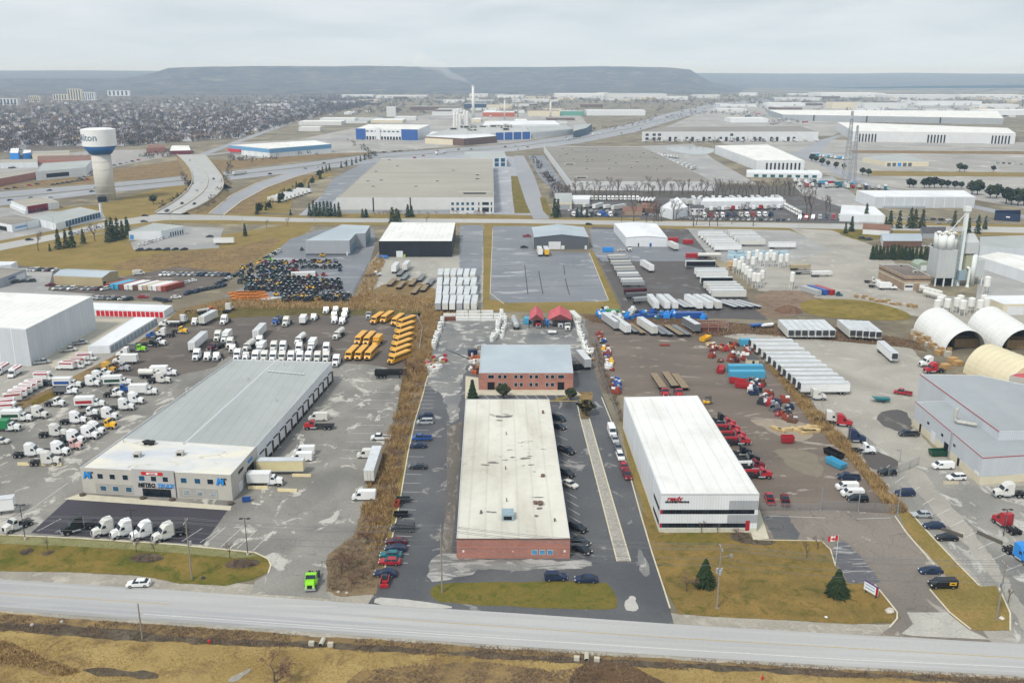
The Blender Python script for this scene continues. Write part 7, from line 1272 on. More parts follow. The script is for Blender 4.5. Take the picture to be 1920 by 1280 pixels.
scatter('dry_reeds', [(1440, 690), (1460, 690), (1500, 735), (1560, 800), (1640, 890), (1700, 960), (1672, 962), (1600, 870), (1520, 790)], 4200, .5, 1.9, M_reed, 'golden dry reeds in strip beside the dirt yard', 'reeds', .07, 4, .55, .2)
sheet('reed_bed', [(1432, 680), (1462, 690), (1500, 735), (1560, 800), (1640, 890), (1702, 962), (1670, 964), (1600, 870), (1520, 790)], M_weed, 9)
scatter('brown_brush', [(335, 592), (420, 562), (650, 562), (690, 548), (830, 562), (905, 582), (905, 597), (830, 596), (790, 586), (600, 580), (450, 580)], 3600, .5, 1.5, M_reed, 'brown dry weeds along the back of the truck yard', 'weeds', .16, 2, .5)
scatter('brown_brush', [(1100, 598), (1330, 602), (1430, 612), (1500, 596), (1720, 640), (1740, 660), (1680, 648), (1400, 628), (1330, 634), (1110, 606)], 1800, .4, 1.2, M_reed2, 'brown weeds along the back of the dirt yard', 'weeds', .14, 2, .6)
scatter('brown_brush', [(1112, 645), (1120, 645), (1165, 770), (1178, 800), (1165, 790), (1130, 720)], 420, .4, 1.3, M_reed2, 'brown weeds along the fence of the dirt yard', 'weeds', .12, 3, .5)
scatter('brown_brush', [(200, 505), (290, 478), (430, 470), (535, 442), (480, 490), (440, 515), (300, 508)], 1600, .12, .4, M_reed, 'dry brown field weeds behind the car yard', 'weeds', .25, 2, .8)
scatter('golden_shrubs', [(692, 500), (712, 478), (722, 490), (700, 545), (680, 570), (655, 575)], 700, 1.0, 2.6, M_reed, 'golden dry brush at the corner of the tractor yard', 'brush', .14, 3, .5)
scatter('grass_tufts', [(-80, 1190), (300, 1208), (640, 1224), (1100, 1246), (1500, 1266), (1960, 1290), (1960, 1330), (-80, 1330)], 13000, .06, .22, M_tuft, 'rough dry grass tufts in the field south of road', 'grass', .035, 4, .6, .16)
scatter('grass_tufts', [(-60, 1146), (640, 1195), (1280, 1234), (1980, 1274), (1980, 1290), (1280, 1256), (640, 1220), (300, 1202), (-60, 1180)], 6500, .12, .45, M_reed2, 'brown roadside weeds along the ditch', 'weeds', .04, 4, .6, .2)
scatter('marsh_reeds', [(-60, 1196), (20, 1205), (90, 1235), (150, 1258), (120, 1268), (40, 1250), (-60, 1235)], 1200, .3, .8, M_reed, 'flattened pale marsh reeds in the field corner', 'reeds', .05, 4, .9)
scatter('marsh_reeds', [(660, 1262), (760, 1246), (900, 1240), (1040, 1258), (1160, 1240), (1300, 1300), (640, 1300)], 2600, .15, .5, M_reed2, 'brown flattened weeds in the field', 'weeds', .045, 4, .9, .2)
scatter('grass_tufts', [(1222, 1040), (1240, 1004), (1380, 1016), (1540, 1018), (1562, 1058), (1640, 1100), (1676, 1150), (1640, 1166), (1272, 1148)], 9000, .04, .13, M_tuft, 'short rough grass on the show lawn', 'grass', .03, 3, .7, .15)
scatter('grass_tufts', [(0, 1022), (330, 1040), (480, 1048), (500, 1060), (470, 1084), (420, 1094), (250, 1074), (0, 1068)], 7000, .04, .12, M_gtuft, 'short rough grass on the dealership lawn', 'grass', .03, 3, .7, .15)
scatter('grass_tufts', [(812, 1108), (832, 1094), (1132, 1092), (1152, 1120), (1146, 1138), (830, 1128)], 5000, .04, .12, M_gtuft, 'short grass on the island lawn', 'grass', .03, 3, .7, .15)
# ---- the town's trees and houses
def blob_tree(mb, x, y, h, r, q, n):
  V_, F_ = mb.v, mb.f
  for i in range(n):
    a = q.uniform(0, 6.28); u = q.uniform(-.9, 1); s = math.sqrt(1-u*u); k = q.uniform(.55, 1.05); c = Vector((x+math.cos(a)*s*r*k, y+math.sin(a)*s*r*k, h*.58+u*h*.4*k)); d = Vector((math.cos(a)*s*.6+q.uniform(-.4, .4), math.sin(a)*s*.6+q.uniform(-.4, .4), .75+q.uniform(0, .5))).normalized()*h*.19; e = Vector((q.uniform(-1, 1), q.uniform(-1, 1), 0)).normalized()*r*.16; o_ = len(V_)
    V_ += [tuple(c-d-e*.2), tuple(c+e), tuple(c+d), tuple(c-e)]; F_.append((o_, o_+1, o_+2, o_+3)); mb.m.append(0)
M_wood1 = turf('far_bare_wood', '#5f5450', '#77675e', '#4c4442', .02, .4); M_wood2 = turf('far_evergreen', '#3a4238', '#454b3e', '#30372f', .02, .4); M_wood3 = turf('far_willow', '#94865c', '#8b7550', '#7d7152', .02, .4)
q = random.Random(3); stuffs = {0: MB(), 1: MB(), 2: MB()}
def town_edge(px): return itp(px, [(0, 288), (200, 280), (330, 268), (440, 262), (560, 230), (640, 210), (700, 196)])
cnt = 0
for i in range(6200):
  px = q.uniform(-160, 700); t = q.random()**.8; py = lerp(178, town_edge(max(0, px)), t)
  if 40 < px < 250 and 276 < py: continue
  x, y = G(px, py); k = 0 if q.random() < .87 else (1 if q.random() < .65 else 2); blob_tree(stuffs[k], x, y, q.uniform(6.5, 12.5), q.uniform(3.4, 6.4), q, 16)
for i in range(2600):
  px = q.uniform(560, 1960); py = q.choice([q.uniform(178, 196), q.uniform(178, 200), q.uniform(196, 215)])
  if py > 196 and not (960 < px < 1060 or px < 760 or q.random() < .25): continue
  x, y = G(px, py); blob_tree(stuffs[0 if q.random() < .85 else 1], x, y, q.uniform(8, 14), q.uniform(5, 9), q, 12)
for path, n in (([(1250, 222), (1330, 212), (1430, 218)], 90), ([(1110, 246), (1180, 238), (1230, 222)], 40), ([(1200, 266), (1340, 268), (1460, 266)], 60), ([(640, 262), (700, 290), (690, 300)], 24), ([(430, 300), (470, 305), (600, 290)], 30), ([(1440, 240), (1470, 225), (1500, 232)], 30), ([(260, 300), (300, 292), (330, 296)], 24), ([(345, 335), (362, 360), (300, 395)], 26), ([(430, 312), (425, 345), (390, 390)], 26), ([(1000, 300), (1030, 340), (1060, 365)], 40), ([(1700, 262), (1800, 264), (1900, 266)], 26)):
  for i in range(n):
    t = q.random()*(len(path)-1); k = int(t); u = t-k; px, py = lerp(path[k][0], path[k+1][0], u)+q.uniform(-6, 6), lerp(path[k][1], path[k+1][1], u)+q.uniform(-3, 3); x, y = G(px, py); blob_tree(stuffs[0 if q.random() < .8 else 1], x, y, q.uniform(3, 8), q.uniform(2, 4), q, 14)
for k, (m_, l_) in enumerate(((M_wood1, 'mass of bare grey-brown trees over the town'), (M_wood2, 'scattered dark evergreens among the town trees'), (M_wood3, 'yellowish willows among the town trees'))): tag(stuffs[k].build('town_trees', m_), l_, 'trees', None, 'stuff')
HC = [('white', W_white), ('brick', W_brick), ('cream', W_cream), ('grey', W_pale), ('brown', W_brown)]; RC = [('grey', H_grey), ('brown', H_brown), ('pale', H_pale)]
_hm = {}
def house_mesh(w, r):
  k = (w[0], r[0])
  if k not in _hm:
    mb = MB(); mb.box(-6, 6, -4.5, 4.5, 0, 4.4, 0); mb.add([(-6.4, -4.9, 4.3), (6.4, -4.9, 4.3), (6.4, 4.9, 4.3), (-6.4, 4.9, 4.3), (-6.4, 0, 7.2), (6.4, 0, 7.2)], [(0, 1, 5, 4), (2, 3, 4, 5), (1, 2, 5), (3, 0, 4)], 1); mb.box(2, 2.8, 1, 1.8, 5, 8, 0)
    for x in (-4, 0, 3.5): mb.box(x-.7, x+.7, -4.56, -4.5, 1.2, 2.8, 2)
    _hm[k] = mb.mesh('house', [w[1], r[1], M_glass])
  return _hm[k]
hs = MB()
n_h = 0
for i in range(900):
  px = q.uniform(-20, 600); py = lerp(184, town_edge(max(0, px))-2, q.random()**.55)
  if 40 < px < 250 and py > 274: continue
  w, r = q.choice(HC), q.choice(RC); x, y = G(px, py)
  if i < 270 and py > 200:
    o = link('house', house_mesh(w, r), None, (x, y, 0)); o.rotation_euler.z = q.choice([0, .4, 1.57, 1.9, -.3]); tag(o, f'small {w[0]} walled house with {r[0]} roof among the town trees', 'house', f'{w[0]} town houses with {r[0]} roofs'); n_h += 1
  else:
    a = q.uniform(0, 3); c_, s_ = math.cos(a), math.sin(a); rot = lambda X, Y, Z: (x+X*c_-Y*s_, y+X*s_+Y*c_, Z)
    hs.add([rot(-6, -5, 0), rot(6, -5, 0), rot(6, 5, 0), rot(-6, 5, 0), rot(-6, -5, 4.4), rot(6, -5, 4.4), rot(6, 5, 4.4), rot(-6, 5, 4.4), rot(-6, 0, 7), rot(6, 0, 7)], [(0, 1, 5, 4), (2, 3, 7, 6), (1, 2, 6, 9, 5), (3, 0, 4, 8, 7)], 0); o_ = len(hs.v)-10; hs.f += [(o_+4, o_+5, o_+9, o_+8), (o_+6, o_+7, o_+8, o_+9)]; hs.m += [1, 1]
tag(hs.build('far_houses', [W_pale, H_grey]), 'mass of far houses fading into the town trees', 'houses', None, 'stuff')
# ================================================================== VEHICLES IN PLACE
# road and dealership forecourt
V('sedan', 260, 1093, HD(283, 1091, 238, 1093), 'white', label='white sedan driving along the main road')
V('daycab', 585, 1084, HD(593, 1062, 581, 1104), 'lime green', label='lime green day-cab tractor leaving the dealership driveway')
hf = HD(363, 988, 297, 1009)
for i, (x, y) in enumerate(((205, 986), (240, 989), (277, 992), (318, 995))): V('sleeper', x, y, hf, 'white', label=f'white sleeper-cab tractor on dark forecourt, {ORD[i]} from the black one', group='tractors on the dark forecourt')
V('sleeper', 148, 982, hf, 'black', label='black sleeper-cab tractor on dark forecourt'); V('daycab', 32, 982, HD(62, 968, 4, 992), 'white', label='white day-cab tractor beside the left lamp post'); V('trailer', -42, 955, 16, 'white', label='white box semi-trailer cut off at dealership yard edge')
# dealership west yard
Z = 'in dealership west yard'
for k, x, y, hd, c in (('daycab', 103, 754, 352, 'white'), ('dump', 123, 732, 0, 'white'), ('bluebox', 128, 718, 2, 'white'), ('sleeper', 166, 715, 356, 'white'), ('sleeper', 179, 706, 356, 'white'), ('daycab', 192, 699, 352, 'white'), ('sleeper', 197, 689, 350, 'mustard'), ('daycab', 213, 687, 350, 'brown'), ('daycab', 227, 688, 350, 'silver'), ('boxtruck', 234, 674, 182, 'white'), ('sleeper', 238, 661, 182, 'white'), ('dump', 254, 653, 0, 'lime green'), ('flattruck', 276, 644, 0, 'black'), ('daycab', 296, 641, 350, 'white'), ('daycab', 290, 628, 185, 'blue'), ('sleeper', 308, 624, 180, 'white'),
('leafbox', 222, 714, 7, 'white'), ('daycab', 226, 729, 4, 'blue'), ('boxtruck', 270, 731, 2, 'white'), ('sleeper', 298, 709, 0, 'white'), ('tanktruck', 284, 701, 0, 'white'), ('boxtruck', 308, 696, 2, 'white'), ('reddoorbox', 170, 754, 6, 'white'), ('daycab', 213, 737, 350, 'white'), ('sleeper', 228, 759, 2, 'white'), ('sleeper', 247, 747, 354, 'white'), ('daycab', 163, 773, 8, 'white'), ('sleeper', 197, 776, 355, 'white'),
('sleeper', 67, 773, 350, 'white'), ('leafbox', 33, 780, 2, 'white'), ('greenbox', 10, 798, 2, 'green'), ('sleeper', 137, 784, 4, 'white'), ('daycab', 198, 795, 352, 'yellow'), ('sleeper', 172, 803, 352, 'white'), ('sleeper', 160, 811, 352, 'white'), ('sleeper', 99, 808, 5, 'white'), ('sleeper', 133, 819, 352, 'white'), ('daycab', 133, 833, 352, 'pink'), ('sleeper', 53, 845, 6, 'white'), ('sleeper', 104, 841, 352, 'white'), ('sleeper', 84, 860, 4, 'white'),
('cranetruck', 318, 607, 180, 'white'), ('daycab', 337, 619, 350, 'yellow')): V(k, x, y, hd, c, Z)
V('suv', 1, 826, 0, 'white', label='white SUV at the edge of dealership west yard')
# behind the dealership
Z = 'behind the long grey roof'
for k, x, y, hd, c in (('trailer', 372, 642, 90, 'white'), ('sleeper', 371, 664, 270, 'white'), ('daycab', 391, 667, 270, 'white'), ('daycab', 408, 667, 270, 'white'), ('flattruck', 405, 649, 250, 'maroon'), ('sleeper', 410, 629, 270, 'white'), ('boxtruck', 424, 631, 270, 'white'), ('sleeper', 433, 642, 270, 'white'), ('daycab', 438, 652, 270, 'white'), ('sleeper', 447, 664, 270, 'white'), ('daycab', 463, 667, 270, 'white'), ('tanktruck', 467, 648, 262, 'white'), ('shorttrailer', 487, 623, 90, 'white'), ('sleeper', 488, 639, 270, 'white'), ('boxtruck', 489, 653, 270, 'white'), ('sleeper', 515, 649, 270, 'white'), ('sleeper', 532, 649, 270, 'white'), ('sleeper', 562, 652, 270, 'white'), ('boxtruck', 585, 647, 270, 'white'), ('sleeper', 613, 652, 270, 'white'), ('tanktruck', 563, 636, 262, 'white')): V(k, x, y, hd, c, Z)
row('sleeper', 9, (481, 667), (613, 669), 270, 'white', 'under the long grey roof edge', 'the west end', jit=2)
V('sleeper', 632, 675, 266, 'white', label='white sleeper-cab tractor alone at northeast corner of the long grey roof'); V('tanktruck', 635, 626, 258, 'white', label='white tank truck alone between tractors and school buses')
Z = 'on the grassy back of dealership yard'
for k, x, y, hd, c in (('sleeper', 422, 599, 266, 'white'), ('sleeper', 428, 577, 84, 'white'), ('shorttrailer', 391, 597, 80, 'white'), ('daycab', 367, 602, 272, 'white'), ('sleeper', 343, 599, 90, 'white'), ('dump', 520, 601, 262, 'blue'), ('sleeper', 538, 602, 266, 'white'), ('boxtruck', 570, 598, 92, 'white'), ('daycab', 590, 594, 266, 'white'), ('cranetruck', 388, 583, 40, 'orange')): V(k, x, y, hd, c, Z)
for x, y in ((613, 581), (631, 580), (649, 583), (628, 590), (647, 591), (629, 599), (643, 601)): V('daycab', x, y, 265, 'white', 'in tight cluster at yard back fence')
# school buses
for i, (x, y) in enumerate(((660, 662), (678, 662), (696, 662))): V('bus', x, y, 262, 'school bus yellow', label=f'school bus, {ORD[i]} from the tractors in the row of three', group='school buses', lod=False)
for i, (x, y) in enumerate(((677, 634), (693, 635))): V('bus', x, y, 262, 'school bus yellow', label=f'school bus, {ORD[i]} in middle pair of the bus lot', group='school buses', lod=False)
V('boxtruck', 707, 640, 262, 'school bus yellow', label='short yellow bus beside the middle pair of school buses')
for i, (x, y) in enumerate(((708, 597), (726, 595), (746, 600))): V('bus', x, y, 256, 'school bus yellow', label=f'school bus, {ORD[i]} from the west along the back fence', group='school buses', lod=False)
hb = HD(779, 594, 745, 606)
for i in range(7): V('bus', 762-i*2.2, 603+i*11.2, hb, 'school bus yellow', label=f'angled school bus, {ORD[i]} from the back in line by reeds', group='school buses', lod=False)
V('daycab', 692, 591, 270, 'silver', label='silver day-cab truck beside the back row of school buses'); V('dumptrailer', 733, 703, 0, 'black', label='black stake-sided trailer by reeds below the buses');
# dealership east lot
Z = 'in the dealership east lot'
V('van', 597, 781, 180, 'white', label='white cargo van beside the red flatbed truck'); V('flattruck', 598, 797, 180, 'red', label='red flatbed truck nosed up to the dock doors'); V('van', 571, 844, 182, 'white', label='white cargo van, farther of two beside cream trailer'); V('van', 566, 856, 182, 'white', label='white cargo van, nearer of two beside cream trailer')
V('shorttrailer', 527, 876, 0, 'cream', label='cream box trailer backed to the dealership dock'); V('boxtruck', 499, 898, 0, 'white', label='white box truck with printed side at the dealership dock'); V('pickup', 714, 819, 180, 'white', label='white pickup truck alone by the reed strip'); V('van', 690, 850, 180, 'white', label='white van half hidden behind the long white trailer')
V('trailer', 700, 873, 90, 'white', label='long white box trailer with its doors towards the road'); V('van', 683, 928, 180, 'white', label='white high-roofed van at the tail of the long white trailer')
V('dumpster', 462, 936, 10, 'blue', label='small blue bin at the dealership corner').scale = (.35, .5, .6)
def barrier(px, py, hd, lab, L=5.0, grp=None, col='#cfc29a'):
  x, y = G(px, py); o = tag(MB().extr([(-L/2, 0), (-L/2, .75), (L/2, .75), (L/2, 0)], .3, 0, .1, 1.0, .12).build('concrete_barrier', plain('barrier_'+col[1:], col, .85, .1), None, False, (x, y, .05)), lab, 'barrier', grp); o.rotation_euler.z = R(hd)
barrier(484, 916, 0, 'pale yellow concrete barrier under the printed box truck'); barrier(539, 921, -4, 'pale yellow concrete barrier east of the printed box truck'); barrier(566, 893, -3, 'pale yellow concrete barrier at the cream trailer end'); barrier(75, 872, -2, 'yellow-topped island kerb below the tractors', 12); barrier(1784, 1000, -50, 'dark planter curb beside red and white tractor', 5, None, '#5a554e'); barrier(1855, 1010, -60, 'long dark planter kerb by lamp post', 6, None, '#5a554e'); barrier(1782, 907, 0, 'pale concrete block before the white SUV', 4, None, '#b9b09a')
# storage company trucks
Z = 'beside the storage hall'
hs_ = HD(52, 681, 8, 708)
for x, y, hd in ((28, 697, hs_), (4, 692, hs_), (123, 686, 175), (83, 706, 2), (162, 669, 10), (150, 678, 10), (138, 684, 8), (20, 746, 200), (30, 739, 200), (40, 733, 200), (50, 727, 200), (60, 721, 200), (6, 757, 200), (16, 764, 10)): V('cutaway', x, y, hd, 'white', Z)
V('pickup', 78, 678, 24, 'silver', label='silver pickup nearest the storage hall corner'); V('pickup', 128, 655, 26, 'white', label='white pickup midway along the storage hall'); V('pickup', 150, 642, 26, 'silver', label='silver pickup at far end of the storage hall'); V('pickup', 84, 719, 2, 'dark grey', label='dark pickup below the rental trucks')
# central car park, west row
CW = [('suv', 798, 780, 'dark blue', 'dark blue SUV behind the silver minivan'), ('minivan', 797, 790, 'silver', 'silver minivan in west row of the car park'), ('pickup', 791, 820, 'blue', 'blue pickup truck in west row of the car park'), ('sedan', 784, 835, 'dark blue', 'dark blue sedan beside the blue pickup'), ('sedan', 784, 874, 'dark grey', 'dark grey sedan parked alone in west row'), ('cargo_van', 755, 988, 'dark grey', 'dark grey van beside black utility trailer'), ('sedan', 743, 1014, 'maroon', 'maroon sedan beside the dark blue sedan'), ('sedan', 742, 1027, 'dark blue', 'dark blue sedan between maroon and teal cars'), ('sedan', 733, 1039, 'teal', 'teal sedan beside the red sedan'), ('sedan', 731, 1052, 'red', 'bright red sedan in west row near the road'), ('sedan', 723, 1074, 'dark blue', 'dark blue sedan behind red snow plough')]
for k, x, y, c, l in CW: V(k, x, y, 180+rnd.uniform(-3, 3), c, label=l)
V('utility', 753, 966, 0, 'black', label='black utility trailer in west row of the car park'); V('utility', 757, 938, 0, 'dark grey', label='utility trailer carrying ladders in west row'); V('dumpster', 745, 945, 90, 'rusty red', label='small rusty red bin beside ladder trailer').scale = (.4, .5, .8); V('skid', 722, 1088, 270, 'red', label='red snow plough machine near the road')
hc = HD(1034, 779, 1062, 788)
for k, x, y, c, l in (('minivan', 1047, 783, 'black', 'black minivan at north end of the east row'), ('sedan', 1048, 799, 'black', 'black sedan next to the black minivan'), ('pickup', 1061, 843, 'black', 'black pickup truck in the east row'), ('suv', 1062, 886, 'black', 'black SUV next to the white sedan'), ('sedan', 1068, 907, 'white', 'white sedan in east row of the car park'), ('suv', 1083, 988, 'black', 'black SUV near south end of the east row'), ('sedan', 1089, 1014, 'black', 'black sedan, second from south end of the east row'), ('sedan', 1091, 1029, 'black', 'black sedan at the south end of the east row')): V(k, x, y, hc, c, label=l)
V('suv', 1042, 1080, 2, 'dark blue', label='dark blue SUV parked behind the island lawn'); V('sedan', 1099, 1085, 178, 'dark blue', label='dark blue sedan parked behind the island lawn')
for k, x, y, c, l in (('van', 1147, 806, 'white', 'white van at the head of cars along white building'), ('sedan', 1153, 823, 'silver', 'silver sedan behind the white van'), ('sedan', 1159, 838, 'grey', 'grey sedan ahead of the white SUV'), ('suv', 1163, 854, 'white', 'white SUV ahead of the two red cars'), ('sedan', 1170, 874, 'red', 'red sedan, first of two red cars by white building'), ('suv', 1176, 889, 'dark red', 'dark red SUV, last car along the white building')): V(k, x, y, 272, c, label=l)
# machinery mover: visitor parking and yard
for k, x, y, hd, c, l in (('pickup', 1443, 934, 82, 'red', 'red pickup beside the white building corner'), ('pickup', 1472, 937, 78, 'dark red', 'dark red pickup next to the red one'), ('cargo_van', 1588, 911, 180, 'white', 'white cargo van, first inside the yard gate'), ('cargo_van', 1598, 923, 180, 'white', 'white cargo van, second inside the yard gate'), ('minivan', 1608, 934, 180, 'black', 'black van beside two white vans at yard gate'), ('pickup', 1591, 893, 170, 'dark blue', 'dark blue pickup with open tailgate near reeds'), ('suv', 1663, 885, 182, 'black', 'black SUV in the row beside the reeds'), ('suv', 1697, 923, 182, 'dark blue', 'dark blue SUV in the row beside the reeds'), ('sedan', 1729, 964, 178, 'silver', 'silver sedan in lot beside the grass strip'), ('sedan', 1751, 985, 178, 'dark blue', 'dark blue sedan in lot beside the grass strip'), ('sedan', 1775, 1007, 178, 'black', 'black sedan in lot beside the grass strip'), ('sedan', 1745, 1069, 180, 'dark blue', 'dark blue sedan entering visitor parking'), ('suv', 1793, 894, 185, 'white', 'white SUV before the pale blue workshop'), ('cargo_van', 1768, 872, 180, 'white', 'white and red service van by the workshop')): V(k, x, y, hd, c, label=l)
o = V('cargo_van', 1768, 1093, 180, 'black', label='black van with yellow lettered panels near the driveway')
for s in (-1, 1): MB().box(-2.3, -.9, s*.985-.012, s*.985+.012, .95, 1.6).build('yellow_panel', paint('yellow'), o); MB().box(-2.0, -1.2, s*.99-.02, s*.99+.02, 1.15, 1.4).build('dark_lettering', M_black, o)
V('sleeper', 1893, 919, 180, 'white', label='white and red tractor before the workshop front'); V('sleeper', 1888, 978, 100, 'red', label='red and white tractor beside dark lamp post'); V('sleeper', 1912, 1034, 282, 'bright blue', label='bright blue tractor at the right driveway')
Z = 'along the white building'
for k, x, y, hd, c in (('forklift', 1326, 753, 10, 'yellow'), ('daycab', 1346, 784, 5, 'black'), ('cranetruck', 1360, 803, 3, 'red'), ('cranetruck', 1378, 826, 3, 'red'), ('cranetruck', 1370, 815, 3, 'red'), ('flattruck', 1352, 793, 3, 'red'), ('cranetruck', 1403, 872, 3, 'dark red'), ('daycab', 1387, 846, 3, 'black'), ('flattruck', 1394, 860, 3, 'black'), ('cranetruck', 1416, 888, 2, 'red')): V(k, x, y, hd, c, Z)
for x, y in ((1234, 716), (1256, 713), (1275, 717)): V('flatbed', x, y, 93, 'brown', 'behind the white building')
for x, y in ((1246, 735), (1272, 736)): V('daycab', x, y, 268, 'red', 'behind the white building')
Z = 'in row at back of the dirt yard'
for i, (k, x, y, c) in enumerate((('trailer', 1145, 604, 'silver'), ('trailer', 1164, 611, 'white'), ('flatbed', 1181, 616, 'grey'), ('flatbed', 1193, 618, 'brown'), ('trailer', 1213, 613, 'white'), ('flatbed', 1232, 620, 'grey'), ('flatbed', 1244, 621, 'grey'), ('flatbed', 1263, 621, 'brown'), ('flatbed', 1277, 621, 'grey'), ('shorttrailer', 1296, 611, 'grey'))): V(k, x, y, 104, c, Z, f'{c} {KIND[k][2]}, {ORD[i]} from west in row at back of dirt yard', group='trailers at the back of the dirt yard', lod=False)
V('container', 1293, 592, 0, 'blue', label='blue shipping container behind the trailer row of the dirt yard'); V('shortcontainer', 1146, 587, 0, 'green', label='green container at northwest corner of the dirt yard'); V('dumpster', 1322, 636, 50, 'yellow', label='bright yellow skip in the dirt yard'); V('dumpster', 1246, 645, 0, 'rusty red', label='flat rusty tray on the dirt yard').scale = (.7, .7, .25)
V('container', 1400, 703, 0, 'light blue', label='light blue container, front of two in the dirt yard', lod=False); V('container', 1397, 692, 0, 'light blue', label='light blue container, rear of two in the dirt yard', lod=False); V('dumpster', 1383, 716, -30, 'red', label='red steel box before the light blue containers'); V('dumpster', 1394, 724, -20, 'red', label='second red steel box before light blue containers'); V('dumpster', 1351, 694, 70, 'red', label='red curved steel bin west of the light blue containers')
V('dumpster', 1476, 826, 0, 'red', label='red steel box beside lumber on the dirt yard').scale = (.6, .9, 1.2); V('dumpster', 1567, 870, -65, 'light blue', label='light blue open bin by the reeds'); V('dumpster', 1563, 852, -65, 'black', label='black open bin behind the light blue bin')
# gravel lot
row('reefer', 11, (1446, 648), (1545, 729), 180, 'white', 'on gravel lot', 'the boats', jit=.6)
hg = HD(1457, 598, 1497, 640); row('reefer', 7, (1473, 619), (1549, 619), hg, 'white', 'at back of the gravel lot', 'the west', jit=.5); row('reefer', 5, (1586, 619), (1634, 622), hg, 'white', 'under the round lawn', 'the gap', jit=.5)
V('reefer', 1663, 661, HD(1640, 640, 1690, 684), 'white', label='lone white trailer in the middle of the gravel lot')
V('sleeper', 1526, 740, 0, 'white', label='white tractor with red skirts before the trailer row'); V('sleeper', 1573, 788, -14, 'red', label='bright red tractor beside reeds on the gravel lot'); V('sleeper', 1553, 782, -14, 'white', label='white tractor behind the bright red one'); V('sleeper', 1597, 818, -4, 'dark blue', label='dark blue tractor beside the reeds'); V('daycab', 1618, 841, -4, 'white', label='white day-cab tractor beside the reeds')
V('sleeper', 1743, 678, 190, 'white', label='white tractor nearest the fabric huts'); V('sleeper', 1752, 690, 190, 'red', label='red tractor before the tall grey hall'); V('pickup', 1693, 735, 150, 'red', label='red pickup with blue bed by the tall hall'); V('boat', 1652, 751, 175, 'teal', label='teal covered boat on dark patch of the lot'); V('pickup', 1704, 812, 178, 'dark grey', label='dark flat-deck pickup by the workshop wall'); V('dumpster', 1762, 850, 5, 'dark green', label='dark green waste bin at the workshop fence'); V('boat', 1418, 612, 15, 'blue', label='boat under blue cover beside trailers'); V('boat', 1438, 612, 15, 'white', label='white covered boat beside trailers'); V('shortcontainer', 1402, 643, 0, 'light blue', label='short light blue container above the trailer row')  # the teal item on the dark patch is a boat under its cover
# trailer yard of the white gable hall
for i in range(10): V('dumptrailer', 1157+i*3.4, 484+i*5.6, 9-i*.6, ['white', 'silver'][i % 2], label=f'{["white", "silver"][i % 2]} dump trailer, {ORD[i]} from the north in slanted stack', group='slanted dump trailers')
V('dumptrailer', 1191, 549, 10, 'maroon', label='maroon dump trailer below the slanted silver stack'); V('dumptrailer', 1195, 556, 10, 'grey', label='dark grey dump trailer under the maroon one'); V('dumptrailer', 1207, 564, 18, 'silver', label='silver dump trailer askew by the fence'); V('trailer', 1213, 500, 100, 'white', label='lone white trailer in the dark trailer yard')
for i, (k, x, y) in enumerate((('blacksidetrailer', 1313, 497), ('trailer', 1331, 511), ('trailer', 1335, 516), ('blacksidetrailer', 1343, 528), ('trailer', 1350, 537), ('trailer', 1356, 542), ('trailer', 1361, 547), ('trailer', 1366, 553))): V(k, x, y, 0, 'white', label=f'white {KIND[k][2]}, {ORD[i]} from the north in row facing silos', group='trailers facing the silos')
for i, x in enumerate((1224, 1243, 1257, 1300, 1317, 1333)): V('trailer', x, 568, 92+(x-1224)*.12, 'white', label=f'white box trailer, {ORD[i]} from the west at the back fence', group='trailers at the yard back fence')
for x in (1274, 1284, 1360, 1374, 1388, 1403): V('flatbed', x, 571, 97+(x-1224)*.13, 'silver', 'at the back fence')
row('trailer', 7, (1332, 440), (1364, 466), 0, 'white', 'behind the white gable hall', 'the street', jit=.3); row('trailer', 6, (1388, 438), (1410, 456), 0, 'white', 'east of its twin row', 'the street', jit=.3)
V('trailer', 1466, 461, 0, 'white', label='white trailer with dark lettering alone in plant yard'); V('container', 1306, 480, 0, 'red', label='red container with white tank beside it'); V('tanktrailer', 1330, 481, 0, 'white', label='white and black tank trailer beside red container'); V('shortcontainer', 1262, 450, 0, 'red', label='red container behind white gable hall'); V('shortcontainer', 1290, 454, 0, 'red', label='red container east of the white gable hall'); V('shortcontainer', 1140, 469, 0, 'bright blue', label='bright blue container by white gable hall'); V('shorttrailer', 1262, 462, 100, 'white', label='white trailer at the white hall corner'); V('sedan', 1165, 469, 10, 'white', label='white sedan by the white gable hall'); V('daycab', 1180, 466, 270, 'white', label='white day-cab truck before the white gable hall')
for x, c in ((1012, 'white'), (1024, 'yellow')): V('shorttrailer', x, 472, 92, c, label=f'{c} truck box backed to the dark grey hall');
V('sedan', 983, 463, 0, 'black', label='black sedan by the dark grey hall'); V('pickup', 988, 442, 0, 'red', label='red pickup by the dark grey hall'); V('sedan', 1104, 420, 0, 'black', label='black car on the cross street near the dark grey hall')
# lumber yard: long wrapped loads in columns
for i in range(6):
  for j in range(4): V('trailer', 822+i*13.6-j*(-1.5)*(i-3)*-.3, 570-j*17.5, 92-i*.7, ['white', 'silver'][(i+j) % 3 == 0], 'in long columns behind the pipe stacks')
for x, y, c in ((742, 503, 'white'), (762, 500, 'white')): V('shorttrailer', x, y, 86, c, 'beside the black warehouse')
V('dumpster', 717, 483, 0, 'bright blue', label='bright blue bin at the black warehouse corner'); V('flattruck', 700, 515, 40, 'white', label='white flatbed truck in lumber yard')
for x, y in ((735, 530), (752, 535), (760, 520), (775, 530), (780, 545), (790, 522), (797, 540), (808, 530), (752, 512)): V('flatbed', x, y, 84, 'brown' if (x+y) % 2 else 'grey', 'loaded in the lumber yard')
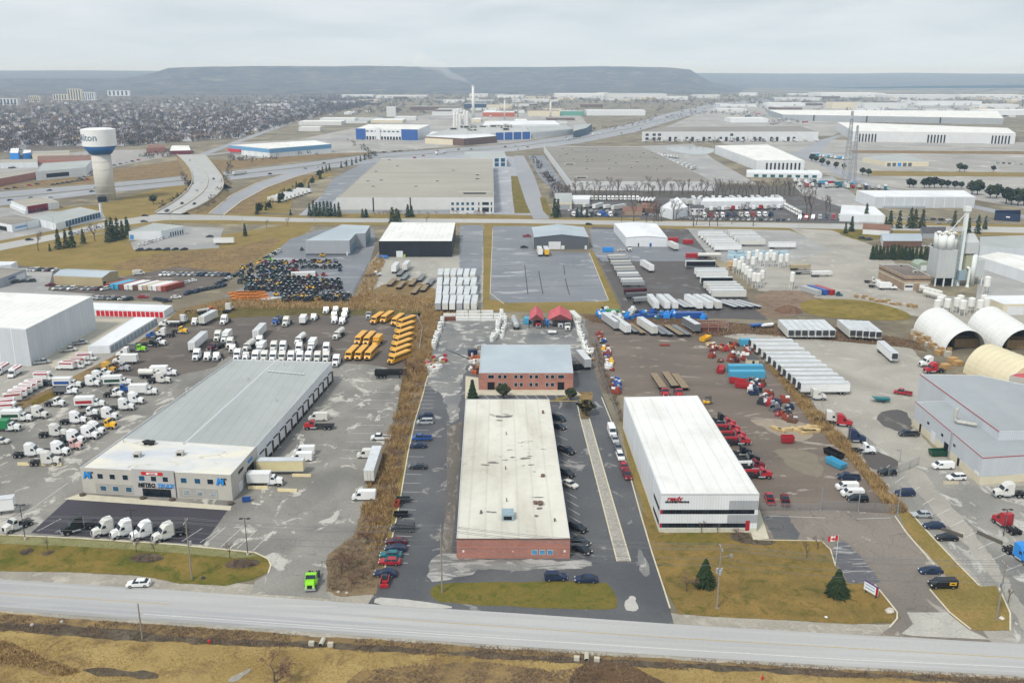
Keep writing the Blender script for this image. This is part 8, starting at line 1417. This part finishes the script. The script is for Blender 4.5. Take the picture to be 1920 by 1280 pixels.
# tractor yard
ZT = lambda x, y: (420+x/6.857, 460+y/6.857)
TC = ['black']*5+['dark grey']*3+['mustard', 'brown', 'maroon', 'dark green', 'grey', 'yellow']
TN = iter(['west', 'middle', 'east', 'northwest', 'north', 'maroon', 'back', 'front', 'fence side'])
def tractors(x0, x1, y0, y1, nx, ny, hd, cols=None):
  zone = f'in {next(TN)} block of the tractor yard'
  for j in range(ny):
    for i in range(nx):
      x, y = ZT(lerp(x0, x1, (i+(j % 2)*.4)/max(1, nx-1)), lerp(y0, y1, j/max(1, ny-1))); V(rnd.choice(['tractor']*5+['skid', 'forklift']), x+rnd.uniform(-2.5, 2.5), y+rnd.uniform(-1.2, 1.2), hd+rnd.uniform(-60, 60), rnd.choice((cols or [])+TC+TC), zone)
tractors(300, 690, 420, 560, 6, 5, 250, ['black']*6+['dark green', 'yellow']); tractors(750, 1170, 430, 580, 7, 5, 250, ['black']*6+['dark green', 'yellow']); tractors(1200, 1460, 455, 545, 5, 4, 250, ['black']); tractors(450, 700, 220, 330, 5, 4, 250, ['black']*6+['red', 'dark green']); tractors(730, 890, 220, 400, 3, 5, 255, ['black']*4+['maroon', 'red']); tractors(520, 700, 350, 400, 4, 2, 250, ['maroon', 'dark blue', 'black']); tractors(970, 1440, 210, 270, 8, 2, 200, ['black', 'black', 'maroon', 'dark grey']); tractors(760, 1560, 620, 690, 12, 3, 250, ['black']*5+['yellow', 'red', 'dark green']); tractors(220, 480, 460, 260, 2, 8, 250, ['black', 'black', 'yellow'])
for x, y, c in ((1490, 310, 'dark blue'), (890, 360, 'red'), (940, 330, 'red'), (1180, 380, 'red'), (1280, 380, 'red'), (1100, 400, 'orange'), (470, 540, 'yellow'), (670, 630, 'yellow'), (1240, 670, 'yellow'), (590, 180, 'lime green'), (1120, 100, 'black'), (1000, 50, 'dark green'), (1270, 130, 'yellow'), (640, 340, 'blue')): px, py = ZT(x, y); V('skid', px, py, rnd.uniform(0, 360), c, 'among the parked tractors')
def panel_stack(px, py, hd, L, Wd, h, mat, name, lab, cat, n=4, grp=None):
  x, y = G(px, py); o = thing(name, lab, cat, (x, y, .05), R(hd), grp)
  for i in range(n): MB().box(-L/2+rnd.uniform(-.1, .1), L/2+rnd.uniform(-.1, .1), -Wd/2+rnd.uniform(-.06, .06), Wd/2+rnd.uniform(-.06, .06), i*h/n+.02, (i+1)*h/n-.015).build('layer', mat, o)
  return o
M_or = plain('orange_steel', '#c8782a', .6, .15)
for j in range(3):
  for i in range(6): px, py = ZT(130+i*62-j*25+60, 690-j*36); panel_stack(px, py, 30, 6.5, 2.2, .7, M_or, 'steel_panel_stack', 'flat stack of orange steel panels in the tractor yard', 'steel stack', 3, 'orange panel stacks in tractor yard')
for i in range(3): px, py = ZT(560+i*45, 690); panel_stack(px, py, 40, 7, 1.2, .5, M_coping, 'steel_panel_stack', 'pale grey steel stack beside orange panels', 'steel stack', 2, 'pale steel stacks in tractor yard')
px, py = ZT(1020, 380); V('container', px, py, 10, 'white', label='white covered load amid the parked tractors')
# car yard on the left
ZC = 'in the left car yard'; CC = ['white', 'black', 'silver', 'silver', 'dark blue', 'grey', 'white', 'white', 'maroon']
def cars(n, p0, p1, hd, zone, cols=CC, kinds=('sedan', 'suv', 'sedan', 'hatch')):
  for i in range(n): t = i/max(1, n-1); V(rnd.choice(kinds), lerp(p0[0], p1[0], t), lerp(p0[1], p1[1], t), hd+rnd.uniform(-4, 4), rnd.choice(cols), zone)
cars(3, (306, 514), (322, 514), 240, ZC, ['white']); cars(9, (338, 514), (425, 515), 240, ZC); cars(9, (352, 549), (418, 535), 250, ZC, ['black', 'dark grey', 'dark blue']); cars(5, (410, 530), (446, 513), 240, ZC, ['black', 'dark grey', 'white']); cars(4, (322, 537), (360, 526), 195, ZC, ['white', 'silver']); cars(7, (180, 558), (240, 560), 210, ZC); V('sedan', 268, 556, 0, 'red', label='bright red sports car alone in left car yard'); cars(3, (107, 540), (135, 540), 230, 'beside the tan shed'); cars(4, (160, 541), (197, 541), 230, 'beside the tan shed'); cars(9, (57, 505), (104, 506), 240, 'behind the tan shed'); cars(3, (28, 528), (58, 526), 200, 'at the grey shop front', ['black', 'dark grey']); V('van', 260, 511, 30, 'white', label='white van parked on grass behind containers'); V('sedan', 94, 534, 200, 'dark red', label='dark red car by the tan shed corner')
cars(3, (296, 560), (312, 563), 0, ZC, ['dark grey', 'black']); V('sedan', 330, 557, 20, 'white', label='white car at the brown field edge')
for i in range(13): V('container', 219+i*8.8, 534+i*.35, 64, ['rusty red', 'light blue', 'light blue', 'rusty red', 'white', 'white', 'brown', 'white', 'beige', 'white', 'white', 'pink', 'rusty red'][i], label=f'{["rusty red", "light blue", "light blue", "rusty red", "white", "white", "brown", "white", "beige", "white", "white", "pink", "rusty red"][i]} shipping container, {ORD[i]} from the tan shed', group='containers beside the tan shed')
Z = 'at the white auto garage'
cars(8, (266, 458), (318, 442), 200, Z, ['white', 'white', 'silver']); cars(6, (262, 468), (345, 467), 200, Z, ['white', 'black', 'dark grey']); V('shorttrailer', 420, 453, 5, 'white', label='white shed-like trailer on the brown field edge'); V('sedan', 393, 443, 180, 'dark grey', label='dark grey car at the garage lot entrance')
cars(6, (140, 438), (196, 424), 20, 'on the dealer strip by the spruces', ['white', 'silver']); cars(5, (500, 482), (522, 470), 210, 'beside the tractor dealership', ['white', 'dark grey', 'black'])
# cross street and highway traffic
for x, y, c, hd in ((55, 449, 'black', 20), (270, 415, 'dark grey', 10), (272, 404, 'black', 10)): V('sedan', x, y, hd, c, 'driving on the cross street')
qv = random.Random(11)
for i in range(46):
  t = qv.choice([.18, .3, .66, .8]); m_ = mid(t); k = qv.random()*(len(m_)-4)+1; a = int(k); u = k-a; px, py = lerp(m_[a][0], m_[a+1][0], u), lerp(m_[a][1], m_[a+1][1], u); hd = HD(*m_[a], *m_[a+1]); c = qv.choice(['white', 'black', 'dark grey', 'silver', 'dark blue', 'red'])
  V(qv.choice(['sedan', 'suv', 'sedan', 'pickup']), px, py, hd+(180 if t < .5 else 0), c, 'driving on the highway', z=.09)
for px, py, t in ((824, 288, 0), (448, 326, 0), (1068, 262, 0), (1115, 253, 0)): V('trailer', px, py-1, HD(px-20, py+2.5, px+20, py-2.5), 'white', 'hauled along the highway', z=.1); V('daycab', px+9, py-2.2, HD(px-20, py+2.5, px+20, py-2.5), 'red' if px == 448 else 'white', 'hauling a trailer on the highway', z=.1)
for t, s, c in ((.15, .25, 'silver'), (.3, .3, 'white'), (.42, .7, 'black'), (.5, .3, 'white'), (.62, .3, 'silver'), (.8, .35, 'black'), (.78, .75, 'black'), (.93, .3, 'dark grey')):
  k = t*(len(A_R)-1); a = int(k); u = k-a; p = Vector(A_R[a]).lerp(Vector(A_R[a+1]), u).lerp(Vector(B_R[a]).lerp(Vector(B_R[a+1]), u), s); d = Vector(A_R[a+1])-Vector(A_R[a]); o = link('sedan', vmesh('sedan', c), None, (p.x, p.y, lerp(ZR[a], ZR[a+1], u)+.05)); o.rotation_euler.z = math.atan2(d.y, d.x); tag(o, f'{c} sedan on the raised curved road', 'car', 'cars on the raised curved road')
for i in range(80):
  px = qv.choice([qv.uniform(560, 1060), qv.uniform(1400, 1900)]); V(qv.choice(['trailer', 'boxtruck', 'trailer', 'van', 'container']), px, qv.uniform(203, 232), qv.choice([0, 90, 30, 100]), qv.choice(['white', 'white', 'silver', 'white', 'dark blue', 'red', 'dark grey']), 'in the far industrial yards')
# mall parking and other far cars
for n, p0, p1, hd in ((9, (75, 296), (180, 290), 20), (10, (60, 304), (175, 296), 20), (8, (20, 315), (60, 309), 20), (7, (150, 335), (175, 325), 20), (8, (100, 346), (165, 336), 10), (7, (320, 287), (362, 285), 90), (6, (0, 356), (70, 345), 10), (5, (215, 310), (260, 300), 10)): cars(n, p0, p1, hd, 'in the mall parking by the water tower', ['white', 'black', 'silver', 'dark grey', 'red', 'dark blue'])
cars(12, (1245, 263), (1330, 262), 90, 'along the long low warehouse', ['white', 'black', 'silver']); cars(8, (1000, 300), (1040, 345), 10, 'beside the side street', ['black', 'silver', 'white']); cars(10, (700, 287), (790, 280), 5, 'in lot beyond the highway', ['white', 'black', 'silver']); cars(9, (680, 262), (790, 262), 90, 'before the blue-ended factory', ['white', 'black', 'silver', 'red']); cars(6, (1860, 305), (1915, 308), 10, 'on the far right lot', ['white', 'silver', 'black'])
row('trailer', 8, (517, 375), (570, 358), 150, 'white', 'below the berm', 'the street', jit=.5)
# truck yards beyond the cross street
Z = 'in yards beyond the cross street'
row(['trailer', 'trailer', 'boxtruck'], 14, (1300, 374), (1460, 373), 80, 'white', 'in the far trailer line', 'the white workshop', jit=12); row(['sleeper', 'boxtruck', 'daycab', 'shorttrailer'], 13, (1300, 381), (1470, 380), 70, ['white', 'silver', 'white', 'dark blue'], 'in second far trailer line', 'the workshop', jit=2); row('trailer', 5, (1272, 378), (1330, 382), 30, 'white', 'behind the small white house', 'the workshop', jit=1)
row(['boxtruck', 'sleeper'], 11, (1335, 392), (1465, 388), 60, ['white', 'silver', 'white', 'red'], 'amid the far truck yard', 'the small white house', jit=20); row('sleeper', 12, (1320, 404), (1445, 402), 275, ['white', 'red', 'white', 'white', 'dark blue', 'dark blue', 'white'], 'along far yard front', 'the small white house', jit=6); row('sleeper', 8, (1470, 384), (1500, 400), 200, 'white', 'at the far depot', 'the back', jit=5); row('sleeper', 9, (1500, 408), (1600, 406), 250, ['white', 'red', 'white', 'silver', 'dark blue', 'red'], 'before the far depot', 'the west', jit=10)
row('sleeper', 12, (1110, 372), (1195, 372), 270, 'white', 'at back of the truck wash yard', 'the truck wash', jit=6); row('tanktrailer', 5, (1198, 376), (1225, 376), 75, 'white', 'by the bare trees', 'the west', jit=3); row(['boxtruck', 'daycab', 'trailer', 'daycab'], 8, (1102, 386), (1170, 390), 30, ['white', 'silver'], 'around the truck wash yard', 'the west', jit=30); row(['sleeper', 'daycab', 'boxtruck'], 8, (1075, 402), (1155, 402), 300, ['white', 'blue', 'white', 'dark grey'], 'at the truck wash front', 'the west', jit=20); cars(6, (1190, 400), (1230, 403), 20, 'by the brown-roofed bungalows', ['white', 'silver', 'dark blue']); cars(16, (1320, 411), (1480, 412), 60, 'along the far yard fence', ['white', 'silver', 'dark grey', 'white', 'dark blue']); cars(9, (1070, 394), (1150, 396), 40, 'inside the truck wash yard', ['white', 'silver', 'blue']); cars(7, (1240, 403), (1310, 411), 20, 'at the far yard gate', ['white', 'silver', 'dark grey'])
row(['trailer', 'sleeper', 'shorttrailer', 'boxtruck'], 16, (1490, 338), (1600, 346), 40, ['white', 'light blue', 'white', 'red', 'white', 'teal', 'white'], 'in the crowded lot below the masts', 'the west', jit=50); row(['sleeper', 'trailer', 'boxtruck'], 14, (1500, 346), (1660, 352), 60, ['white', 'red', 'white', 'dark blue', 'silver', 'white', 'teal'], 'below the far pines', 'the west', jit=40)
row('trailer', 9, (1530, 290), (1588, 297), 30, ['white', 'light blue', 'white'], 'beside the far service shop', 'the west', jit=10); row('trailer', 8, (1240, 296), (1300, 315), 60, 'white', 'beside dark gravel roof', 'the pond', jit=2); row('sleeper', 7, (1235, 290), (1270, 295), 60, 'white', 'east of dark gravel roof', 'the pond', jit=4); row('trailer', 14, (1270, 264), (1530, 263), 92, 'white', 'docked at the long low warehouse', 'the west', jit=2)
cars(9, (1660, 407), (1780, 412), 20, 'by the plain white steel warehouse', ['white', 'silver', 'dark grey']); cars(6, (1760, 418), (1850, 412), 20, 'east of the plain white warehouse', ['white', 'silver']); cars(5, (1676, 460), (1748, 461), 0, 'behind the cedar hedge', ['white']); cars(2, (1617, 446), (1630, 448), 0, 'on the bungalow lawn', ['silver', 'dark grey'])
# concrete plant yard
V('daycab', 1634, 526, 350, 'white', label='white mixer cab before the plant office'); V('sleeper', 1645, 533, 355, 'white', label='white tractor beside the plant office wall'); V('boxtruck', 1665, 537, 0, 'white', label='white and red service truck beside plant office'); V('tanktrailer', 1745, 548, 110, 'white', label='white bulk tank trailer beside plant office, west one'); V('tanktrailer', 1752, 556, 110, 'white', label='white bulk tank trailer beside plant office, east one'); V('dumptrailer', 1500, 503, 5, 'beige', label='beige dump trailer in plant yard'); V('dumptrailer', 1540, 515, 5, 'white', label='white dump trailer in plant yard'); V('flatbed', 1515, 512, 5, 'grey', label='grey flatbed trailer in plant yard'); V('container', 1520, 546, 112, 'silver', label='grey container beside blue and red ones'); V('container', 1533, 545, 112, 'blue', label='blue container between grey and red ones'); V('container', 1545, 545, 112, 'red', label='red container beside the blue one'); V('skid', 1572, 552, 0, 'teal', label='teal small machine beside the red container')
M_wrap = plain('blue_wrap', '#a9c3cf', .4, .15, 1.5)
for i in range(13): panel_stack(1372+(i % 8)*14+rnd.uniform(-3, 3), 478+(i//8)*7, rnd.uniform(-20, 20), rnd.uniform(3, 6), 2.4, 2.2, M_wrap, 'wrapped_load', 'pale blue wrapped load in rows beside the silos', 'wrapped load', 3, 'pale blue wrapped loads')
for i in range(26): panel_stack(1600+i*4.6+rnd.uniform(-2, 2), 556+i*.85+rnd.uniform(-2, 2), rnd.uniform(-30, 30), rnd.uniform(1.2, 2.4), 1.3, rnd.uniform(.7, 1.8), plain('pallet_wood', '#a08560', .9, .2) if i % 3 else M_conc, 'pallet_stack', 'small stack of pallets and blocks around the round lawn', 'pallet stack', 3, 'pallet stacks around the round lawn')
M_pal = plain('pallet_wood', '#a08560', .9, .2)
for i in range(22): panel_stack(1712+(i % 11)*6.5+rnd.uniform(-1, 1), 628+(i % 11)*3.4+(i//11)*7, rnd.uniform(-10, 10), 2.0, 1.6, rnd.uniform(1.2, 2.4), M_pal if i % 3 else M_conc, 'pallet_stack', 'wooden pallet stack beside white fabric hut', 'pallet stack', 4, 'pallet stacks beside the fabric huts')
for i in range(10): panel_stack(1792+(i % 5)*9.5, 650-(i//5)*6, 0, 2.4, 2.2, 3.4, M_pal, 'pallet_stack', 'tall stack of crates inside the open fabric hut', 'pallet stack', 5, 'crates inside the fabric hut')
for i in range(6): panel_stack(1890+(i % 3)*10, 652-(i//3)*6, 0, 2.4, 2.2, 3.4, M_pal, 'pallet_stack', 'tall stack of crates inside the right fabric hut', 'pallet stack', 5, 'crates inside the right fabric hut')
for px, py in ((1786, 678), (1772, 690), (1795, 684), (1762, 664)): panel_stack(px, py, 20, 3, 2.4, 1.6, plain('plywood', '#b8935f', .8, .15), 'lumber_stack', 'plywood stack before the open fabric hut', 'lumber stack', 4, 'plywood stacks before the hut')
# ---- brick office rear court: rows of white drums, pipes and bundles
M_wh = plain('plastic_white', '#dcdedb', .5, .08, 1)
def drum_row(path, n, lab, grp, r=(.7, 1.1), h=(1.2, 2.4), lay=False):
  for i in range(n):
    t = (i+.5)/n*(len(path)-1); k = min(int(t), len(path)-2); u = t-k; px, py = lerp(path[k][0], path[k+1][0], u)+rnd.uniform(-2, 2), lerp(path[k][1], path[k+1][1], u)+rnd.uniform(-.8, .8); x, y = G(px, py); R_ = rnd.uniform(*r); hh = rnd.uniform(*h); o = thing('plastic_tank', lab, 'tank', (x, y, .06), rnd.uniform(0, 3), grp)
    if lay: MB().cyl((-hh, 0, R_), (hh, 0, R_), R_, R_, 12).build('shell', M_wh, o)
    else: MB().cyl((0, 0, 0), (0, 0, hh), R_, R_, 12).cyl((0, 0, hh), (0, 0, hh+.25), R_, R_*.4, 12).build('shell', M_wh, o)
    MB().cyl((0, 0, hh+.2 if not lay else R_*2), (0, 0, (hh+.4) if not lay else R_*2+.15), .25, .25, 8).build('lid', M_blk, o)
drum_row([(832, 602), (820, 630), (812, 655)], 16, 'white plastic tank stacked along west edge of the rear court', 'tanks along the west court edge', (.7, 1.0), (1.5, 2.6)); drum_row([(942, 588), (936, 610), (930, 632), (922, 640)], 18, 'white tank in the double row dividing the rear court', 'tanks dividing the rear court', (.7, 1.1), (1.6, 2.8)); drum_row([(950, 596), (945, 620), (940, 636)], 10, 'white tank in the double row dividing the rear court', 'tanks dividing the rear court', (.6, .9), (1.0, 2.0)); drum_row([(1080, 602), (1088, 625), (1096, 650), (1104, 668)], 26, 'white tank piled along east edge of the rear court', 'tanks along the east court edge', (.6, 1.1), (1.0, 2.6))
for i in range(5):
  for j in range(3):
    if (i in (0, 4)) and j == 2: continue
    px, py = 843+i*23.5, 593-j*6.0+3; panel_stack(px, py+5, 0, 5.2, 1.1, 1.7, M_wh if not (i == 0 and j == 0) else plain('rust_rack', '#74483a', .8), 'wrapped_bundle', 'white wrapped bundle in rack rows across the rear court', 'bundle', 2, 'wrapped bundles across the rear court')
for i in range(22): px, py = rnd.uniform(800, 835), rnd.uniform(668, 700); panel_stack(px, py, rnd.uniform(0, 90), rnd.uniform(1, 2.4), 1.1, rnd.uniform(.5, 1.5), rnd.choice([M_wh, M_wh, M_wh, paint('red'), M_pal]), 'pallet_load', 'red and white pallet load beside the reeds of rear court', 'pallet load', 2, 'pallet loads beside the reeds')
for i in range(24): px, py = rnd.uniform(880, 898), rnd.uniform(655, 702); panel_stack(px, py, rnd.uniform(0, 90), rnd.uniform(.9, 1.8), 1.0, rnd.uniform(.5, 1.6), rnd.choice([plain('rust_rack', '#74483a', .8), M_pal, M_wh, paint('orange')]), 'pallet_load', 'rusty pallet load against the west side of brick office', 'pallet load', 2, 'pallet loads against brick office')
for i in range(18): px, py = rnd.uniform(1086, 1112), rnd.uniform(655, 680); panel_stack(px, py, rnd.uniform(0, 90), rnd.uniform(.9, 1.8), 1.0, rnd.uniform(.5, 1.4), rnd.choice([M_wh, M_pal, M_wh, M_blk]), 'pallet_load', 'mixed pallet load at the east court edge', 'pallet load', 2, 'pallet loads at the east court edge')
V('tanktrailer', 966, 607, 95, 'silver', label='silver tank trailer in the rear court'); V('daycab', 1009, 606, 270, 'red', label='red truck under the narrow red-roofed shelter'); V('daycab', 1051, 607, 268, 'silver', label='silver truck under the wide red-roofed shelter'); V('daycab', 1064, 612, 268, 'white', label='white truck before the wide red-roofed shelter'); V('shortcontainer', 988, 602, 80, 'light blue', label='light blue container west of the red-roofed shelters').scale.x = .7; V('shortcontainer', 1026, 605, 90, 'bright blue', label='bright blue container between the red-roofed shelters').scale = (.5, .6, .9); V('container', 1078, 595, 100, 'white', label='white container east of the red-roofed shelters'); V('shortcontainer', 886, 662, 20, 'dark blue', label='dark blue skip at the northwest corner of brick office').scale = (.5, .9, .9); V('utility', 1036, 624, 0, 'white', label='small pale trailer alone in the rear court')
V('shorttrailer', 1094, 676, 100, 'silver', label='grey box trailer beside the brick office'); V('dumpster', 1084, 690, 10, 'black', label='black bin beside the grey box trailer')
x, y = G(1095, 748)
# ---- dirt yard clutter: machinery, beams, timber
MC = [('rusty red', 'rusty_machine', 'rusty red'), ('grey', 'steel_machine', 'grey'), ('white', 'steel_machine', 'white'), ('dark blue', 'steel_machine', 'dark blue'), ('red', 'rusty_machine', 'red')]
def machine(px, py, s, col, lab, grp):
  x, y = G(px, py); o = thing('machine', lab, 'machine', (x, y, .06), rnd.uniform(0, 6.28), grp); m_ = paint(col, .6); MB().box(-1*s, 1*s, -.7*s, .7*s, .15, .9*s).build('bed', m_, o); MB().frus((-.8*s, .1*s, -.5*s, .5*s), (-.7*s, 0, -.4*s, .4*s), .9*s, 1.6*s).build('housing', m_, o); MB().cyl((.2*s, 0, 1.1*s), (1.1*s, 0, 1.1*s), .3*s, .3*s, 10).build('motor', rnd.choice([M_chr, M_blk, M_wh]), o); MB().box(-1*s, 1*s, -.75*s, -.6*s, 0, .15).box(-1*s, 1*s, .6*s, .75*s, 0, .15).build('skids', M_blk, o)
for i in range(40): t = rnd.random(); c = rnd.choice(['rusty red', 'grey', 'white', 'dark blue', 'red', 'dark grey', 'brown']); machine(lerp(1405, 1480, t)+rnd.uniform(-16, 16), lerp(715, 785, t)+rnd.uniform(-8, 8), rnd.uniform(.8, 1.6), c, f'{c} machine in the jumble below light blue containers', f'{c} machines below the containers')
for i in range(34): c = rnd.choice(['rusty red', 'brown', 'rusty red', 'white', 'red', 'maroon']); machine(rnd.uniform(1325, 1425), rnd.uniform(648, 680), rnd.uniform(.7, 1.5), c, f'{c} scrap machine on the dirt yard near yellow skip', f'{c} scrap machines near the yellow skip')
for i in range(34): t = rnd.random(); c = rnd.choice(['rusty red', 'white', 'dark grey', 'yellow', 'brown', 'rusty red', 'blue']); machine(lerp(1125, 1158, t)+rnd.uniform(-5, 8), lerp(625, 742, t), rnd.uniform(.7, 1.5), c, f'{c} scrap machine along the west fence of dirt yard', f'{c} scrap machines along the west fence')
for i in range(30): c = rnd.choice(['blue', 'blue', 'bright blue', 'dark blue', 'white', 'teal']); machine(lerp(1120, 1320, rnd.random()), rnd.uniform(586, 600), rnd.uniform(.9, 2.0), c, f'{c} crane part behind the dirt yard trailers', f'{c} crane parts behind the trailers')
for i in range(5): panel_stack(1168+i*26, 595, rnd.uniform(-8, 8), 9, 1.4, 1.3, paint('blue', .6), 'crane_section', 'blue crane section laid behind the dirt yard trailers', 'crane section', 2, 'blue crane sections')
for i in range(9): panel_stack(1530+rnd.uniform(-80, 40) if i < 3 else 1480+i*6, 808+rnd.uniform(-6, 6), rnd.uniform(-60, 20), 5, 1.0, .8, plain('timber', '#c2ab7d', .85, .15), 'lumber_stack', 'pale timber stack on the dirt yard sand', 'lumber stack', 3, 'timber stacks on the sand')
for i in range(7): panel_stack(1325+rnd.uniform(0, 60), 650+rnd.uniform(-5, 6), rnd.uniform(-20, 40), 4, 1.4, .7, plain('timber', '#c2ab7d', .85, .15), 'lumber_stack', 'pale timber stack near yellow skip', 'lumber stack', 3, 'timber stacks near the yellow skip')
x, y = G(1410, 684); o = thing('site_hut', 'small cream hut with dark roof beside light blue containers', 'hut', (x, y, .05)); MB().box(-2, 2, -1.5, 1.5, 0, 2.5).build('wall', W_cream, o); MB().frus((-2.2, 2.2, -1.7, 1.7), (-1.2, 1.2, -.2, .2), 2.5, 3.6).build('roof', R_shingle, o); MB().box(-.4, .4, -1.55, -1.5, 0, 2).build('door', M_dark, o)
x, y = G(1335, 620); o = thing('scrap_cage', 'large red and white steel cage', 'steel cage', (x, y, .05)); f = MB()
for sx in (-6, -2, 2, 6):
  for sy in (-2, 2): f.box(sx-.15, sx+.15, sy-.15, sy+.15, 0, 4)
for sy in (-2, 2): f.box(-6, 6, sy-.15, sy+.15, 3.8, 4.1); f.box(-6, 6, sy-.15, sy+.15, 1.9, 2.1)
f.build('cage_bars', plain('dull_red_bars', '#a08078', .7), o); MB().box(-5.5, 3, -1.6, 1.6, .1, 2.4).build('red_load', plain('rust_rack', '#74483a', .8), o)
# dirt mound by the round lawn
x, y = G(1478, 584); mb = MB(); n = 14
for r_, z_ in ((6.5, 0), (4.5, 1.4), (2.2, 2.4), (.4, 2.7)): mb.v += [(math.cos(2*math.pi*k/n)*r_*rnd.uniform(.85, 1.15), math.sin(2*math.pi*k/n)*r_*.7*rnd.uniform(.85, 1.15), z_*rnd.uniform(.9, 1.1)) for k in range(n)]
for i in range(3):
  for k in range(n): mb.f.append((i*n+k, i*n+(k+1) % n, (i+1)*n+(k+1) % n, (i+1)*n+k)); mb.m.append(0)
mb.f.append(tuple(range(3*n, 4*n))); mb.m.append(0); tag(mb.build('dirt_mound', turf('mound_earth', '#6a5344', '#7c6352', '#5a463a', .3, 2), None, False, (x, y, .03)), 'brown earth mound beside the round lawn', 'mound')
# ---- haze
t_m = bpy.data.materials.new('haze'); t_m.use_nodes = True; tt = t_m.node_tree; tt.nodes.clear(); ho = tt.nodes.new('ShaderNodeOutputMaterial'); hv = tt.nodes.new('ShaderNodeVolumePrincipled'); hv.inputs['Color'].default_value = (.48, .72, 1.0, 1); hv.inputs['Absorption Color'].default_value = (1, 1, 1, 1); hv.inputs['Density'].default_value = .000105; hv.inputs['Anisotropy'].default_value = 0; tt.links.new(hv.outputs[0], ho.inputs['Volume'])
tag(MB().box(-14500, 14500, -500, 15500, -6, 186).build('haze', t_m), 'thin bluish haze over the far land', 'haze', None, 'stuff')
# ---- look-alikes told apart by how far they stand from the main road
from collections import defaultdict
same = defaultdict(list)
for o in COL.objects:
  if o.parent is None and o.get('category') and o.get('kind') is None: same[o['label']].append(o)
for lab, L in same.items():
  if 2 <= len(L) <= 20 and len(lab.split()) <= 12:
    L.sort(key=lambda o: o.location.y)
    for i, o in enumerate(L): o['label'] = f'{lab}, {ORD[i]} from the road'
